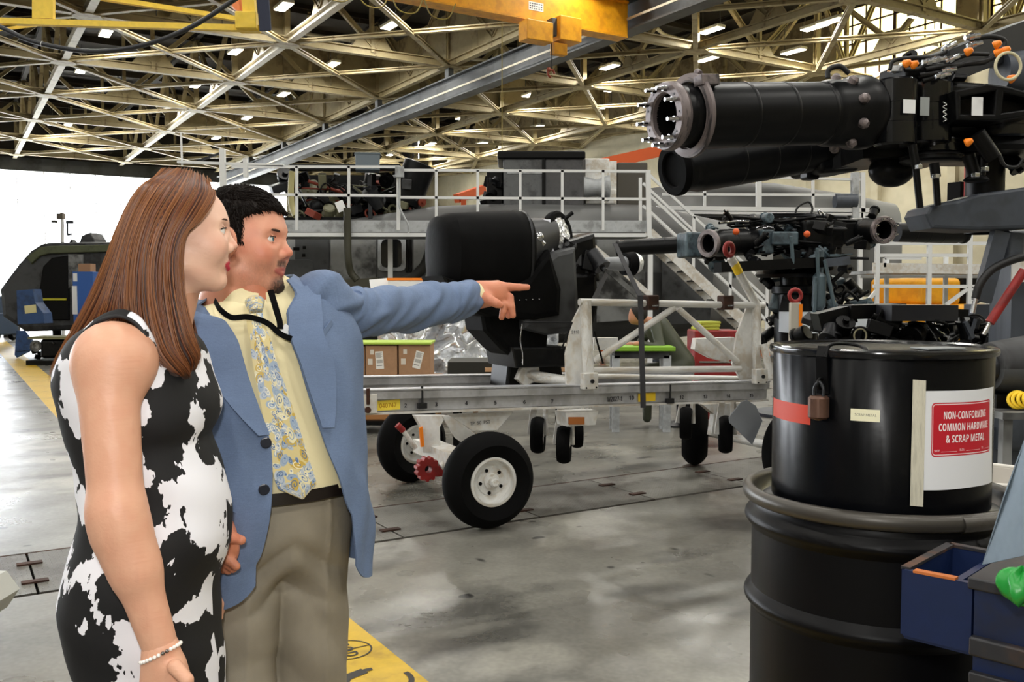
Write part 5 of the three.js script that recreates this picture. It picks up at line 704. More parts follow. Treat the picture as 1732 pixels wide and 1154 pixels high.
// ---------------------------------------------------------------- boxes, foil, benches behind the cart
{
  const D = 9.9, o = thing('storage_table', 'low storage table with lime-green top sheet, behind the cart', 'table', at(655, 735, D).setY(0)), H = inPlace(o), ty = H(655, 640, D).y, w = H(735, 640, D).x - H(560, 640, D).x;
  part(o, 'table_top', box(w, 0.03, 0.6, 0, ty - 0.015, -0.3), K.wood); part(o, 'lower_shelf', box(w, 0.05, 0.6, 0, 0.12, -0.3), K.black); for (const x of [-w / 2 + 0.04, w / 2 - 0.04]) for (const z of [-0.05, -0.55]) part(o, 'leg', box(0.05, ty - 0.03, 0.05, x, (ty - 0.03) / 2, z), K.wood);
  const lids = ['leftmost, half hidden by the blue jacket', 'middle, with a tall white shipping label', 'rightmost, with a slanted white label']; let i = 0;
  const lt = canvasTex(128, 256, (c) => { c.fillStyle = '#e8e6e0'; c.fillRect(0, 0, 128, 256); c.fillStyle = '#55534e'; for (let k = 0; k < 9; k++) c.fillRect(12, 20 + k * 9, 100 - (k % 3) * 14, 4); for (let k = 0; k < 22; k++) c.fillRect(14 + k * 4.6, 120, 1 + (k * 7) % 3, 50); c.fillRect(12, 200, 90, 10); });
  for (const [u0, u1, v0] of [[566, 616, 586], [618, 671, 585], [674, 727, 584]]) {
    const a = H(u0, 640, D), b = H(u1, v0, D), hh = b.y - ty, bx = thing('cardboard_box', 'brown cardboard box, ' + lids[i] + ', under the lime sheet', 'box', o.position.clone().add(V((a.x + b.x) / 2, ty, -0.28)), 0, 'cardboard boxes on the storage table');
    part(bx, 'carton', box(b.x - a.x, hh, 0.5, 0, hh / 2, 0, 0, 0, 0, 0.004), K.card); if (i) { const g = new THREE.PlaneGeometry(0.085, 0.19); g.rotateZ(i === 2 ? -0.25 : 0.06); g.translate(i === 2 ? 0.04 : -0.02, hh * 0.55, 0.252); part(bx, 'shipping_label', g, new THREE.MeshStandardMaterial({ map: lt, roughness: 0.6 })); } for (const [x, y, s] of [[-0.1, 0.8, 0.04], [-0.12, 0.5, 0.05]]) part(bx, 'tape_patch', box(s, s * 1.3, 0.002, x, hh * y, 0.251), mat('#d5cdc0', 0.7)); i++;
  }
  { const a = H(566, 582, D), b = H(729, 580, D), g = solo('lime_sheet', 'thin lime-green sheet lying over the three cardboard boxes', 'sheet', box(b.x - a.x, 0.02, 0.56, (a.x + b.x) / 2 + o.position.x, o.position.y + H(640, 583, D).y + 0.012, o.position.z - 0.28), K.lime); }
  const low = thing('cardboard_box', 'orange-brown carton on the lower shelf under the table', 'box', o.position.clone().add(V(-0.05, 0.145, -0.3))); part(low, 'carton', box(0.42, 0.26, 0.4, 0, 0.13, 0, 0, 0, 0, 0.004), mat('#a87444', 0.8)); part(low, 'flap', box(0.42, 0.008, 0.19, 0, 0.264, 0.1), mat('#a87444', 0.8));
}
{ // foil blanket over something on a stand
  const D = 11.3, c = at(735, 590, D), o = thing('foil_blanket', 'crumpled silver foil blanket draped behind the cart', 'foil blanket', c.clone().setY(0)), H = inPlace(o);
  const g = sheet(70, 40, (s, t) => { const u = lerp(640, 838, s), v = lerp(524 + 16 * Math.sin(s * 5), 652, t), p = H(u, v, D); const n = Math.abs(noise3(s * 6 + t * 2, t * 4, 1) - 0.5) * 0.9 + Math.abs(noise3(s * 13 - t * 4, t * 6, 4) - 0.5) * 0.4; p.z += n + 0.5 * t - 0.2; return p; }, false, (s, t) => [s * 1.4, t]); part(o, 'foil', g, mat('#f4f6f9', 0.24, 0.9, { bumpMap: T.crumple, bumpScale: 0.012, side: THREE.DoubleSide })); const y = H(735, 650, D).y; part(o, 'stand_frame', [box(1.2, 0.05, 0.5, 0, y - 0.05, -0.1), box(0.06, y - 0.08, 0.06, -0.5, (y - 0.08) / 2, -0.1), box(0.06, y - 0.08, 0.06, 0.5, (y - 0.08) / 2, -0.1)], K.wood);
  const f2 = thing('foil_wrap', 'silver foil wrap hanging behind the black pylon skirt', 'foil wrap', at(922, 580, 9.6)), G = inPlace(f2); part(f2, 'foil', sheet(24, 20, (s, t) => { const p = G(lerp(898, 944, s), lerp(546, 604, t), 9.6); p.z += (noise3(s * 6, t * 6, 9) - 0.5) * 0.3; return p; }), mat('#f2f4f7', 0.3, 0.55, { bumpMap: T.crumple, bumpScale: 0.02, side: THREE.DoubleSide })); part(f2, 'core', box(0.24, 0.5, 0.1, 0, -0.12, -0.22), K.hullDark);
  const b = thing('work_table', 'dark work table with wooden edge behind the cart', 'table', at(860, 700, 8.9).setY(0)), B = inPlace(b), ty = B(860, 610, 8.9).y; part(b, 'table_top', box(1.15, 0.12, 0.6, 0, ty - 0.06, -0.1), mat('#26251f', 0.7)); part(b, 'wood_edge', box(0.8, 0.035, 0.05, 0.18, ty - 0.07, 0.23), mat('#c69a72', 0.7)); for (const x of [-0.5, 0.5]) for (const z of [0.12, -0.34]) part(b, 'leg', box(0.06, ty - 0.12, 0.06, x, (ty - 0.12) / 2, z), K.black);
  const wb = thing('white_carton', 'white carton with orange lid edge behind the blue sleeve', 'box', at(700, 500, 12).setY(0)), Wb = inPlace(wb), y0 = Wb(700, 520, 12).y, y1 = Wb(700, 474, 12).y; part(wb, 'carton', box(0.62, y1 - y0, 0.4, 0, (y0 + y1) / 2, 0), K.paper); part(wb, 'lid_edge', box(0.64, 0.03, 0.42, 0, y1 + 0.01, 0), K.orangeBright); part(wb, 'stand_shelf', box(0.9, 0.04, 0.5, 0, y0 - 0.02, 0), K.wood); for (const x of [-0.4, 0.4]) part(wb, 'leg', box(0.05, y0 - 0.04, 0.05, x, (y0 - 0.04) / 2, 0), K.wood); part(wb, 'paper_sheet', box(0.26, 0.2, 0.01, -0.42, y1 - 0.08, 0.1, 0.3, -0.3, 0.1), K.paper);
}
{ // lime table, red tool chest
  const D = 10.2, o = thing('lime_table', 'small table with bright lime top where the seated worker leans', 'table', at(1085, 680, D).setY(0)), H = inPlace(o), ty = H(1085, 585, D).y; part(o, 'table_top', box(0.72, 0.05, 0.4, -0.02, ty - 0.025, 0, 0, 0, 0, 0.01), mat('#7fae2c', 0.6)); part(o, 'apron', box(0.6, 0.08, 0.3, -0.02, ty - 0.09, 0), K.hullDark); for (const [x, z] of [[-0.3, 0.12], [0.26, 0.12], [-0.3, -0.12], [0.26, -0.12]]) part(o, 'leg', box(0.08, ty - 0.1, 0.06, x, (ty - 0.1) / 2, z), K.greyPaint);
  const c = thing('tool_chest', 'red metal tool chest beside the white fixture', 'tool chest', at(1205, 680, 11.3).setY(0)), G = inPlace(c), y1 = G(1205, 558, 11.3).y; part(c, 'chest', box(0.55, y1, 0.5, 0, y1 / 2, 0, 0, 0, 0, 0.02), K.red); for (let k = 0; k < 4; k++) part(c, 'drawer_pull', box(0.44, 0.02, 0.02, 0, y1 * (0.25 + 0.2 * k), 0.26), K.chrome); const s = thing('folded_cloth', 'stack of folded lime cloths on the red tool chest', 'cloth', c.position.clone().add(V(-0.1, y1, 0))); for (let k = 0; k < 3; k++) part(s, 'cloth_layer', box(0.3 - 0.02 * k, 0.035, 0.26, 0.01 * k, 0.018 + 0.036 * k, 0, 0.1 * k, 0, 0, 0.012), mat('#b9c04a', 0.8));
}
// ---------------------------------------------------------------- left of the aisle
{
  const D = 26, o = thing('helicopter_cockpit', 'dark green helicopter nose with open cockpit beyond the woman', 'aircraft', at(115, 590, D).setY(0)), H = inPlace(o), ol = mat('#ffffff', 0.6, 0, { map: patina([86, 92, 66], [52, 56, 42], 0.8, 5, 191) });
  const poly = (pts, z, th, m, n, b = 0.03) => part(o, n, move(extrude(pts.map(([u, v]) => { const p = hit(o, u, v, 'z', z); return [p.x, p.y]; }), th, b), 0, 0, z), m);
  poly([[36, 492], [46, 478], [66, 452], [82, 434], [98, 424], [112, 422], [230, 420], [260, 440], [260, 545], [70, 550], [40, 530]], 0, 1.8, K.hullDark, 'shell', 0.15); poly([[78, 438], [98, 423], [112, 421], [230, 418], [230, 426], [112, 430], [96, 434], [84, 446]], 0, 2.0, ol, 'green_roof_edge'); poly([[76, 452], [90, 438], [116, 434], [116, 540], [74, 540], [70, 490]], 0.9, 0.12, K.black, 'cockpit_opening'); poly([[118, 432], [140, 432], [138, 470], [118, 486]], 0.92, 0.12, K.hull, 'door_post'); poly([[72, 505], [112, 505], [112, 508], [72, 508]], 0.98, 0.05, mat('#c8c22a', 0.5), 'yellow_sill', 0.005); poly([[118, 418], [124, 408], [128, 414], [133, 430], [114, 430]], 0, 0.3, K.black, 'antenna_fin'); poly([[146, 415], [150, 402], [162, 397], [168, 406], [172, 418]], 0, 0.8, K.hullDark, 'rotor_fairing'); poly([[28, 478], [40, 483], [44, 486], [30, 482]], 0.5, 0.05, K.black, 'pitot_probe', 0.005); for (const x of [-0.3, 1.2]) part(o, 'landing_leg', rod(V(x, 0, 0), V(x, 0.9, 0), 0.12), K.black);
  const hz = at(100, 372, 30), sg = thing('signal_mast', 'white signal mast with small boxes, standing out against the bright door', 'mast', hz.clone().setY(0)), G = inPlace(sg); part(sg, 'pole', rod(V(0.05, 0, 0), G(105, 360, 30), 0.06), K.whiteRail); part(sg, 'mast_head', box(0.2, 0.18, 0.2, ...G(103, 366, 30).toArray()), mat('#6d655c', 0.6)); part(sg, 'side_arm', box(0.16, 0.08, 0.1, ...G(92, 375, 30).toArray()), mat('#4a4640', 0.6)); part(sg, 'side_arm', box(0.22, 0.1, 0.1, ...G(118, 376, 30).toArray()), K.slate); part(sg, 'drop_bracket', [rod(G(114, 378, 30), G(114, 398, 30), 0.03), rod(G(114, 398, 30), G(121, 396, 30), 0.03)], K.slate);
  const S = 21.6, st = thing('support_stand', 'blue steel support stand with a cream label, in front of the helicopter nose', 'stand', at(70, 600, S).setY(0)), B = inPlace(st), pl = (pts, z, th, m, n) => part(st, n, move(extrude(pts.map(([u, v]) => { const p = hit(st, u, v, 'z', z); return [p.x, p.y]; }), th, 0.01), 0, 0, z), m);
  pl([[36, 492], [62, 490], [66, 512], [80, 530], [82, 546], [38, 548]], 0, 0.4, K.blueStand, 'side_cheek'); pl([[42, 518], [60, 516], [61, 528], [43, 530]], 0.205, 0.01, mat('#d8cf9a', 0.7), 'cream_label'); pl([[30, 560], [40, 560], [56, 578], [58, 590], [30, 604], [27, 600]], 0.1, 0.1, K.blueStand, 'leg'); pl([[30, 586], [84, 582], [84, 589], [30, 594]], 0.1, 0.15, K.blueStand, 'foot_rail');
  const gb = thing('gearbox', 'dark grey gearbox casting on a low pallet beside the aisle', 'gearbox', at(108, 605, 19.8).setY(0)), Q = inPlace(gb); const a = Q(62, 600, 19.8), b = Q(160, 552, 19.8); part(gb, 'pallet', box(b.x - a.x, a.y > 0.06 ? 0.1 : 0.06, 0.9, (a.x + b.x) / 2, 0.05, 0), K.black); part(gb, 'casting', box((b.x - a.x) * 0.7, 0.42, 0.5, (a.x + b.x) / 2, 0.34, 0, 0.1, 0, 0, 0.08), K.gun); part(gb, 'bearing_cover', lathe([[0, 0], [0.1, 0], [0.12, 0.02], [0.12, 0.06], [0.07, 0.06], [0.06, 0.02], [0, 0.02]], 24, V(a.x + 0.14, 0.4, 0.25), V(0, 0, 1)), K.hull); part(gb, 'top_plate', box(b.x - a.x, 0.05, 0.7, (a.x + b.x) / 2, 0.57, 0), mat('#6b6a4a', 0.7)); clutter(gb, [a.x, b.x, 0.12, 0.55, 0.0, 0.35], 16, 103, [K.gun, K.black, K.darkMetal], 1);
  const cr = thing('blue_crate', 'blue crate with white label stacked near the helicopter nose', 'crate', at(150, 570, 23).setY(0)), Cc = inPlace(cr), y1 = Cc(150, 460, 23).y; part(cr, 'crate_body', box(0.5, y1, 0.5, 0, y1 / 2, 0, 0, 0, 0, 0.01), mat('#2d5fae', 0.5)); part(cr, 'label', box(0.1, 0.2, 0.01, -0.18, y1 - 0.14, 0.255), K.paper); part(cr, 'white_panel', box(0.12, 0.7, 0.02, -0.2, y1 - 0.7, 0.26), K.paper); const cb = thing('cardboard_box', 'small cardboard box on top of the blue crate', 'box', cr.position.clone().add(V(0.0, y1, 0))); part(cb, 'carton', box(0.3, 0.2, 0.3, 0, 0.1, 0, 0, 0, 0, 0.004), mat('#a98264', 0.8)); part(cb, 'tape', box(0.04, 0.002, 0.3, 0, 0.2, 0), mat('#c9b08c', 0.5));
  const tg = thing('tow_tractor', 'dark blue tow tractor with red lamp at the far aisle edge', 'vehicle', at(2, 577, 29).setY(0)), y2 = 0; part(tg, 'vehicle_body', box(0.42, 0.7, 1.4, -0.02, 0.55, 0, 0, 0, 0, 0.05), mat('#1d3550', 0.5)); part(tg, 'cab', box(0.3, 0.55, 0.8, -0.06, 1.15, 0, 0, 0, 0, 0.05), mat('#1d3550', 0.5)); part(tg, 'tail_lamp', box(0.2, 0.1, 0.02, 0.02, 0.5, 0.71), K.red); for (const z of [0.5, -0.5]) wheel(tg, 'wheel', V(0.1, 0.2, z), V(1, 0, 0), 0.2, 0.16, 0.1, K.slate, 0);
  const sh = thing('parts_shelf', 'open parts shelf beside the tow tractor', 'shelf', at(20, 566, 31.5).setY(0)); for (const y of [0.1, 0.35, 0.6, 0.85]) part(sh, 'shelf_board', box(0.36, 0.04, 0.4, 0, y, 0), K.hullDark); for (const x of [-0.17, 0.17]) part(sh, 'upright', box(0.03, 0.95, 0.4, x, 0.475, 0), K.hullDark); clutter(sh, [-0.14, 0.14, 0.14, 0.8, -0.1, 0.1], 10, 107, [K.gun, K.hull, K.darkMetal], 1); part(sh, 'monitor', box(0.25, 0.3, 0.06, -0.06, 1.05, 0, 0.2, 0, 0.1, 0.01), K.black);
}
{ // corner of a covered trolley at the frame's left edge
  const p = at(-42, 1040, 2.9), o = thing('covered_trolley', 'grey covered trolley corner with a chrome latch, cut by the frame', 'trolley', p.clone().setY(0)), H = inPlace(o), y = H(0, 1020, 2.9).y; part(o, 'cover', turn(extrude([[-0.3, -0.05], [0.02, -0.05], [0.055, 0.0], [0.02, 0.05], [-0.3, 0.06]], 0.3, 0.012), 0, 0, 0, 0, y, 0), mat('#b3b4ae', 0.7)); part(o, 'trolley_body', box(0.3, y - 0.1, 0.26, -0.16, (y - 0.1) / 2 + 0.05, 0, 0, 0, 0, 0.01), mat('#8fa3b5', 0.4, 0.4)); part(o, 'latch', rod(V(-0.01, H(0, 1118, 2.9).y, 0.06), V(0.025, H(0, 1114, 2.9).y, 0.06), 0.012), K.chrome); for (const [x, z] of [[-0.25, 0.1], [-0.05, 0.1], [-0.25, -0.1], [-0.05, -0.1]]) part(o, 'castor', rod(V(x, 0.03, z - 0.015), V(x, 0.03, z + 0.015), 0.03), K.rubber);
}
// ---------------------------------------------------------------- cranes overhead
{
  const D = 24.1, aY = HC - 1.35, o = thing('bridge_crane', 'big yellow overhead bridge crane girder with hoist', 'crane', bld(15.2, 0, 19), PHI), H = (u, v, a = 0) => hit(o, u, v, 'z', a);
  const e = H(1053, 66), y0 = e.y, x1 = e.x, L = 16; part(o, 'girder', [box(L, 0.86, 0.06, x1 - L / 2, y0 + 0.43, 0.14), box(L, 0.86, 0.06, x1 - L / 2, y0 + 0.43, -0.14), box(L, 0.05, 0.5, x1 - L / 2, y0 + 0.86, 0), box(L, 0.04, 0.44, x1 - L / 2, y0 + 0.0, 0)], K.yellow); part(o, 'end_plate', box(0.04, 0.86, 0.3, x1 + 0.02, y0 + 0.43, 0), K.yellow);
  const q = H(907, 11, 0.18); const cap = new THREE.MeshStandardMaterial({ map: canvasTex(256, 96, (c) => { c.fillStyle = '#e9e6dc'; c.fillRect(0, 0, 256, 96); c.fillStyle = '#4a4a52'; for (let k = 0; k < 3; k++) for (let i = 0; i < 6; i++) c.fillRect(14 + i * 39, 12 + k * 27, 28 - (i * k * 5) % 12, 15); }), roughness: 0.5 }); const pg = new THREE.PlaneGeometry(0.42, 0.2); pg.translate(q.x, q.y, 0.175); part(o, 'capacity_plate', pg, cap);
  const bx = (n, u0, v0, u1, v1, z, d, m) => { const a = H(u0, v1, z), b = H(u1, v0, z); return part(o, n, box(b.x - a.x, b.y - a.y, d, (a.x + b.x) / 2, (a.y + b.y) / 2, z, 0, 0, 0, 0.02), m); };
  bx('hoist_motor', 884, 42, 928, 68, 0.3, 0.4, K.yellow); bx('hoist_drum', 938, 36, 974, 70, 0.3, 0.5, K.yellow); bx('hoist_frame', 928, 34, 940, 62, 0.25, 0.3, K.steel); bx('hook_block', 934, 76, 956, 92, 0.3, 0.2, K.yellow); part(o, 'hoist_rope', [rod(H(932, 64, 0.3), H(934, 118, 0.3), 0.012), rod(H(946, 64, 0.3), H(946, 80, 0.3), 0.012)], K.black); part(o, 'hook', [torus(0.09, 0.03, H(932, 124, 0.3), V(0, 0, 1), 20, 4.6), ball(0.06, ...H(928, 118, 0.3).toArray())], mat('#8a3a20', 0.5)); part(o, 'pendant_rope', rod(H(849, 40, 0.3), H(849, 262, 0.3), 0.01), mat('#8a7a34', 0.7));
  part(o, 'end_truck', box(0.5, 0.3, 1.6, x1 - 0.3, y0 + 1.05, 0), K.yellow); part(o, 'trolley_wheel', rod(V(x1 - 0.3, y0 + 1.25, -0.5), V(x1 - 0.3, y0 + 1.25, 0.5), 0.12), K.steel); for (let k = 0; k < 8; k++) part(o, 'festoon_loop', tube([V(x1 - 5 - k * 0.8, y0, 0.3), V(x1 - 5.2 - k * 0.8, y0 - 0.35, 0.3), V(x1 - 5.6 - k * 0.8, y0 - 0.35, 0.3), V(x1 - 5.8 - k * 0.8, y0, 0.3)], 0.015, 16, 6), mat('#7a6a2a', 0.6)); part(o, 'drive', bx('drive', 1040, -6, 1086, 12, -0.5, 0.4, K.yellow).geometry.clone(), K.yellow);
}
{
  const D = 9, o = thing('jib_crane', 'pale yellow crane frame with black power cable at upper left', 'crane', at(200, 40, D)), H = inPlace(o), B = (n, a, b, w, h, d2 = D) => part(o, n, bar(H(a[0], a[1], D), H(b[0], b[1], d2), w, h), K.yellowPale);
  B('lower_beam', [-40, 35], [440, 49], 0.07, 0.055); B('upper_beam', [170, -4], [405, 33], 0.06, 0.045, D + 0.6); B('hanger_plate', [74, -40], [74, 32], 0.05, 0.2); part(o, 'end_block', box(0.2, 0.16, 0.2, ...H(420, 38, D).toArray(), 0, 0, 0, 0.01), K.yellowPale); B('end_post', [418, -30], [424, 32], 0.08, 0.12); B('side_beam', [0, 50], [80, 40], 0.05, 0.03, D + 0.5); part(o, 'guard', lathe([[0, 0], [0.07, 0], [0.07, 0.05], [0, 0.05]], 20, H(404, 8, D + 0.1), V(0.3, 0, 1)), mat('#e58a5a', 0.5)); part(o, 'hanger_rod', rod(H(74, -30, D), H(74, -30, D).setY(HC - o.position.y), 0.03), K.yellowPale); part(o, 'hanger_rod', rod(H(424, -30, D), H(424, -30, D).setY(HC - o.position.y), 0.03), K.yellowPale);
  part(o, 'power_cable', tube([H(-20, 36, D - 0.3), H(10, 50, D - 0.3), H(50, 68, D - 0.3), H(110, 82, D - 0.3), H(160, 87, D - 0.3), H(215, 82, D - 0.3), H(270, 68, D - 0.3), H(330, 42, D - 0.3), H(402, -4, D - 0.3)], 0.022, 90, 10), mat('#24262c', 0.45)); part(o, 'cable_tie', torus(0.023, 0.003, H(71, 74.5, D - 0.3), V(1, -0.25, 0)), K.paper); part(o, 'navy_strap', bar(H(443, -30, D - 0.1), H(449, 52, D - 0.1), 0.11, 0.03, V(0, 0, 1)), mat('#2a2f42', 0.8), 'navy webbing strap');
}
// ---------------------------------------------------------------- figures: distance fields meshed by surface nets
function nets(min, max, cell, f, colour) {
  const nx = Math.ceil((max.x - min.x) / cell) + 1, ny = Math.ceil((max.y - min.y) / cell) + 1, nz = Math.ceil((max.z - min.z) / cell) + 1, F = new Float32Array(nx * ny * nz), p = V();
  for (let k = 0, i = 0; k < nz; k++) for (let j = 0; j < ny; j++) for (let x = 0; x < nx; x++, i++) { p.set(min.x + x * cell, min.y + j * cell, min.z + k * cell); F[i] = f(p); }
  const id = new Int32Array(nx * ny * nz).fill(-1), pos = [], idx = [], sy = nx, sz = nx * ny, C = [0, 1, sy, sy + 1, sz, sz + 1, sz + sy, sz + sy + 1], O = [[0, 0, 0], [1, 0, 0], [0, 1, 0], [1, 1, 0], [0, 0, 1], [1, 0, 1], [0, 1, 1], [1, 1, 1]], E = [[0, 1], [0, 2], [0, 4], [1, 3], [1, 5], [2, 3], [2, 6], [4, 5], [4, 6], [3, 7], [5, 7], [6, 7]];
  for (let k = 0; k < nz - 1; k++) for (let j = 0; j < ny - 1; j++) for (let x = 0; x < nx - 1; x++) {
    const b = x + j * sy + k * sz; let m = 0; for (let c = 0; c < 8; c++) if (F[b + C[c]] < 0) m |= 1 << c; if (m === 0 || m === 255) continue;
    let sx = 0, sY = 0, sZ = 0, n = 0; for (const [a, c] of E) { const A = F[b + C[a]], B = F[b + C[c]]; if ((A < 0) === (B < 0)) continue; const t = A / (A - B); sx += lerp(O[a][0], O[c][0], t); sY += lerp(O[a][1], O[c][1], t); sZ += lerp(O[a][2], O[c][2], t); n++; }
    id[b] = pos.length / 3; pos.push(min.x + (x + sx / n) * cell, min.y + (j + sY / n) * cell, min.z + (k + sZ / n) * cell);
  }
  const quad = (a, b, c, d, flip) => { if (a < 0 || b < 0 || c < 0 || d < 0) return; if (flip) idx.push(a, c, b, a, d, c); else idx.push(a, b, c, a, c, d); };
  for (let k = 1; k < nz - 1; k++) for (let j = 1; j < ny - 1; j++) for (let x = 1; x < nx - 1; x++) {
    const b = x + j * sy + k * sz, s = F[b] < 0;
    if (s !== F[b + 1] < 0) quad(id[b - sy - sz], id[b - sz], id[b], id[b - sy], !s);
    if (s !== F[b + sy] < 0) quad(id[b - 1 - sz], id[b - 1], id[b], id[b - sz], !s);
    if (s !== F[b + sz] < 0) quad(id[b - 1 - sy], id[b - sy], id[b], id[b - 1], !s);
  }
  const g = new THREE.BufferGeometry(); g.setAttribute('position', new THREE.Float32BufferAttribute(pos, 3)); g.setIndex(idx); g.computeVertexNormals();
  if (colour) { const c = new Float32Array(pos.length); for (let i = 0; i < pos.length; i += 3) { const q = colour(p.set(pos[i], pos[i + 1], pos[i + 2])); c[i] = q[0]; c[i + 1] = q[1]; c[i + 2] = q[2]; } g.setAttribute('color', new THREE.BufferAttribute(c, 3)); }
  return g;
}
const smin = (a, b, k) => { const h = Math.max(k - Math.abs(a - b), 0) / k; return Math.min(a, b) - h * h * k * 0.25; }, smax = (a, b, k) => -smin(-a, -b, k);
function cap(p, a, b, ra, rb) { const bx = b[0] - a[0], by = b[1] - a[1], bz = b[2] - a[2], px = p.x - a[0], py = p.y - a[1], pz = p.z - a[2], t = clamp((px * bx + py * by + pz * bz) / (bx * bx + by * by + bz * bz), 0, 1); return Math.hypot(px - bx * t, py - by * t, pz - bz * t) - lerp(ra, rb, t); }
function ell(p, c, r) { const x = (p.x - c[0]) / r[0], y = (p.y - c[1]) / r[1], z = (p.z - c[2]) / r[2], k = Math.hypot(x, y, z), q = Math.hypot(x / r[0], y / r[1], z / r[2]); return q < 1e-6 ? -Math.min(...r) : k * (k - 1) / q; }
const sph = (p, c, r) => Math.hypot(p.x - c[0], p.y - c[1], p.z - c[2]) - r;
function joinGeo(list) { const P = [], N = [], C = [], U = [], I = []; let n = 0; for (const g of list) { const c = g.attributes.position.count; P.push(...[]); for (let i = 0; i < c; i++) { P.push(g.attributes.position.getX(i), g.attributes.position.getY(i), g.attributes.position.getZ(i)); N.push(g.attributes.normal.getX(i), g.attributes.normal.getY(i), g.attributes.normal.getZ(i)); C.push(g.attributes.color.getX(i), g.attributes.color.getY(i), g.attributes.color.getZ(i)); U.push(g.attributes.position.getX(i) * 4 + g.attributes.position.getZ(i) * 4, g.attributes.position.getY(i) * 4); } const ix = g.index.array; for (let i = 0; i < ix.length; i++) I.push(ix[i] + n); n += c; } const o = new THREE.BufferGeometry(); o.setAttribute('position', new THREE.Float32BufferAttribute(P, 3)); o.setAttribute('normal', new THREE.Float32BufferAttribute(N, 3)); o.setAttribute('color', new THREE.Float32BufferAttribute(C, 3)); o.setAttribute('uv', new THREE.Float32BufferAttribute(U, 2)); o.setIndex(I); return o; }
// head in its own axes: x forward, y up, z to the person's right; about 0.225 high
function headField(s) {
  return (p) => {
    const z = Math.abs(p.z), q = { x: p.x, y: p.y, z };
    let d = ell(q, [-0.02 + (1 - s.skull) * 0.08, 0.026, 0], [0.092 * s.skull, 0.084 * s.skull, 0.073 * s.skull]);
    d = smin(d, ell(q, [0.012, -0.026, 0], [0.051, 0.076, 0.057 * s.wide]), 0.03);
    d = smin(d, cap(q, [-0.012, -0.055, 0.05 * s.wide], [s.chin - 0.006, -0.087, 0.012], 0.014 + s.jaw, 0.014), 0.026);
    d = smin(d, cap(q, [-0.026, -0.05, 0], [-0.06, -0.175, 0], s.neck, s.neck * 1.08), 0.022);
    d = smin(d, ell(q, [0.04, -0.022, 0.037], [0.022, 0.024, 0.02]), 0.025);
    d = smin(d, cap(q, [0.057, 0.025, 0.01], [0.045, 0.024, 0.042], 0.0075 + s.brow, 0.006 + s.brow), 0.016);
    d = smax(d, -ell(q, [0.068, 0.009, 0.031], [0.0135, 0.0115, 0.016]), 0.012);
    d = smin(d, cap(q, [0.058, 0.014, 0], [s.tip - 0.007, -0.0185, 0], 0.0065, s.nose), 0.009);
    d = smin(d, sph(q, [s.tip - 0.0155, -0.0245, 0.0105], 0.0082), 0.006);
    d = smax(d, -sph(q, [s.tip - 0.012, -0.0325, 0.0065], 0.0033), 0.003);
    d = smin(d, ell(q, [0.0545, -0.047, 0], [0.0118, 0.02, 0.028]), 0.012);
    d = smin(d, cap(q, [0.0655, -0.0505, 0], [0.0605, -0.0545, 0.0215], 0.0054, 0.0026), 0.004);
    d = smin(d, cap(q, [0.0645, -0.061, 0], [0.0605, -0.0562, 0.0205], 0.0064, 0.0026), 0.003);
    d = smax(d, -cap(q, [0.0735, -0.0556, 0], [0.0655, -0.0553, 0.0225], 0.0016 + s.open, 0.0012), 0.002);
    d = smin(d, sph(q, [s.chin, -0.085, 0], 0.017), 0.014);
    if (s.ear) d = smin(d, smax(ell(q, [-0.01, 0.0, 0.074 * s.wide + 0.004], [0.019, 0.031, 0.009]), -ell(q, [-0.006, 0.003, 0.082 * s.wide + 0.006], [0.011, 0.02, 0.007]), 0.004), 0.006);
    // eyelids round the ball
    const ex = q.x - 0.0515, ey = q.y - 0.0085, ez = z - 0.031, er = Math.hypot(ex, ey, ez), lid = Math.max(er - 0.0136, -(er - 0.0116)), slit = Math.max(Math.abs(ey + 0.0006) - (0.0049 - 14 * ez * ez), -(ex - 0.001)); d = smin(d, smax(lid, -slit, 0.0012), 0.0025);
    return d;
  };
}
const lin = (hex) => { const c = new THREE.Color(hex); return [c.r, c.g, c.b]; };
const mixc = (a, b, t) => [lerp(a[0], b[0], t), lerp(a[1], b[1], t), lerp(a[2], b[2], t)];
function skinColour(base, flush, lip, beard) {
  const B = lin(base), Fl = lin(flush), L = lin(lip), D = lin('#2a1c15');
  return (p) => {
    const z = Math.abs(p.z); let c = mixc(B, Fl, 0.35 * noise3(p.x * 60, p.y * 60, p.z * 60) + 0.1 * noise3(p.x * 400, p.y * 400, p.z * 400));
    c = mixc(c, Fl, 0.55 * sstep(0.035, 0.008, Math.hypot(p.x - 0.045, p.y + 0.02, z - 0.038))); c = mixc(c, Fl, 0.5 * sstep(0.02, 0.006, Math.hypot(p.x - 0.078, p.y + 0.02, z)));
    const lu = cap({ x: p.x, y: p.y, z }, [0.067, -0.0503, 0], [0.0615, -0.0545, 0.022], 0.0062, 0.0034), ll = cap({ x: p.x, y: p.y, z }, [0.066, -0.0608, 0], [0.0615, -0.056, 0.021], 0.0072, 0.0034); c = mixc(c, L, sstep(0.0016, -0.0006, Math.min(lu, ll)));
    if (beard) { const n = noise3(p.x * 700, p.y * 260, p.z * 700), chin = sstep(0.027, 0.012, Math.hypot((p.x - 0.056), (p.y + 0.09) * 0.8, z * 0.75)) * sstep(-0.063, -0.07, p.y), mo = sstep(0.009, 0.004, Math.abs(p.y + 0.0415)) * sstep(0.026, 0.016, z) * sstep(0.045, 0.055, p.x) * 0.75; c = mixc(c, D, clamp((chin * 1.15 + mo) * (0.55 + 0.9 * n), 0, 0.95)); const st = sstep(-0.03, -0.05, p.y) * sstep(-0.12, -0.1, p.y) * sstep(-0.02, 0.02, p.x); c = mixc(c, lin('#7a5a4c'), 0.28 * st * n); }
    return c;
  };
}
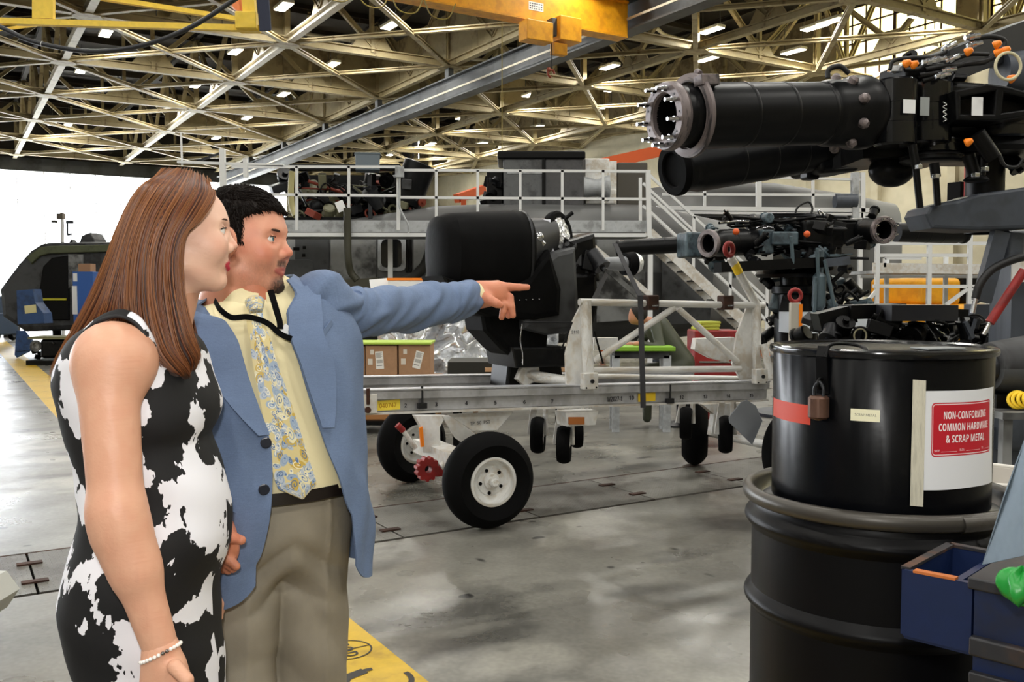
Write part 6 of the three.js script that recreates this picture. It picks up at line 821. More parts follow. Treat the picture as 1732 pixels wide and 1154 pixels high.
function buildHead(spec, place, colour, cell = 0.0024) { const g = nets(V(-0.13, -0.19, -0.1), V(0.105, 0.125, 0.1), cell, headField(spec), colour); g.applyMatrix4(place); return g; }
function addEyes(o, place, scale, irisC) {
  for (const s of [-1, 1]) {
    const c = V(0.0515, 0.0085, s * 0.031), W = new THREE.Group(); W.name = 'eye'; o.add(W); W.applyMatrix4(place.clone().multiply(new THREE.Matrix4().setPosition(c)));
    part(W, 'eyeball', new THREE.SphereGeometry(0.0119, 24, 16), mat('#e9e4de', 0.2)); const iris = new THREE.SphereGeometry(0.0121, 20, 10, 0, Math.PI * 2, 0, 0.46); iris.rotateZ(-Math.PI / 2); part(W, 'iris', iris, mat(irisC, 0.15)); const pu = new THREE.SphereGeometry(0.0122, 16, 6, 0, Math.PI * 2, 0, 0.2); pu.rotateZ(-Math.PI / 2); part(W, 'pupil', pu, mat('#060505', 0.1));
  }
}
// a hand from joints: palm points and chains of fingers, all in metres
function handField(palm, fingers) { return (p) => { let d = 1e9; for (const [a, b, ra, rb] of palm) d = smin(d, cap(p, a, b, ra, rb), 0.014); for (const f of fingers) { let e = 1e9; for (let i = 0; i + 1 < f.length; i++) e = smin(e, cap(p, f[i], f[i + 1], f[i][3], f[i + 1][3]), 0.003); d = smin(d, e, 0.0055); } return d; }; }
function boundsOf(list, pad) { const a = V(1e9, 1e9, 1e9), b = V(-1e9, -1e9, -1e9); for (const q of list) { a.min(V(q[0], q[1], q[2])); b.max(V(q[0], q[1], q[2])); } return [a.subScalar(pad), b.addScalar(pad)]; }
function buildHand(palm, fingers, colour, cell = 0.0026) { const [a, b] = boundsOf([...palm.flatMap((q) => [q[0], q[1]]), ...fingers.flat()], 0.03); return nets(a, b, cell, handField(palm, fingers), colour); }
const skinMat = new THREE.MeshPhysicalMaterial({ vertexColors: true, roughness: 0.48, bumpMap: T.fine, bumpScale: 0.0003, sheen: 0 });
// ---------------------------------------------------------------- the woman in the black and white dress
{
  const D = 1.71, o = thing('person', 'woman with long auburn hair in a sleeveless black and white blotched dress', 'person', at(250, 800, D).setY(0)), H = inPlace(o);
  const skin = skinColour('#dba98c', '#cf8a70', '#c2303f', false), face = skinColour('#eac0a8', '#e2a089', '#c4253c', false);
  const hp = H(320, 400, D), place = new THREE.Matrix4().compose(hp, new THREE.Quaternion().setFromEuler(new THREE.Euler(0, 0.34, 0.03)), V(0.99, 0.98, 0.98));
  const A = (v3) => v3.toArray(), sh = H(180, 612, D - 0.165), el = H(198, 868, D - 0.2), wr = H(272, 1098, D - 0.2), sh2 = H(225, 590, D + 0.16), el2 = H(270, 860, D + 0.17), wr2 = H(352, 985, D + 0.17);
  const neckTop = hp.clone().add(V(-0.03, -0.08, 0)), neckBase = H(255, 590, D);
  const hipY = 0.95, kx = H(250, 1154, D).x, bodyF = (p) => {
    let d = cap(p, A(sh), A(el), 0.0505, 0.042); d = smin(d, cap(p, A(el), A(wr), 0.0425, 0.0285), 0.03); d = smin(d, ell(p, A(sh.clone().add(V(0.0, -0.005, -0.012))), [0.056, 0.066, 0.048]), 0.03);
    d = smin(d, cap(p, A(el.clone().add(V(0.006, -0.04, 0))), A(el.clone().lerp(wr, 0.4)), 0.041, 0.038), 0.03);
    let e = cap(p, A(sh2), A(el2), 0.05, 0.04); e = smin(e, cap(p, A(el2), A(wr2), 0.04, 0.028), 0.03); d = Math.min(d, e);
    d = smin(d, cap(p, A(neckTop), A(neckBase), 0.05, 0.062), 0.03); d = smin(d, cap(p, A(sh.clone().add(V(0.02, 0.0, -0.03))), A(sh2.clone().add(V(0, 0, 0.03))), 0.048, 0.05), 0.05);
    d = smin(d, ell(p, [kx + 0.0, 1.2, 0], [0.105, 0.26, 0.125]), 0.05); d = smin(d, ell(p, [kx, 0.9, 0], [0.11, 0.16, 0.15]), 0.05);
    for (const z of [0.085, -0.085]) { d = smin(d, cap(p, [kx, 0.85, z], [kx + 0.01, 0.48, z * 0.9], 0.08, 0.055), 0.02); d = smin(d, cap(p, [kx + 0.01, 0.48, z * 0.9], [kx - 0.02, 0.1, z * 0.9], 0.055, 0.036), 0.02); d = smin(d, cap(p, [kx - 0.03, 0.09, z * 0.9], [kx + 0.12, 0.035, z * 0.95], 0.036, 0.03), 0.03); }
    return d;
  };
  const body = nets(V(-0.36, 0.0, -0.32), V(0.3, 1.56, 0.32), 0.009, bodyF, skin);
  // hands
  const hw = (u, v, d = D - 0.2) => A(H(u, v, d)), F = (u, v, d, r) => [...hw(u, v, d), r];
  const handN = buildHand([[A(wr), hw(283, 1150), 0.03, 0.03], [hw(268, 1120), hw(262, 1165), 0.026, 0.026], [hw(290, 1130), hw(304, 1165), 0.024, 0.022]], [[F(262, 1165, D - 0.2, 0.011), F(258, 1205, D - 0.19, 0.0095), F(262, 1240, D - 0.19, 0.0075)], [F(278, 1170, D - 0.205, 0.0115), F(277, 1215, D - 0.2, 0.0095), F(282, 1255, D - 0.2, 0.0078)], [F(293, 1170, D - 0.2, 0.011), F(295, 1212, D - 0.2, 0.0095), F(300, 1248, D - 0.19, 0.0078)], [F(304, 1162, D - 0.195, 0.01), F(312, 1196, D - 0.19, 0.0085), F(316, 1222, D - 0.185, 0.007)], [F(296, 1128, D - 0.23, 0.0125), F(316, 1150, D - 0.24, 0.0105), F(322, 1185, D - 0.235, 0.008)]], skin);
  const D2 = D + 0.17, handF = buildHand([[A(wr2), hw(358, 1030, D2), 0.026, 0.026], [hw(352, 1010, D2), hw(354, 1036, D2), 0.022, 0.022]], [[F(352, 1036, D2, 0.0105), F(354, 1062, D2, 0.009), F(352, 1085, D2, 0.0075)], [F(358, 1038, D2 - 0.012, 0.011), F(361, 1064, D2 - 0.012, 0.0092), F(359, 1090, D2 - 0.01, 0.0075)], [F(362, 1034, D2 - 0.024, 0.011), F(366, 1058, D2 - 0.026, 0.0092), F(364, 1082, D2 - 0.02, 0.0075)], [F(356, 1030, D2 + 0.014, 0.01), F(358, 1052, D2 + 0.014, 0.0085), F(356, 1070, D2 + 0.014, 0.007)], [F(362, 1005, D2 - 0.025, 0.0115), F(370, 1022, D2 - 0.04, 0.01), F(371, 1044, D2 - 0.04, 0.008)]], skin);
  const head = buildHead({ wide: 0.97, jaw: 0.002, neck: 0.042, brow: 0, tip: 0.086, nose: 0.0074, open: 0, chin: 0.046, skull: 0.93, ear: false }, place, face);
  const bm = new THREE.Mesh(joinGeo([body, head, handN, handF]), skinMat); bm.name = 'body'; o.add(bm); addEyes(o, place, 1, '#3b5566');
  const hl = (pts, r, m, n) => part(o, n, tube(pts.map((q) => V(...q).applyMatrix4(place)), r, 24, 6), m), browM = mat('#4a2c1c', 0.8);
  for (const s of [1, -1]) { hl([[0.0685, 0.0258, s * 0.012], [0.066, 0.029, s * 0.024], [0.058, 0.0285, s * 0.038], [0.0505, 0.0245, s * 0.046]], 0.0022, browM, 'eyebrow'); hl([[0.0625, 0.0125, s * 0.021], [0.0655, 0.0137, s * 0.03], [0.061, 0.0125, s * 0.039], [0.056, 0.0105, s * 0.045]], 0.0012, mat('#1a100c', 0.7), 'eyelashes'); }
  // dress: silhouette rows v, back u, front u, half width
  const rows = [[545, 168, 290, 0.085], [570, 140, 322, 0.135], [600, 122, 338, 0.155], [640, 110, 353, 0.152], [680, 115, 365.5, 0.15], [700, 120, 365, 0.148], [720, 127, 359, 0.145], [736, 132, 350, 0.142], [760, 138, 357, 0.138], [800, 146, 372, 0.138], [850, 152, 381, 0.142], [890, 147, 384, 0.15], [920, 139, 380, 0.158], [950, 130, 371, 0.166], [980, 126, 362, 0.172], [1010, 125, 359, 0.174], [1050, 131, 362, 0.172], [1100, 148, 366, 0.168], [1154, 163, 370, 0.166], [1250, 172, 366, 0.164], [1380, 178, 352, 0.16]].map(([v, b, f, w]) => { const p = H(b, v, D), q = H(f, v, D); return [-p.y, p.x, q.x, w]; });
  const tb = table(rows), y0 = rows[0][0], y1 = rows[rows.length - 1][0];
  T.cow = dataTex(1024, (u, v) => {
    const wx = fbm2(u * 12, v * 12, 12, 5, 201) - 0.5, wy = fbm2(u * 12, v * 12, 12, 5, 207) - 0.5, jag = fbm2(u * 90, v * 36, 360, 3, 211) - 0.5, a = fbm2(u * 9 + wx * 1.3, v * 9 + wy * 1.3, 9, 2, 217), b = noise2(u * 22 + wx * 3, v * 18 + wy * 3, 396, 219);
    const s = a + 0.13 * jag + 0.16 * (b - 0.5); return s > 0.475 ? [8, 8, 11] : [236, 236, 243];
  }); T.cow.repeat.set(1.75, 1.75);
  const dressMat = mat('#ffffff', 0.75, 0, { map: T.cow, bumpMap: T.noise, bumpScale: 0.002 });
  const ring = (a, k, grow = 0) => { const xb = tb(k, 1), xf = tb(k, 2), w = tb(k, 3), c = Math.cos(a), s = Math.sin(a), xc = lerp(xb, xf, 0.47), rx = c > 0 ? xf - xc : xc - xb, pw = 0.86, fold = 0.0025 * Math.sin(a * 3 + k * 40) * Math.sin(k * 23); return V(xc + (rx + grow + fold) * Math.sign(c) * Math.abs(c) ** pw, -k, (w + grow + fold) * Math.sign(s) * Math.abs(s) ** pw); };
  const dg = sheet(96, 120, (s, t) => ring(s * Math.PI * 2, lerp(y0, y1, t)), true, (s, t) => [s * 0.92, -lerp(y0, y1, t)]);
  part(o, 'dress', dg, dressMat, 'black and white blotched sleeveless dress');
  // bust seam, shoulder strap band and armhole binding
  const bind = mat('#17171b', 0.7, 0);
  const strap = [[112, 650, 0.03], [116, 612, 0.085], [136, 568, 0.135], [168, 543, 0.15], [200, 535, 0.148], [228, 547, 0.146], [248, 576, 0.146], [258, 600, 0.138], [264, 622, 0.12]].map(([u, v, z]) => H(u, v, D - z));
  const curve = new THREE.CatmullRomCurve3(strap); const sg = sheet(60, 6, (s, t) => { const p = curve.getPoint(s), w = (t - 0.5) * 0.034; return V(p.x, p.y + 0.012 * (1 - (2 * t - 1) ** 2), p.z - 0.018 + w * -0.9); }, false, (s, t) => [s * 0.5, t * 0.06]); part(o, 'shoulder_strap', sg, new THREE.MeshStandardMaterial({ map: T.cow, roughness: 0.75, side: THREE.DoubleSide })); part(o, 'armhole_binding', tube(strap.map((p) => p.clone().add(V(0, 0, -0.002))), 0.0035, 80, 6), bind);
  part(o, 'back_zip_tab', torus(0.008, 0.003, H(151, 884, D - 0.02), V(0.2, 0, 1), 16), mat('#bfc0c8', 0.4));
  // pearl bracelet
  const bc = H(272, 1104, D - 0.2); const br = thing('pearl_bracelet', 'pearl bracelet on the near wrist of the woman', 'bracelet', o.position.clone().add(bc)), N = 30, ax = wr.clone().sub(el).normalize(), q1 = new THREE.Quaternion().setFromUnitVectors(V(0, 1, 0), ax), pg = new THREE.SphereGeometry(0.0034, 12, 8), pearl = phys('#f3efe9', 0.2, 0, { clearcoat: 0.6 }), bead = mat('#8d8a88', 0.2, 1);
  for (let i = 0; i < N; i++) { const a = i / N * Math.PI * 2, m = part(br, 'pearl', pg, i % 10 < 2 ? bead : pearl); m.position.copy(V(Math.cos(a) * 0.0335, 0.006 * Math.cos(a + 0.6), Math.sin(a) * 0.0335).applyQuaternion(q1)); }
  // shoes
  for (const z of [0.08, -0.08]) part(o, 'shoe', sheet(30, 16, (s, t) => { const a = s * Math.PI * 2, b = t * Math.PI / 2; return V(kx + 0.045 + 0.115 * Math.cos(a) * Math.cos(b * 0.999), 0.005 + 0.062 * Math.sin(b) * (1 - 0.35 * Math.cos(a)), z + 0.042 * Math.sin(a) * Math.cos(b * 0.999)); }, true), K.black);
  // hair: dark under-volume and strands that follow guides (u, v, offset towards the camera)
  const G = [
    [[352, 312, 0.02], [361, 330, 0.04], [352, 352, 0.064], [334, 376, 0.078], [314, 396, 0.084], [308, 440, 0.086], [312, 500, 0.088], [326, 560, 0.085], [338, 598, 0.075], [332, 622, 0.06]],
    [[340, 301, 0.015], [340, 325, 0.06], [322, 360, 0.084], [302, 396, 0.092], [294, 440, 0.096], [298, 510, 0.1], [312, 575, 0.1], [328, 612, 0.09], [318, 634, 0.075]],
    [[324, 294, 0.01], [314, 325, 0.07], [292, 365, 0.092], [274, 410, 0.099], [268, 460, 0.103], [274, 530, 0.108], [290, 592, 0.108], [312, 626, 0.098], [322, 640, 0.085]],
    [[308, 291, 0.005], [288, 322, 0.066], [264, 366, 0.09], [248, 415, 0.098], [242, 470, 0.104], [246, 535, 0.11], [262, 590, 0.112], [288, 622, 0.106], [304, 636, 0.1]],
    [[296, 290, 0], [268, 318, 0.058], [242, 366, 0.083], [226, 420, 0.093], [220, 475, 0.1], [222, 535, 0.106], [234, 580, 0.112], [250, 606, 0.114], [262, 618, 0.112]],
    [[288, 290, -0.005], [252, 316, 0.048], [224, 368, 0.068], [206, 425, 0.078], [192, 478, 0.086], [176, 522, 0.09], [156, 560, 0.075], [132, 598, 0.055], [116, 632, 0.05]],
    [[280, 291, -0.01], [243, 318, 0.03], [213, 374, 0.045], [194, 430, 0.05], [172, 486, 0.05], [148, 536, 0.045], [124, 580, 0.035], [106, 618, 0.03], [98, 645, 0.03]],
    [[276, 292, -0.016], [238, 320, 0.0], [207, 378, 0.005], [186, 436, 0.005], [162, 492, 0.0], [136, 544, -0.005], [112, 590, -0.01], [97, 625, -0.012], [92, 650, -0.012]],
    [[278, 292, -0.024], [242, 320, -0.035], [212, 378, -0.045], [192, 436, -0.05], [170, 492, -0.052], [146, 544, -0.055], [124, 586, -0.06], [110, 615, -0.06], [104, 636, -0.06]],
    [[292, 291, -0.02], [262, 320, -0.06], [238, 372, -0.082], [222, 430, -0.09], [212, 490, -0.095], [206, 545, -0.1], [208, 590, -0.1], [214, 612, -0.1], [220, 630, -0.1]],
    [[316, 293, -0.02], [300, 325, -0.07], [282, 370, -0.088], [272, 430, -0.094], [276, 500, -0.098], [290, 560, -0.1], [306, 600, -0.1], [316, 620, -0.09], [318, 634, -0.08]],
    [[344, 304, -0.02], [350, 328, -0.05], [340, 352, -0.074], [324, 384, -0.08], [312, 430, -0.084], [318, 500, -0.09], [330, 560, -0.09], [338, 598, -0.08], [334, 618, -0.07]]];
  const curves = G.map((g) => new THREE.CatmullRomCurve3(g.map(([u, v, z]) => H(u, v, D - z)), false, 'centripetal')), pt = (s, t) => { const k = clamp(s, 0, G.length - 1.001), i = Math.floor(k), f = k - i; return curves[i].getPoint(t).lerp(curves[i + 1].getPoint(t), f); };
  const inner = hp.clone().add(V(-0.03, -0.05, 0));
  const under = sheet(110, 48, (s, t) => { const p = pt(s * 11, t * 0.985), c = V(lerp(inner.x, p.x, 0.9), p.y, lerp(inner.z, p.z, 0.9)), w = 0.006 + 0.004 * Math.sin(s * 90); return p.lerp(c, 0.1).add(V(0, -0.002 - w * 0.4, 0)); }); part(o, 'hair_underlayer', under, new THREE.MeshStandardMaterial({ color: '#2a140b', roughness: 0.6, side: THREE.DoubleSide }), 'dark auburn inner hair');
  const rnd = RNG(77), tones = [lin('#43200f'), lin('#552a15'), lin('#6b3a1f'), lin('#7d4a28'), lin('#33170c'), lin('#946038')], P = [], I = [], C = [], Nn = [];
  const strand = (s, off, r0, seg, tEnd, tone, wob) => {
    const pts = []; for (let i = 0; i <= seg; i++) { const t = i / seg * tEnd, ss = s + (wob * Math.sin(t * 5 + s * 3) + 0.16 * Math.sin(t * 9 + Math.floor(s * 2.3) * 2.1)) * t * t, p = pt(ss, t); const c = V(inner.x, p.y, inner.z), out = p.clone().sub(c); out.y = 0; if (out.lengthSq() > 1e-8) out.normalize(); p.addScaledVector(out, off * (0.4 + 0.6 * t)); if (i === 0) p.y += off * 0.5; pts.push(p); }
    const base = P.length / 3, S = 5, tg = V(), n1 = V(), n2 = V();
    for (let i = 0; i <= seg; i++) { tg.copy(pts[Math.min(i + 1, seg)]).sub(pts[Math.max(i - 1, 0)]).normalize(); n1.set(0.3, 0.1, 1).cross(tg).normalize(); n2.copy(tg).cross(n1); const t = i / seg, r = r0 * (0.55 + 0.45 * Math.sin(Math.PI * Math.min(t * 1.5 + 0.1, 1)) ) * (t > 0.8 ? 1 - (t - 0.8) * 4.2 : 1); for (let k = 0; k < S; k++) { const a = k / S * Math.PI * 2, nx = n1.clone().multiplyScalar(Math.cos(a)).addScaledVector(n2, Math.sin(a)); P.push(pts[i].x + nx.x * r, pts[i].y + nx.y * r, pts[i].z + nx.z * r); Nn.push(nx.x, nx.y, nx.z); C.push(...tone); } }
    for (let i = 0; i < seg; i++) for (let k = 0; k < S; k++) { const a = base + i * S + k, b = base + i * S + (k + 1) % S; I.push(a, b, a + S, b, b + S, a + S); }
  };
  for (let i = 0; i < 1500; i++) { const near = rnd() < 0.82, s = near ? rnd() * 8 : 8 + rnd() * 3, tone = mixc(tones[(rnd() * 5) | 0], tones[(rnd() * tones.length) | 0], rnd() * 0.6); strand(s, (rnd() - 0.35) * 0.012, 0.0013 + 0.0016 * rnd(), 30, 0.9 + 0.1 * rnd(), tone, 0.12 * (rnd() - 0.5)); }
  for (let i = 0; i < 160; i++) strand(rnd() * 8, 0.004 + 0.014 * rnd(), 0.00045, 24, 0.85 + 0.15 * rnd(), tones[5], 0.5 * (rnd() - 0.5));
  const hg = new THREE.BufferGeometry(); hg.setAttribute('position', new THREE.Float32BufferAttribute(P, 3)); hg.setAttribute('normal', new THREE.Float32BufferAttribute(Nn, 3)); hg.setAttribute('color', new THREE.Float32BufferAttribute(C, 3)); hg.setAttribute('uv', new THREE.Float32BufferAttribute(new Float32Array(P.length / 3 * 2), 2)); hg.setIndex(I);
  const hm = new THREE.Mesh(hg, new THREE.MeshPhysicalMaterial({ vertexColors: true, roughness: 0.36, specularIntensity: 0.8 })); hm.name = 'hair'; hm.userData.label = 'long auburn hair'; hm.userData.kind = 'stuff'; o.add(hm);
}
// ---------------------------------------------------------------- the man in the blue jacket, pointing
{
  const D = 2.08, PSI = 35 * Math.PI / 180, o = thing('person', 'man in a light blue jacket, yellow shirt and khaki trousers, pointing', 'person', at(455, 800, D).setY(0), PSI), H = inPlace(o), A = (p) => p.toArray();
  const skin = skinColour('#d08a6a', '#c4664c', '#b4614f', false), face = skinColour('#dca084', '#cf6e54', '#b96358', true);
  const hp = H(425, 413, 2.05), al = 10 * Math.PI / 180, place = new THREE.Matrix4().compose(hp, new THREE.Quaternion().setFromEuler(new THREE.Euler(0, -al - PSI, 0.0, 'YXZ')), V(1.08, 1.07, 1.08));
  const sL = V(0.175, 1.465, 0), wL = H(803, 498, 2.55), eL = H(690, 521, 2.38), sR = V(-0.185, 1.44, 0), wR = H(374, 900, 1.86), eR = sR.clone().lerp(wR, 0.5).add(V(0.0, -0.02, -0.13));
  const bodyF = (p) => {
    let d = ell(p, [0, 1.26, 0.0], [0.165, 0.26, 0.115]); d = smin(d, cap(p, [-0.13, 1.44, 0], [0.13, 1.45, 0], 0.06, 0.06), 0.05); d = smin(d, cap(p, A(hp.clone().add(V(0, -0.08, 0))), [-0.03, 1.45, -0.012], 0.06, 0.07), 0.03);
    d = smin(d, cap(p, [0.12, 1.47, -0.02], A(eL), 0.036, 0.036), 0.03); d = smin(d, cap(p, A(eL), A(wL), 0.036, 0.029), 0.02); d = smin(d, cap(p, A(sR), A(eR), 0.05, 0.042), 0.03); d = smin(d, cap(p, A(eR), A(wR), 0.042, 0.03), 0.02); d = smin(d, ell(p, [0, 1.0, 0], [0.13, 0.12, 0.09]), 0.05);
    for (const s of [-1, 1]) { d = smin(d, cap(p, [s * 0.088, 0.92, 0], [s * 0.092, 0.5, 0.015], 0.066, 0.045), 0.03); d = smin(d, cap(p, [s * 0.092, 0.5, 0.015], [s * 0.1, 0.1, -0.01], 0.045, 0.036), 0.02); d = smin(d, cap(p, [s * 0.11, 0.08, -0.03], [s * 0.13, 0.04, 0.14], 0.04, 0.034), 0.03); } return d;
  };
  const body = nets(V(-0.4, 0, -0.6), V(0.72, 1.62, 0.35), 0.011, bodyF, skin);
  const h = (u, v, d) => A(H(u, v, d)), F = (u, v, d, r) => [...h(u, v, d), r], Z = 2.58;
  const handL = buildHand([[h(798, 497, 2.55), h(846, 490, Z), 0.031, 0.021], [h(806, 508, 2.55), h(848, 502, Z), 0.026, 0.02], [h(800, 490, 2.55), h(842, 483, Z + 0.03), 0.022, 0.015], [h(808, 502, 2.54), h(824, 506, 2.53), 0.024, 0.019]],
    [[F(846, 485, Z, 0.0145), F(862, 485.5, Z + 0.005, 0.0115), F(879, 486, Z + 0.01, 0.0098), F(892, 486, Z + 0.012, 0.0085)], [F(848, 496, Z, 0.013), F(862, 503, Z, 0.0112), F(865, 519, Z - 0.01, 0.0098), F(867.5, 534, Z - 0.01, 0.0085)], [F(846, 502, Z + 0.012, 0.012), F(858, 512, Z + 0.015, 0.0105), F(860, 524, Z + 0.01, 0.0095), F(860, 535, Z + 0.01, 0.008)], [F(842, 506, Z - 0.005, 0.012), F(853, 516, Z - 0.012, 0.0105), F(851, 528, Z - 0.015, 0.0095), F(848.5, 537, Z - 0.015, 0.0082)], [F(816, 503, 2.535, 0.018), F(831, 509, 2.515, 0.0135), F(840, 513.5, 2.51, 0.0118), F(846, 516, 2.51, 0.0095)]], skin);
  const Y = 1.84, handR = buildHand([[h(372, 905, Y), h(378, 935, Y), 0.03, 0.03], [h(380, 905, Y - 0.01), h(386, 925, Y - 0.01), 0.022, 0.02]], [[F(384, 900, Y - 0.02, 0.014), F(394, 910, Y - 0.03, 0.0115), F(408, 914, Y - 0.035, 0.0095)], [F(378, 936, Y - 0.01, 0.0125), F(387, 946, Y - 0.02, 0.011), F(399, 958, Y - 0.025, 0.009)], [F(374, 940, Y, 0.0125), F(383, 951, Y - 0.01, 0.0108), F(394, 962, Y - 0.015, 0.009)], [F(368, 942, Y + 0.01, 0.012), F(376, 955, Y, 0.0105), F(386, 965, Y - 0.005, 0.0088)], [F(364, 940, Y + 0.02, 0.011), F(370, 954, Y + 0.012, 0.0095), F(378, 964, Y + 0.008, 0.008)]], skin);
  const head = buildHead({ wide: 1.03, jaw: 0.006, neck: 0.062, brow: 0.0025, tip: 0.087, nose: 0.0095, open: 0.0024, chin: 0.05, skull: 1, ear: true }, place, face);
  const bm = new THREE.Mesh(joinGeo([body, head, handL, handR]), skinMat); bm.name = 'body'; o.add(bm); addEyes(o, place, 1.08, '#5b7a86');
  const hl = (pts, r, m, n) => part(o, n, tube(pts.map((q) => V(...q).applyMatrix4(place)), r, 24, 6), m);
  for (const s of [1, -1]) { hl([[0.0695, 0.0225, s * 0.012], [0.068, 0.0255, s * 0.024], [0.06, 0.0265, s * 0.037], [0.0505, 0.023, s * 0.046]], 0.0029, mat('#3a261b', 0.85), 'eyebrow'); hl([[0.0628, 0.0122, s * 0.022], [0.0652, 0.0134, s * 0.031], [0.06, 0.0118, s * 0.041]], 0.0009, mat('#3a2018', 0.7), 'eyelashes'); }
  // nails
  // hair cap and short strands
  const keep = (p) => { const z = Math.abs(p.z), n = 0.006 * (noise3(p.x * 90, p.y * 90, p.z * 90) - 0.5); const fringe = 0.068 + n * 2 - 0.006 * (z / 0.05), side = 0.016 + n + 0.03 * sstep(0.045, 0.07, p.y); const low = p.x > -0.03 ? -0.004 : lerp(-0.004, -0.07, clamp((-0.03 - p.x) / 0.05, 0, 1)); return Math.max(p.y - fringe, Math.min(side - p.x, p.y - low)); };
  const hairF = (p) => { const d = ell(p, [-0.022, 0.03, 0], [0.0985, 0.0905, 0.0785]) + 0.002 * (noise3(p.x * 220, p.y * 60, p.z * 220) - 0.5); return smax(d, -keep(p), 0.008); };
  const hairG = nets(V(-0.135, -0.1, -0.095), V(0.1, 0.135, 0.095), 0.0028, hairF); const uvH = new Float32Array(hairG.attributes.position.count * 2); hairG.setAttribute('uv', new THREE.BufferAttribute(uvH, 2)); for (let i = 0; i < uvH.length / 2; i++) { uvH[2 * i] = hairG.attributes.position.getX(i) * 8 + hairG.attributes.position.getZ(i) * 8; uvH[2 * i + 1] = hairG.attributes.position.getY(i) * 2; } const hp0 = hairG.attributes.position, hn0 = hairG.attributes.normal, sP = [], sI = [], rh = RNG(31);
  for (let i = 0; i < hp0.count; i++) { if (rh() > 0.42) continue; const p = V().fromBufferAttribute(hp0, i), n = V().fromBufferAttribute(hn0, i), c = p.y > 0.085 ? V(1, 0, 0.3 * (rh() - 0.5)) : p.x > 0.03 ? V(0.7, -0.5, 0.3 * (rh() - 0.5)) : V(0.25 + 0.2 * rh(), -1, 0.2 * (rh() - 0.5)); c.addScaledVector(n, -c.dot(n)).normalize(); const L2 = 0.01 + 0.01 * rh(), a = p.clone().addScaledVector(n, -0.001), b = p.clone().addScaledVector(c, L2 * 0.6).addScaledVector(n, 0.0022), e = p.clone().addScaledVector(c, L2).addScaledVector(n, 0.0008), w = n.clone().cross(c).multiplyScalar(0.0008), k = sP.length / 3; for (const q of [a.clone().add(w), a.clone().sub(w), a.clone().addScaledVector(n, 0.001), b.clone().add(w), b.clone().sub(w), b.clone().addScaledVector(n, 0.001), e]) sP.push(q.x, q.y, q.z); for (const [x, y, z] of [[0, 3, 2], [2, 3, 5], [2, 5, 1], [1, 5, 4], [0, 1, 3], [1, 4, 3], [3, 6, 5], [5, 6, 4], [3, 4, 6]]) sI.push(k + x, k + y, k + z); }
  const sG = new THREE.BufferGeometry(); sG.setAttribute('position', new THREE.Float32BufferAttribute(sP, 3)); sG.setIndex(sI); sG.computeVertexNormals(); sG.setAttribute('uv', new THREE.BufferAttribute(new Float32Array(sP.length / 3 * 2), 2)); sG.applyMatrix4(place); const hairM = phys('#140c08', 0.5, 0, { specularIntensity: 0.35 }); part(o, 'hair_tufts', sG, hairM).userData.kind = 'stuff';
  hairG.applyMatrix4(place); part(o, 'hair', hairG, hairM, 'short dark brown hair');
  { const r = RNG(5), gs = []; for (let i = 0; i < 340; i++) { const f = i < 130; const z = (r() * 2 - 1) * (f ? 0.055 : 0.078), y = f ? 0.07 + 0.008 * r() : -0.01 + 0.1 * r(), x = f ? Math.sqrt(Math.max(0, 1 - (z / 0.078) ** 2 - ((y - 0.03) / 0.09) ** 2)) * 0.098 - 0.022 : (0.005 - 0.1 * r()), zz = f ? z : Math.sign(z) * 0.0785 * Math.sqrt(Math.max(0.05, 1 - ((x + 0.022) / 0.098) ** 2 - ((y - 0.03) / 0.09) ** 2)); const a = V(x - (f ? 0.012 : 0), y + 0.012, zz), b = V(x + (f ? 0.003 : 0.006), y - (f ? 0.005 : 0.008), zz * 1.01); gs.push(rod(a.applyMatrix4(place), b.applyMatrix4(place), 0.0013, 0.0005, 4)); } const st = part(o, 'hair_strands', gs, hairM); st.userData.kind = 'stuff'; }
  part(o, 'goatee', (() => { const g = nets(V(0.02, -0.12, -0.035), V(0.09, -0.06, 0.035), 0.002, (p) => { const n = 0.004 * noise3(p.x * 500, p.y * 200, p.z * 500); return Math.max(headField({ wide: 1.03, jaw: 0.006, neck: 0.062, brow: 0.0025, tip: 0.087, nose: 0.0095, open: 0, chin: 0.05, skull: 1, ear: true })(p) - 0.0012 - n * 0.5, ell(p, [0.056, -0.094, 0], [0.022, 0.017, 0.021]) + n * 2.5); }); g.applyMatrix4(place); g.setAttribute('uv', new THREE.BufferAttribute(new Float32Array(g.attributes.position.count * 2), 2)); return g; })(), mat('#2b1c15', 0.85), 'dark brown goatee');
  // ------------------------------------------------ torso rows: y, half width, half depth, forward shift
  const tor = table([[0.8, 0.226, 0.17, 0.0], [0.88, 0.227, 0.172, 0.0], [1.0, 0.22, 0.168, 0.008], [1.1, 0.206, 0.16, 0.018], [1.2, 0.198, 0.152, 0.016], [1.3, 0.2, 0.144, 0.008], [1.4, 0.206, 0.136, 0.0], [1.45, 0.203, 0.122, -0.004], [1.49, 0.186, 0.104, -0.008], [1.515, 0.15, 0.09, -0.012], [1.535, 0.105, 0.078, -0.016], [1.55, 0.082, 0.07, -0.02], [1.562, 0.078, 0.068, -0.022]]);
  const onT = (th, y, grow = 0, pw = 0.9) => { const c = Math.cos(th), s = Math.sin(th); const sh = -0.034 * sstep(1.42, 1.54, y); return V(sh + (tor(y, 1) + grow) * Math.sign(s) * Math.abs(s) ** pw, y + (y > 1.42 ? 0.045 * sstep(1.42, 1.52, y) * s * 0.6 : 0), tor(y, 3) + (tor(y, 2) + grow) * Math.sign(c) * Math.abs(c) ** pw); };
  const inv = () => { o.updateMatrixWorld(); return o.matrixWorld.clone().invert(); };
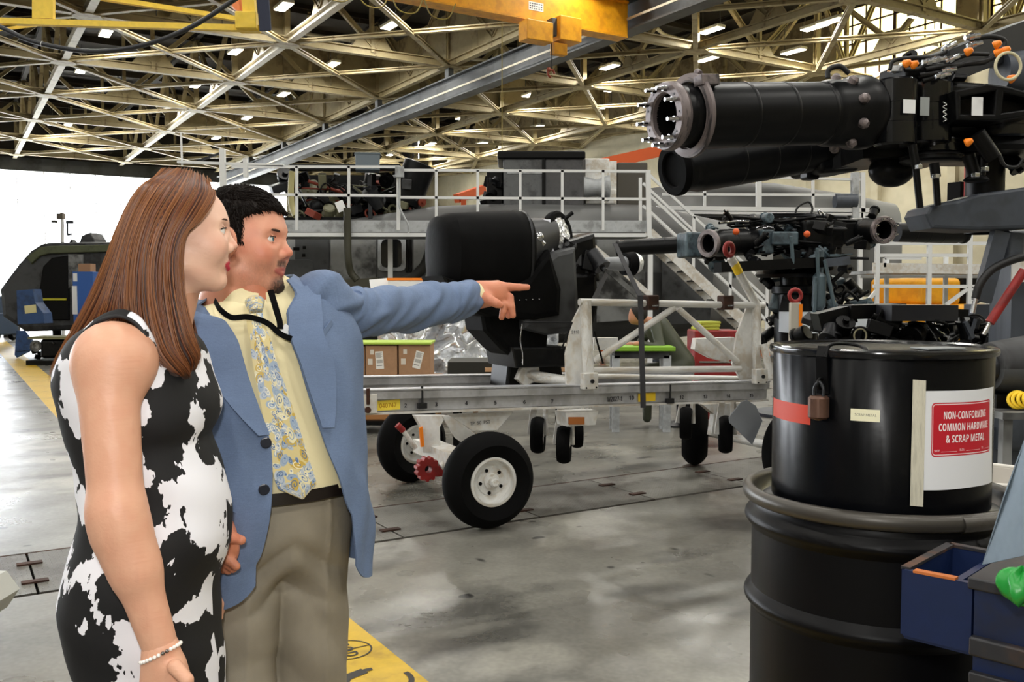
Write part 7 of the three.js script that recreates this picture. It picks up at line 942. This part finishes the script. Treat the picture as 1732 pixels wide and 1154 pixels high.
  const torsoHit = (u, v, grow = 0) => { const m = inv(), p = V(0, EYE, 0).applyMatrix4(m), q = at(u, v, 1).applyMatrix4(m).sub(p); let last = 1; for (let t = 1.5; t < 2.6; t += 0.002) { const r = p.clone().addScaledVector(q, t), y = r.y; r.x += 0.034 * sstep(1.42, 1.54, y); const f = Math.abs(r.x / (tor(y, 1) + grow)) ** 2.2 + Math.abs((r.z - tor(y, 3)) / (tor(y, 2) + grow)) ** 2.2 - 1; if (f < 0) return { y, th: Math.atan2(r.x / (tor(y, 1) + grow), (r.z - tor(y, 3)) / (tor(y, 2) + grow)) }; } return null; };
  const edge = (list, g) => { const rows = list.map(([u, v]) => torsoHit(u, v, g)).filter(Boolean).map((e) => [e.y, e.th]).sort((a, b) => a[0] - b[0]); return table(rows.filter((r, i) => !i || r[0] - rows[i - 1][0] > 0.004)); };
  const cloth = (c, b = 0.0015, r = 0.8) => { const m = mat(c, r, 0, { bumpMap: T.weave, bumpScale: 0.0004 }); return m; };
  const denim = mat('#ffffff', 0.78, 0, { map: dataTex(512, (u, v) => { const n = noise2(u * 256, v * 256, 256, 231), a = fbm2(u * 4, v * 4, 4, 4, 233), w = noise2(u * 24, v * 500, 500 * 24, 237); const k = 0.94 + 0.12 * (a - 0.5) + 0.08 * (n - 0.5) + 0.06 * (w - 0.5); return [108 * k, 128 * k, 162 * k]; }), bumpMap: T.weave, bumpScale: 0.0004 }); denim.map.repeat.set(3, 3);
  // shirt
  const shirt = cloth('#eee2b6', 0.001, 0.75); part(o, 'shirt', sheet(80, 60, (s, t) => { const y = lerp(1.098, 1.545, t), th = s * Math.PI * 2, p = onT(th, y, -0.012 + 0.003 * Math.sin(th * 9 + y * 30) * sstep(1.25, 1.0, y)); return p; }, true, (s, t) => [s * 1.2, t * 0.6]), shirt, 'pale yellow dress shirt');
  const collar = (s0, s1) => shell(20, 6, (s, t) => { const th = lerp(s0, s1, s), r = lerp(0.077, 0.092, t), lowest = 0.018 + 0.03 * (1 - Math.abs(lerp(s0, s1, s)) / 2.6); const y = lerp(1.556, 1.556 - 0.042 - lowest * 0.4, t); return V(-0.034 + r * 1.02 * Math.sin(th), y - 0.02 * Math.cos(th), -0.012 + r * Math.cos(th) * 0.98); }, 0.002); part(o, 'collar', [collar(0.1, 1.2), collar(-2.0, -0.1)], shirt);
  // tie
  const tieTex = canvasTex(512, 1024, (c) => { c.fillStyle = '#d8c890'; c.fillRect(0, 0, 512, 1024); const r = RNG(9); for (let i = 0; i < 420; i++) { const x = r() * 512, y = r() * 1024, s = 16 + 34 * r(), a = r() * 6; c.save(); c.translate(x, y); c.rotate(a); c.fillStyle = ['#b9c2cc', '#c8a94e', '#e4dcb6', '#9fb0c4'][(r() * 4) | 0]; c.beginPath(); c.ellipse(0, 0, s, s * 0.55, 0, 0, 7); c.fill(); c.strokeStyle = ['#5b7296', '#8fa3bd', '#f0ead0'][(r() * 3) | 0]; c.lineWidth = 5; c.beginPath(); for (let k = 0; k < 40; k++) { const q = k / 40 * 9, rr = s * 0.75 * (1 - k / 44); c.lineTo(Math.cos(q) * rr, Math.sin(q) * rr * 0.7); } c.stroke(); c.fillStyle = '#4f6ea2'; c.beginPath(); c.arc(s * 0.3, 0, 5, 0, 7); c.fill(); c.restore(); } });
  const tieM = mat('#ffffff', 0.5, 0, { map: tieTex }), tc = [[434, 528], [441, 560], [452, 610], [465, 660], [479, 720], [492, 780], [502, 822], [508, 842]].map(([u, v]) => torsoHit(u, v, -0.002)), tl = table(tc.map((e) => [-e.y, e.th])), ty0 = -tc[0].y, ty1 = -tc[7].y;
  part(o, 'necktie', shell(10, 60, (s, t) => { const k = lerp(ty0, ty1, t), w = lerp(0.016, 0.043, Math.min(1, t * 1.15)) * (t > 0.93 ? (1 - t) / 0.07 * 0.999 + 0.001 : 1), th = tl(k), p = onT(th, -k, 0.004 + 0.004 * (1 - (2 * s - 1) ** 2)), p2 = onT(th + 0.02, -k, 0.004), dx = p2.sub(onT(th, -k, 0.004)).normalize(); return p.addScaledVector(dx, (s - 0.5) * 2 * w); }, 0.003, (s, t) => [s * 0.45, 1 - t]), tieM, 'pale gold and blue paisley necktie');
  { const k = H(430, 505, 1.985), q = H(433, 528, 1.965); part(o, 'tie_knot', lathe([[0.0, 0], [0.013, 0.0], [0.017, 0.012], [0.021, 0.027], [0.019, 0.031], [0, 0.033]], 20, q.clone(), k.clone().sub(q)).scale(1, 1, 1), tieM); }
  // jacket
  const L = edge([[384, 505], [400, 560], [424, 630], [448, 700], [462, 742], [467, 790], [466, 840], [460, 900], [449, 955], [440, 976]], 0.012), R = edge([[474, 505], [486, 560], [505, 620], [526, 690], [548, 755], [566, 805], [580, 850], [594, 880]], 0.012);
  const Lw = (y) => L(y) - 0.8 * sstep(1.475, 1.545, y), Rw = (y) => R(y) + 0.35 * sstep(1.485, 1.545, y);
  const hem = 0.872, top = 1.545, wr_ = (th, y) => 0.002 * (1 - 2 * Math.abs(Math.sin(th * 5 + y * 9 + 3 * noise3(th * 1.5, y * 6, 2)))) + 0.004 * Math.sin(th * 4 + y * 18) * Math.sin(y * 11 + th) + 0.003 * Math.sin(th * 11 - y * 25) * sstep(1.3, 1.0, y);
  part(o, 'jacket', shell(140, 90, (s, t) => { const y = lerp(hem + 0.0, top, t), a = Rw(y), b = Lw(y) + Math.PI * 2, th = lerp(a, b, s), cut = (1 - t) ** 6 * 0.05 * (Math.exp(-s * 40) + Math.exp(-(1 - s) * 40)); const p = onT(th, y, 0.014 + wr_(th, y)); p.y += cut; return p; }, 0.004, (s, t) => [s * 1.3, t * 0.7]), denim, 'light blue jacket body');
  const lapel = (E, sgn, yb, lab) => part(o, 'lapel', shell(12, 50, (s, t) => { const y = lerp(yb, 1.528, t), w = 0.085 * Math.sin(Math.PI * Math.min(1, 0.08 + t * 0.62)) * (t > 0.86 ? 1 - (t - 0.86) * 2.2 : 1), th0 = E(y), p0 = onT(th0, y, 0.018), p1 = onT(th0 + sgn * 0.04, y, 0.018), d = p1.clone().sub(p0).normalize(), th = th0 + sgn * w * s / Math.max(0.09, p1.distanceTo(p0) / 0.04), p = onT(th, y, 0.019 + 0.011 * s); return p; }, 0.004, (s, t) => [s * 0.1, t * 0.5]), denim, lab);
  lapel(Lw, -1, 1.235); lapel(Rw, 1, 1.24);
  part(o, 'jacket_collar', shell(40, 6, (s, t) => { const th = lerp(1.9, Math.PI * 2 - 1.9, s), r = lerp(0.083, 0.1, t); return V(-0.034 + r * Math.sin(th) * 1.05, lerp(1.568, 1.525, t) - 0.025 * Math.cos(th) - 0.01, -0.018 + r * Math.cos(th)); }, 0.004), denim);
  for (const [u, v] of [[456, 748], [453, 827]]) { const e = torsoHit(u, v, 0.018), p = onT(e.th, e.y, 0.02), n = V(Math.sin(e.th), 0, Math.cos(e.th)); part(o, 'button', lathe([[0, 0], [0.01, 0], [0.0115, 0.002], [0.0115, 0.004], [0.009, 0.005], [0, 0.0035]], 20, p, n), mat('#151a28', 0.3)); }
  for (const [a, b] of [[[538, 570], [558, 548]]]) { const e = torsoHit(...a, 0.018), f = torsoHit(...b, 0.018); if (e && f) part(o, 'breast_pocket', bar(onT(e.th, e.y, 0.017), onT(f.th, f.y, 0.017), 0.012, 0.003, V(0.5, 0, 0.8)), denim); }
  // sleeves
  const sleeveG = (pts, rs, seed, N = 150) => { const c = new THREE.CatmullRomCurve3(pts), fr = c.computeFrenetFrames(N, false), rt = table(rs); return sheet(72, N, (s, t) => { const i = Math.round(t * N), p = c.getPoint(t), a = s * Math.PI * 2, n = fr.normals[i], b = fr.binormals[i], tw = noise3(Math.cos(a) * 1.4 + seed, Math.sin(a) * 1.4, t * 11) - 0.5, cr = (f, ph, k) => { const w = Math.sin(f * t + k * Math.sin(a + seed) + ph + 1.5 * tw); return 1 - 2 * Math.abs(w); }, rr = rt(t) + 0.005 * tw + 0.0036 * cr(15, 0.6, 2.6) + 0.003 * cr(27, 1.9, 3.4) * (0.5 + sstep(0.4, 0.15, t)) + 0.0016 * cr(48, 0.3, 4.2); return p.clone().addScaledVector(n, Math.cos(a) * rr).addScaledVector(b, Math.sin(a) * rr); }, true, (s, t) => [s * 0.35, t * 0.6]); };
  const cuffL = H(800, 500, 2.54); part(o, 'sleeve', sleeveG([V(0.05, 1.465, 0.0), H(540, 505, 2.12), H(578, 524, 2.19), H(612, 528, 2.24), H(645, 526, 2.3), H(690, 522, 2.38), H(740, 515, 2.46), H(775, 508, 2.5), H(802, 500, 2.55)], [[0, 0.055], [0.125, 0.065], [0.25, 0.06], [0.4, 0.06], [0.6, 0.06], [0.75, 0.058], [0.88, 0.053], [1, 0.042]], 3), denim, 'raised jacket sleeve');
  part(o, 'sleeve', sleeveG([V(-0.13, 1.44, 0), V(-0.19, 1.42, 0), sR.clone().lerp(eR, 0.5), eR, eR.clone().lerp(wR, 0.6), wR.clone().lerp(eR, 0.06)], [[0, 0.07], [0.12, 0.076], [0.4, 0.068], [0.6, 0.062], [1, 0.05]], 8), denim, 'hanging jacket sleeve');
  const dirC = cuffL.clone().sub(eL).normalize(); part(o, 'shirt_cuff', rod(cuffL.clone().addScaledVector(dirC, -0.03), cuffL.clone().addScaledVector(dirC, 0.012), 0.037, 0.037, 28, true), shirt);
  // trousers and belt
  const khaki = mat('#ffffff', 0.72, 0, { map: dataTex(256, (u, v) => { const k = 0.95 + 0.1 * fbm2(u * 6, v * 6, 6, 4, 241); return [146 * k, 138 * k, 122 * k]; }), bumpMap: T.weave, bumpScale: 0.0003 });
  const trouF = (p) => { const q = { x: p.x, y: p.y, z: p.z }; let d = ell(q, [0.0, 1.03, 0.004], [0.186, 0.16, 0.15]); d = smax(d, p.y - 1.1, 0.006); let l = 1e9; for (const s of [-1, 1]) { const a = [s * 0.086, 0.98, 0.005], b = [s * 0.083, 0.52, 0.02], c = [s * 0.094, 0.06, -0.005]; let e = smin(cap(q, a, b, 0.1, 0.079), cap(q, b, c, 0.079, 0.078), 0.03); l = Math.min(l, e); } d = smin(d, l, 0.035); const dx = Math.abs(p.x); d += 0.009 * (1 - 2 * Math.abs(Math.sin(dx * 20 + p.y * 34 + 2 * noise3(p.x * 9, p.y * 9, p.z * 9)))) * Math.exp(-(((p.y - 0.91) / 0.08) ** 2)) * sstep(0.2, 0.02, dx) + 0.008 * (noise3(p.x * 14, p.y * 7, p.z * 14) - 0.5) + 0.005 * (1 - 2 * Math.abs(Math.sin(p.y * 17 + p.x * 13 + 4 * noise3(p.x * 5, p.y * 4, 7)))) * sstep(1.0, 0.8, p.y) * 0.7 + 0.004 * Math.exp(-(((dx - 0.09 - 0.0) / 0.006) ** 2)) * (p.z > 0 ? -1 : 0) + 0.005 * Math.sin(p.y * 40 + p.x * 22) * sstep(0.95, 0.6, p.y) * noise3(p.x * 6, p.y * 5, 3); return smax(d, 0.03 - p.y, 0.004); };
  const tg = nets(V(-0.26, 0.02, -0.2), V(0.27, 1.12, 0.2), 0.006, trouF), tn = tg.attributes.position.count, tuv = new Float32Array(tn * 2); for (let i = 0; i < tn; i++) { tuv[2 * i] = (tg.attributes.position.getX(i) + tg.attributes.position.getZ(i)) * 3; tuv[2 * i + 1] = tg.attributes.position.getY(i) * 3; } tg.setAttribute('uv', new THREE.BufferAttribute(tuv, 2)); part(o, 'trousers', tg, khaki, 'khaki trousers');
  part(o, 'belt', sheet(60, 2, (s, t) => { const a = s * Math.PI * 2, y = 1.082 + 0.026 * t; return V((tor(y, 1) - 0.008) * Math.sin(a), y, tor(y, 3) + (tor(y, 2) - 0.007) * Math.cos(a)); }, true), mat('#1c1512', 0.4));
  for (const s of [-1, 1]) part(o, 'shoe', sheet(30, 16, (a_, t) => { const a = a_ * Math.PI * 2, b = t * Math.PI / 2; return V(s * 0.125 + 0.05 * Math.sin(a) * Math.cos(b * 0.999), 0.003 + 0.075 * Math.sin(b) * (1 - 0.3 * Math.cos(a)), 0.06 + 0.15 * Math.cos(a) * Math.cos(b * 0.999)); }, true), mat('#2a1c14', 0.35));
  // lanyard and badge
  const ln = (pts, w, lab, m) => { const c = new THREE.CatmullRomCurve3(pts.map(([u, v, g]) => { const e = torsoHit(u, v, g || 0.0); return e ? onT(e.th, e.y, (g || 0) + 0.01) : H(u, v, 1.97); })); part(o, 'lanyard', shell(4, 50, (s, t) => { const p = c.getPoint(t), tg2 = c.getTangent(t), n = V(p.x, 0, p.z).normalize(), b = tg2.clone().cross(n).normalize(); return p.addScaledVector(b, (s - 0.5) * w); }, 0.0015), m, lab); };
  ln([[366, 492, 0.01], [380, 515, 0.012], [398, 530, 0.006], [425, 532, 0.006], [455, 545, 0.01], [476, 565, 0.012], [490, 573, 0.014]], 0.012, 'black lanyard ribbon', K.blackMatte); ln([[452, 492, 0.012], [462, 520, 0.012], [472, 545, 0.01], [474, 556, 0.008]], 0.013, 'black lanyard ribbon', K.blackMatte);
  const e = torsoHit(484, 560, 0.004); if (e) part(o, 'badge', box(0.03, 0.02, 0.002, ...onT(e.th, e.y, 0.012).toArray(), e.th, 0, -0.6), K.paper, 'white badge corner');
}
// ---------------------------------------------------------------- seated worker behind the fixture
{
  const D = 10.55, o = thing('person', 'worker in olive coveralls sitting bent over the lime table', 'person', at(1125, 660, D).setY(0)), H = inPlace(o), A = (u, v, d = D) => H(u, v, d).toArray(), ol = lin('#3c4030'), sk = lin('#b97f62'), hd = H(1078, 532, D - 0.1);
  const suit = (p) => { let d = cap(p, A(1150, 615), A(1112, 555, D), 0.17, 0.15); d = smin(d, cap(p, A(1108, 548, D - 0.15), A(1118, 590, D - 0.28), 0.07, 0.055), 0.04); d = smin(d, cap(p, A(1118, 590, D - 0.28), A(1085, 582, D - 0.3), 0.052, 0.04), 0.03); d = smin(d, cap(p, A(1105, 548, D + 0.15), A(1080, 585, D + 0.1), 0.07, 0.045), 0.04); for (const s of [-0.1, 0.1]) { d = smin(d, cap(p, A(1150, 622, D + s), A(1095, 625, D + s), 0.09, 0.07), 0.04); d = smin(d, cap(p, A(1095, 625, D + s), [H(1095, 625, D + s).x, 0.1, -s], 0.068, 0.05), 0.03); } return d; };
  const g1 = nets(V(-0.55, 0.02, -0.35), V(0.4, 1.25, 0.45), 0.014, suit, () => ol); const hf = (p) => { let d = ell(p, hd.toArray(), [0.095, 0.115, 0.08]); d = smin(d, ell(p, [hd.x - 0.05, hd.y - 0.05, hd.z], [0.05, 0.06, 0.06]), 0.03); d = smin(d, cap(p, [hd.x + 0.03, hd.y - 0.06, hd.z], A(1108, 548), 0.055, 0.07), 0.03); for (const q of [[1078, 582, D - 0.3], [1066, 583, D + 0.08]]) { d = Math.min(d, ell(p, A(...q), [0.055, 0.03, 0.04])); } return d; };
  const g2 = nets(V(-0.62, 0.6, -0.3), V(0.1, 1.45, 0.5), 0.012, hf, (p) => sk); const m = new THREE.Mesh(joinGeo([g1, g2]), skinMat); m.name = 'body'; o.add(m);
  part(o, 'hair', (() => { const g = nets(V(hd.x - 0.13, hd.y - 0.1, hd.z - 0.12), V(hd.x + 0.14, hd.y + 0.15, hd.z + 0.12), 0.012, (p) => Math.max(ell(p, [hd.x + 0.012, hd.y + 0.012, hd.z], [0.1, 0.12, 0.088]), -(p.x - hd.x + 0.04 + (p.y - hd.y) * 0.6 + 0.02))); g.setAttribute('uv', new THREE.BufferAttribute(new Float32Array(g.attributes.position.count * 2), 2)); return g; })(), mat('#1b1410', 0.7));
  const sy = H(1150, 650, D).y, st = thing('work_stool', 'low black stool under the seated worker', 'stool', o.position.clone().add(V(0.16, 0, 0))); part(st, 'seat', lathe([[0, sy - 0.06], [0.17, sy - 0.06], [0.18, sy - 0.03], [0.16, sy], [0, sy]], 32), K.black); part(st, 'column', rod(V(0, 0.05, 0), V(0, sy - 0.06, 0), 0.03), K.darkMetal); part(st, 'foot', lathe([[0, 0], [0.2, 0], [0.2, 0.02], [0.04, 0.06], [0, 0.06]], 28), K.darkMetal);
}
scene.updateMatrixWorld(true);
renderer.render(scene, camera);
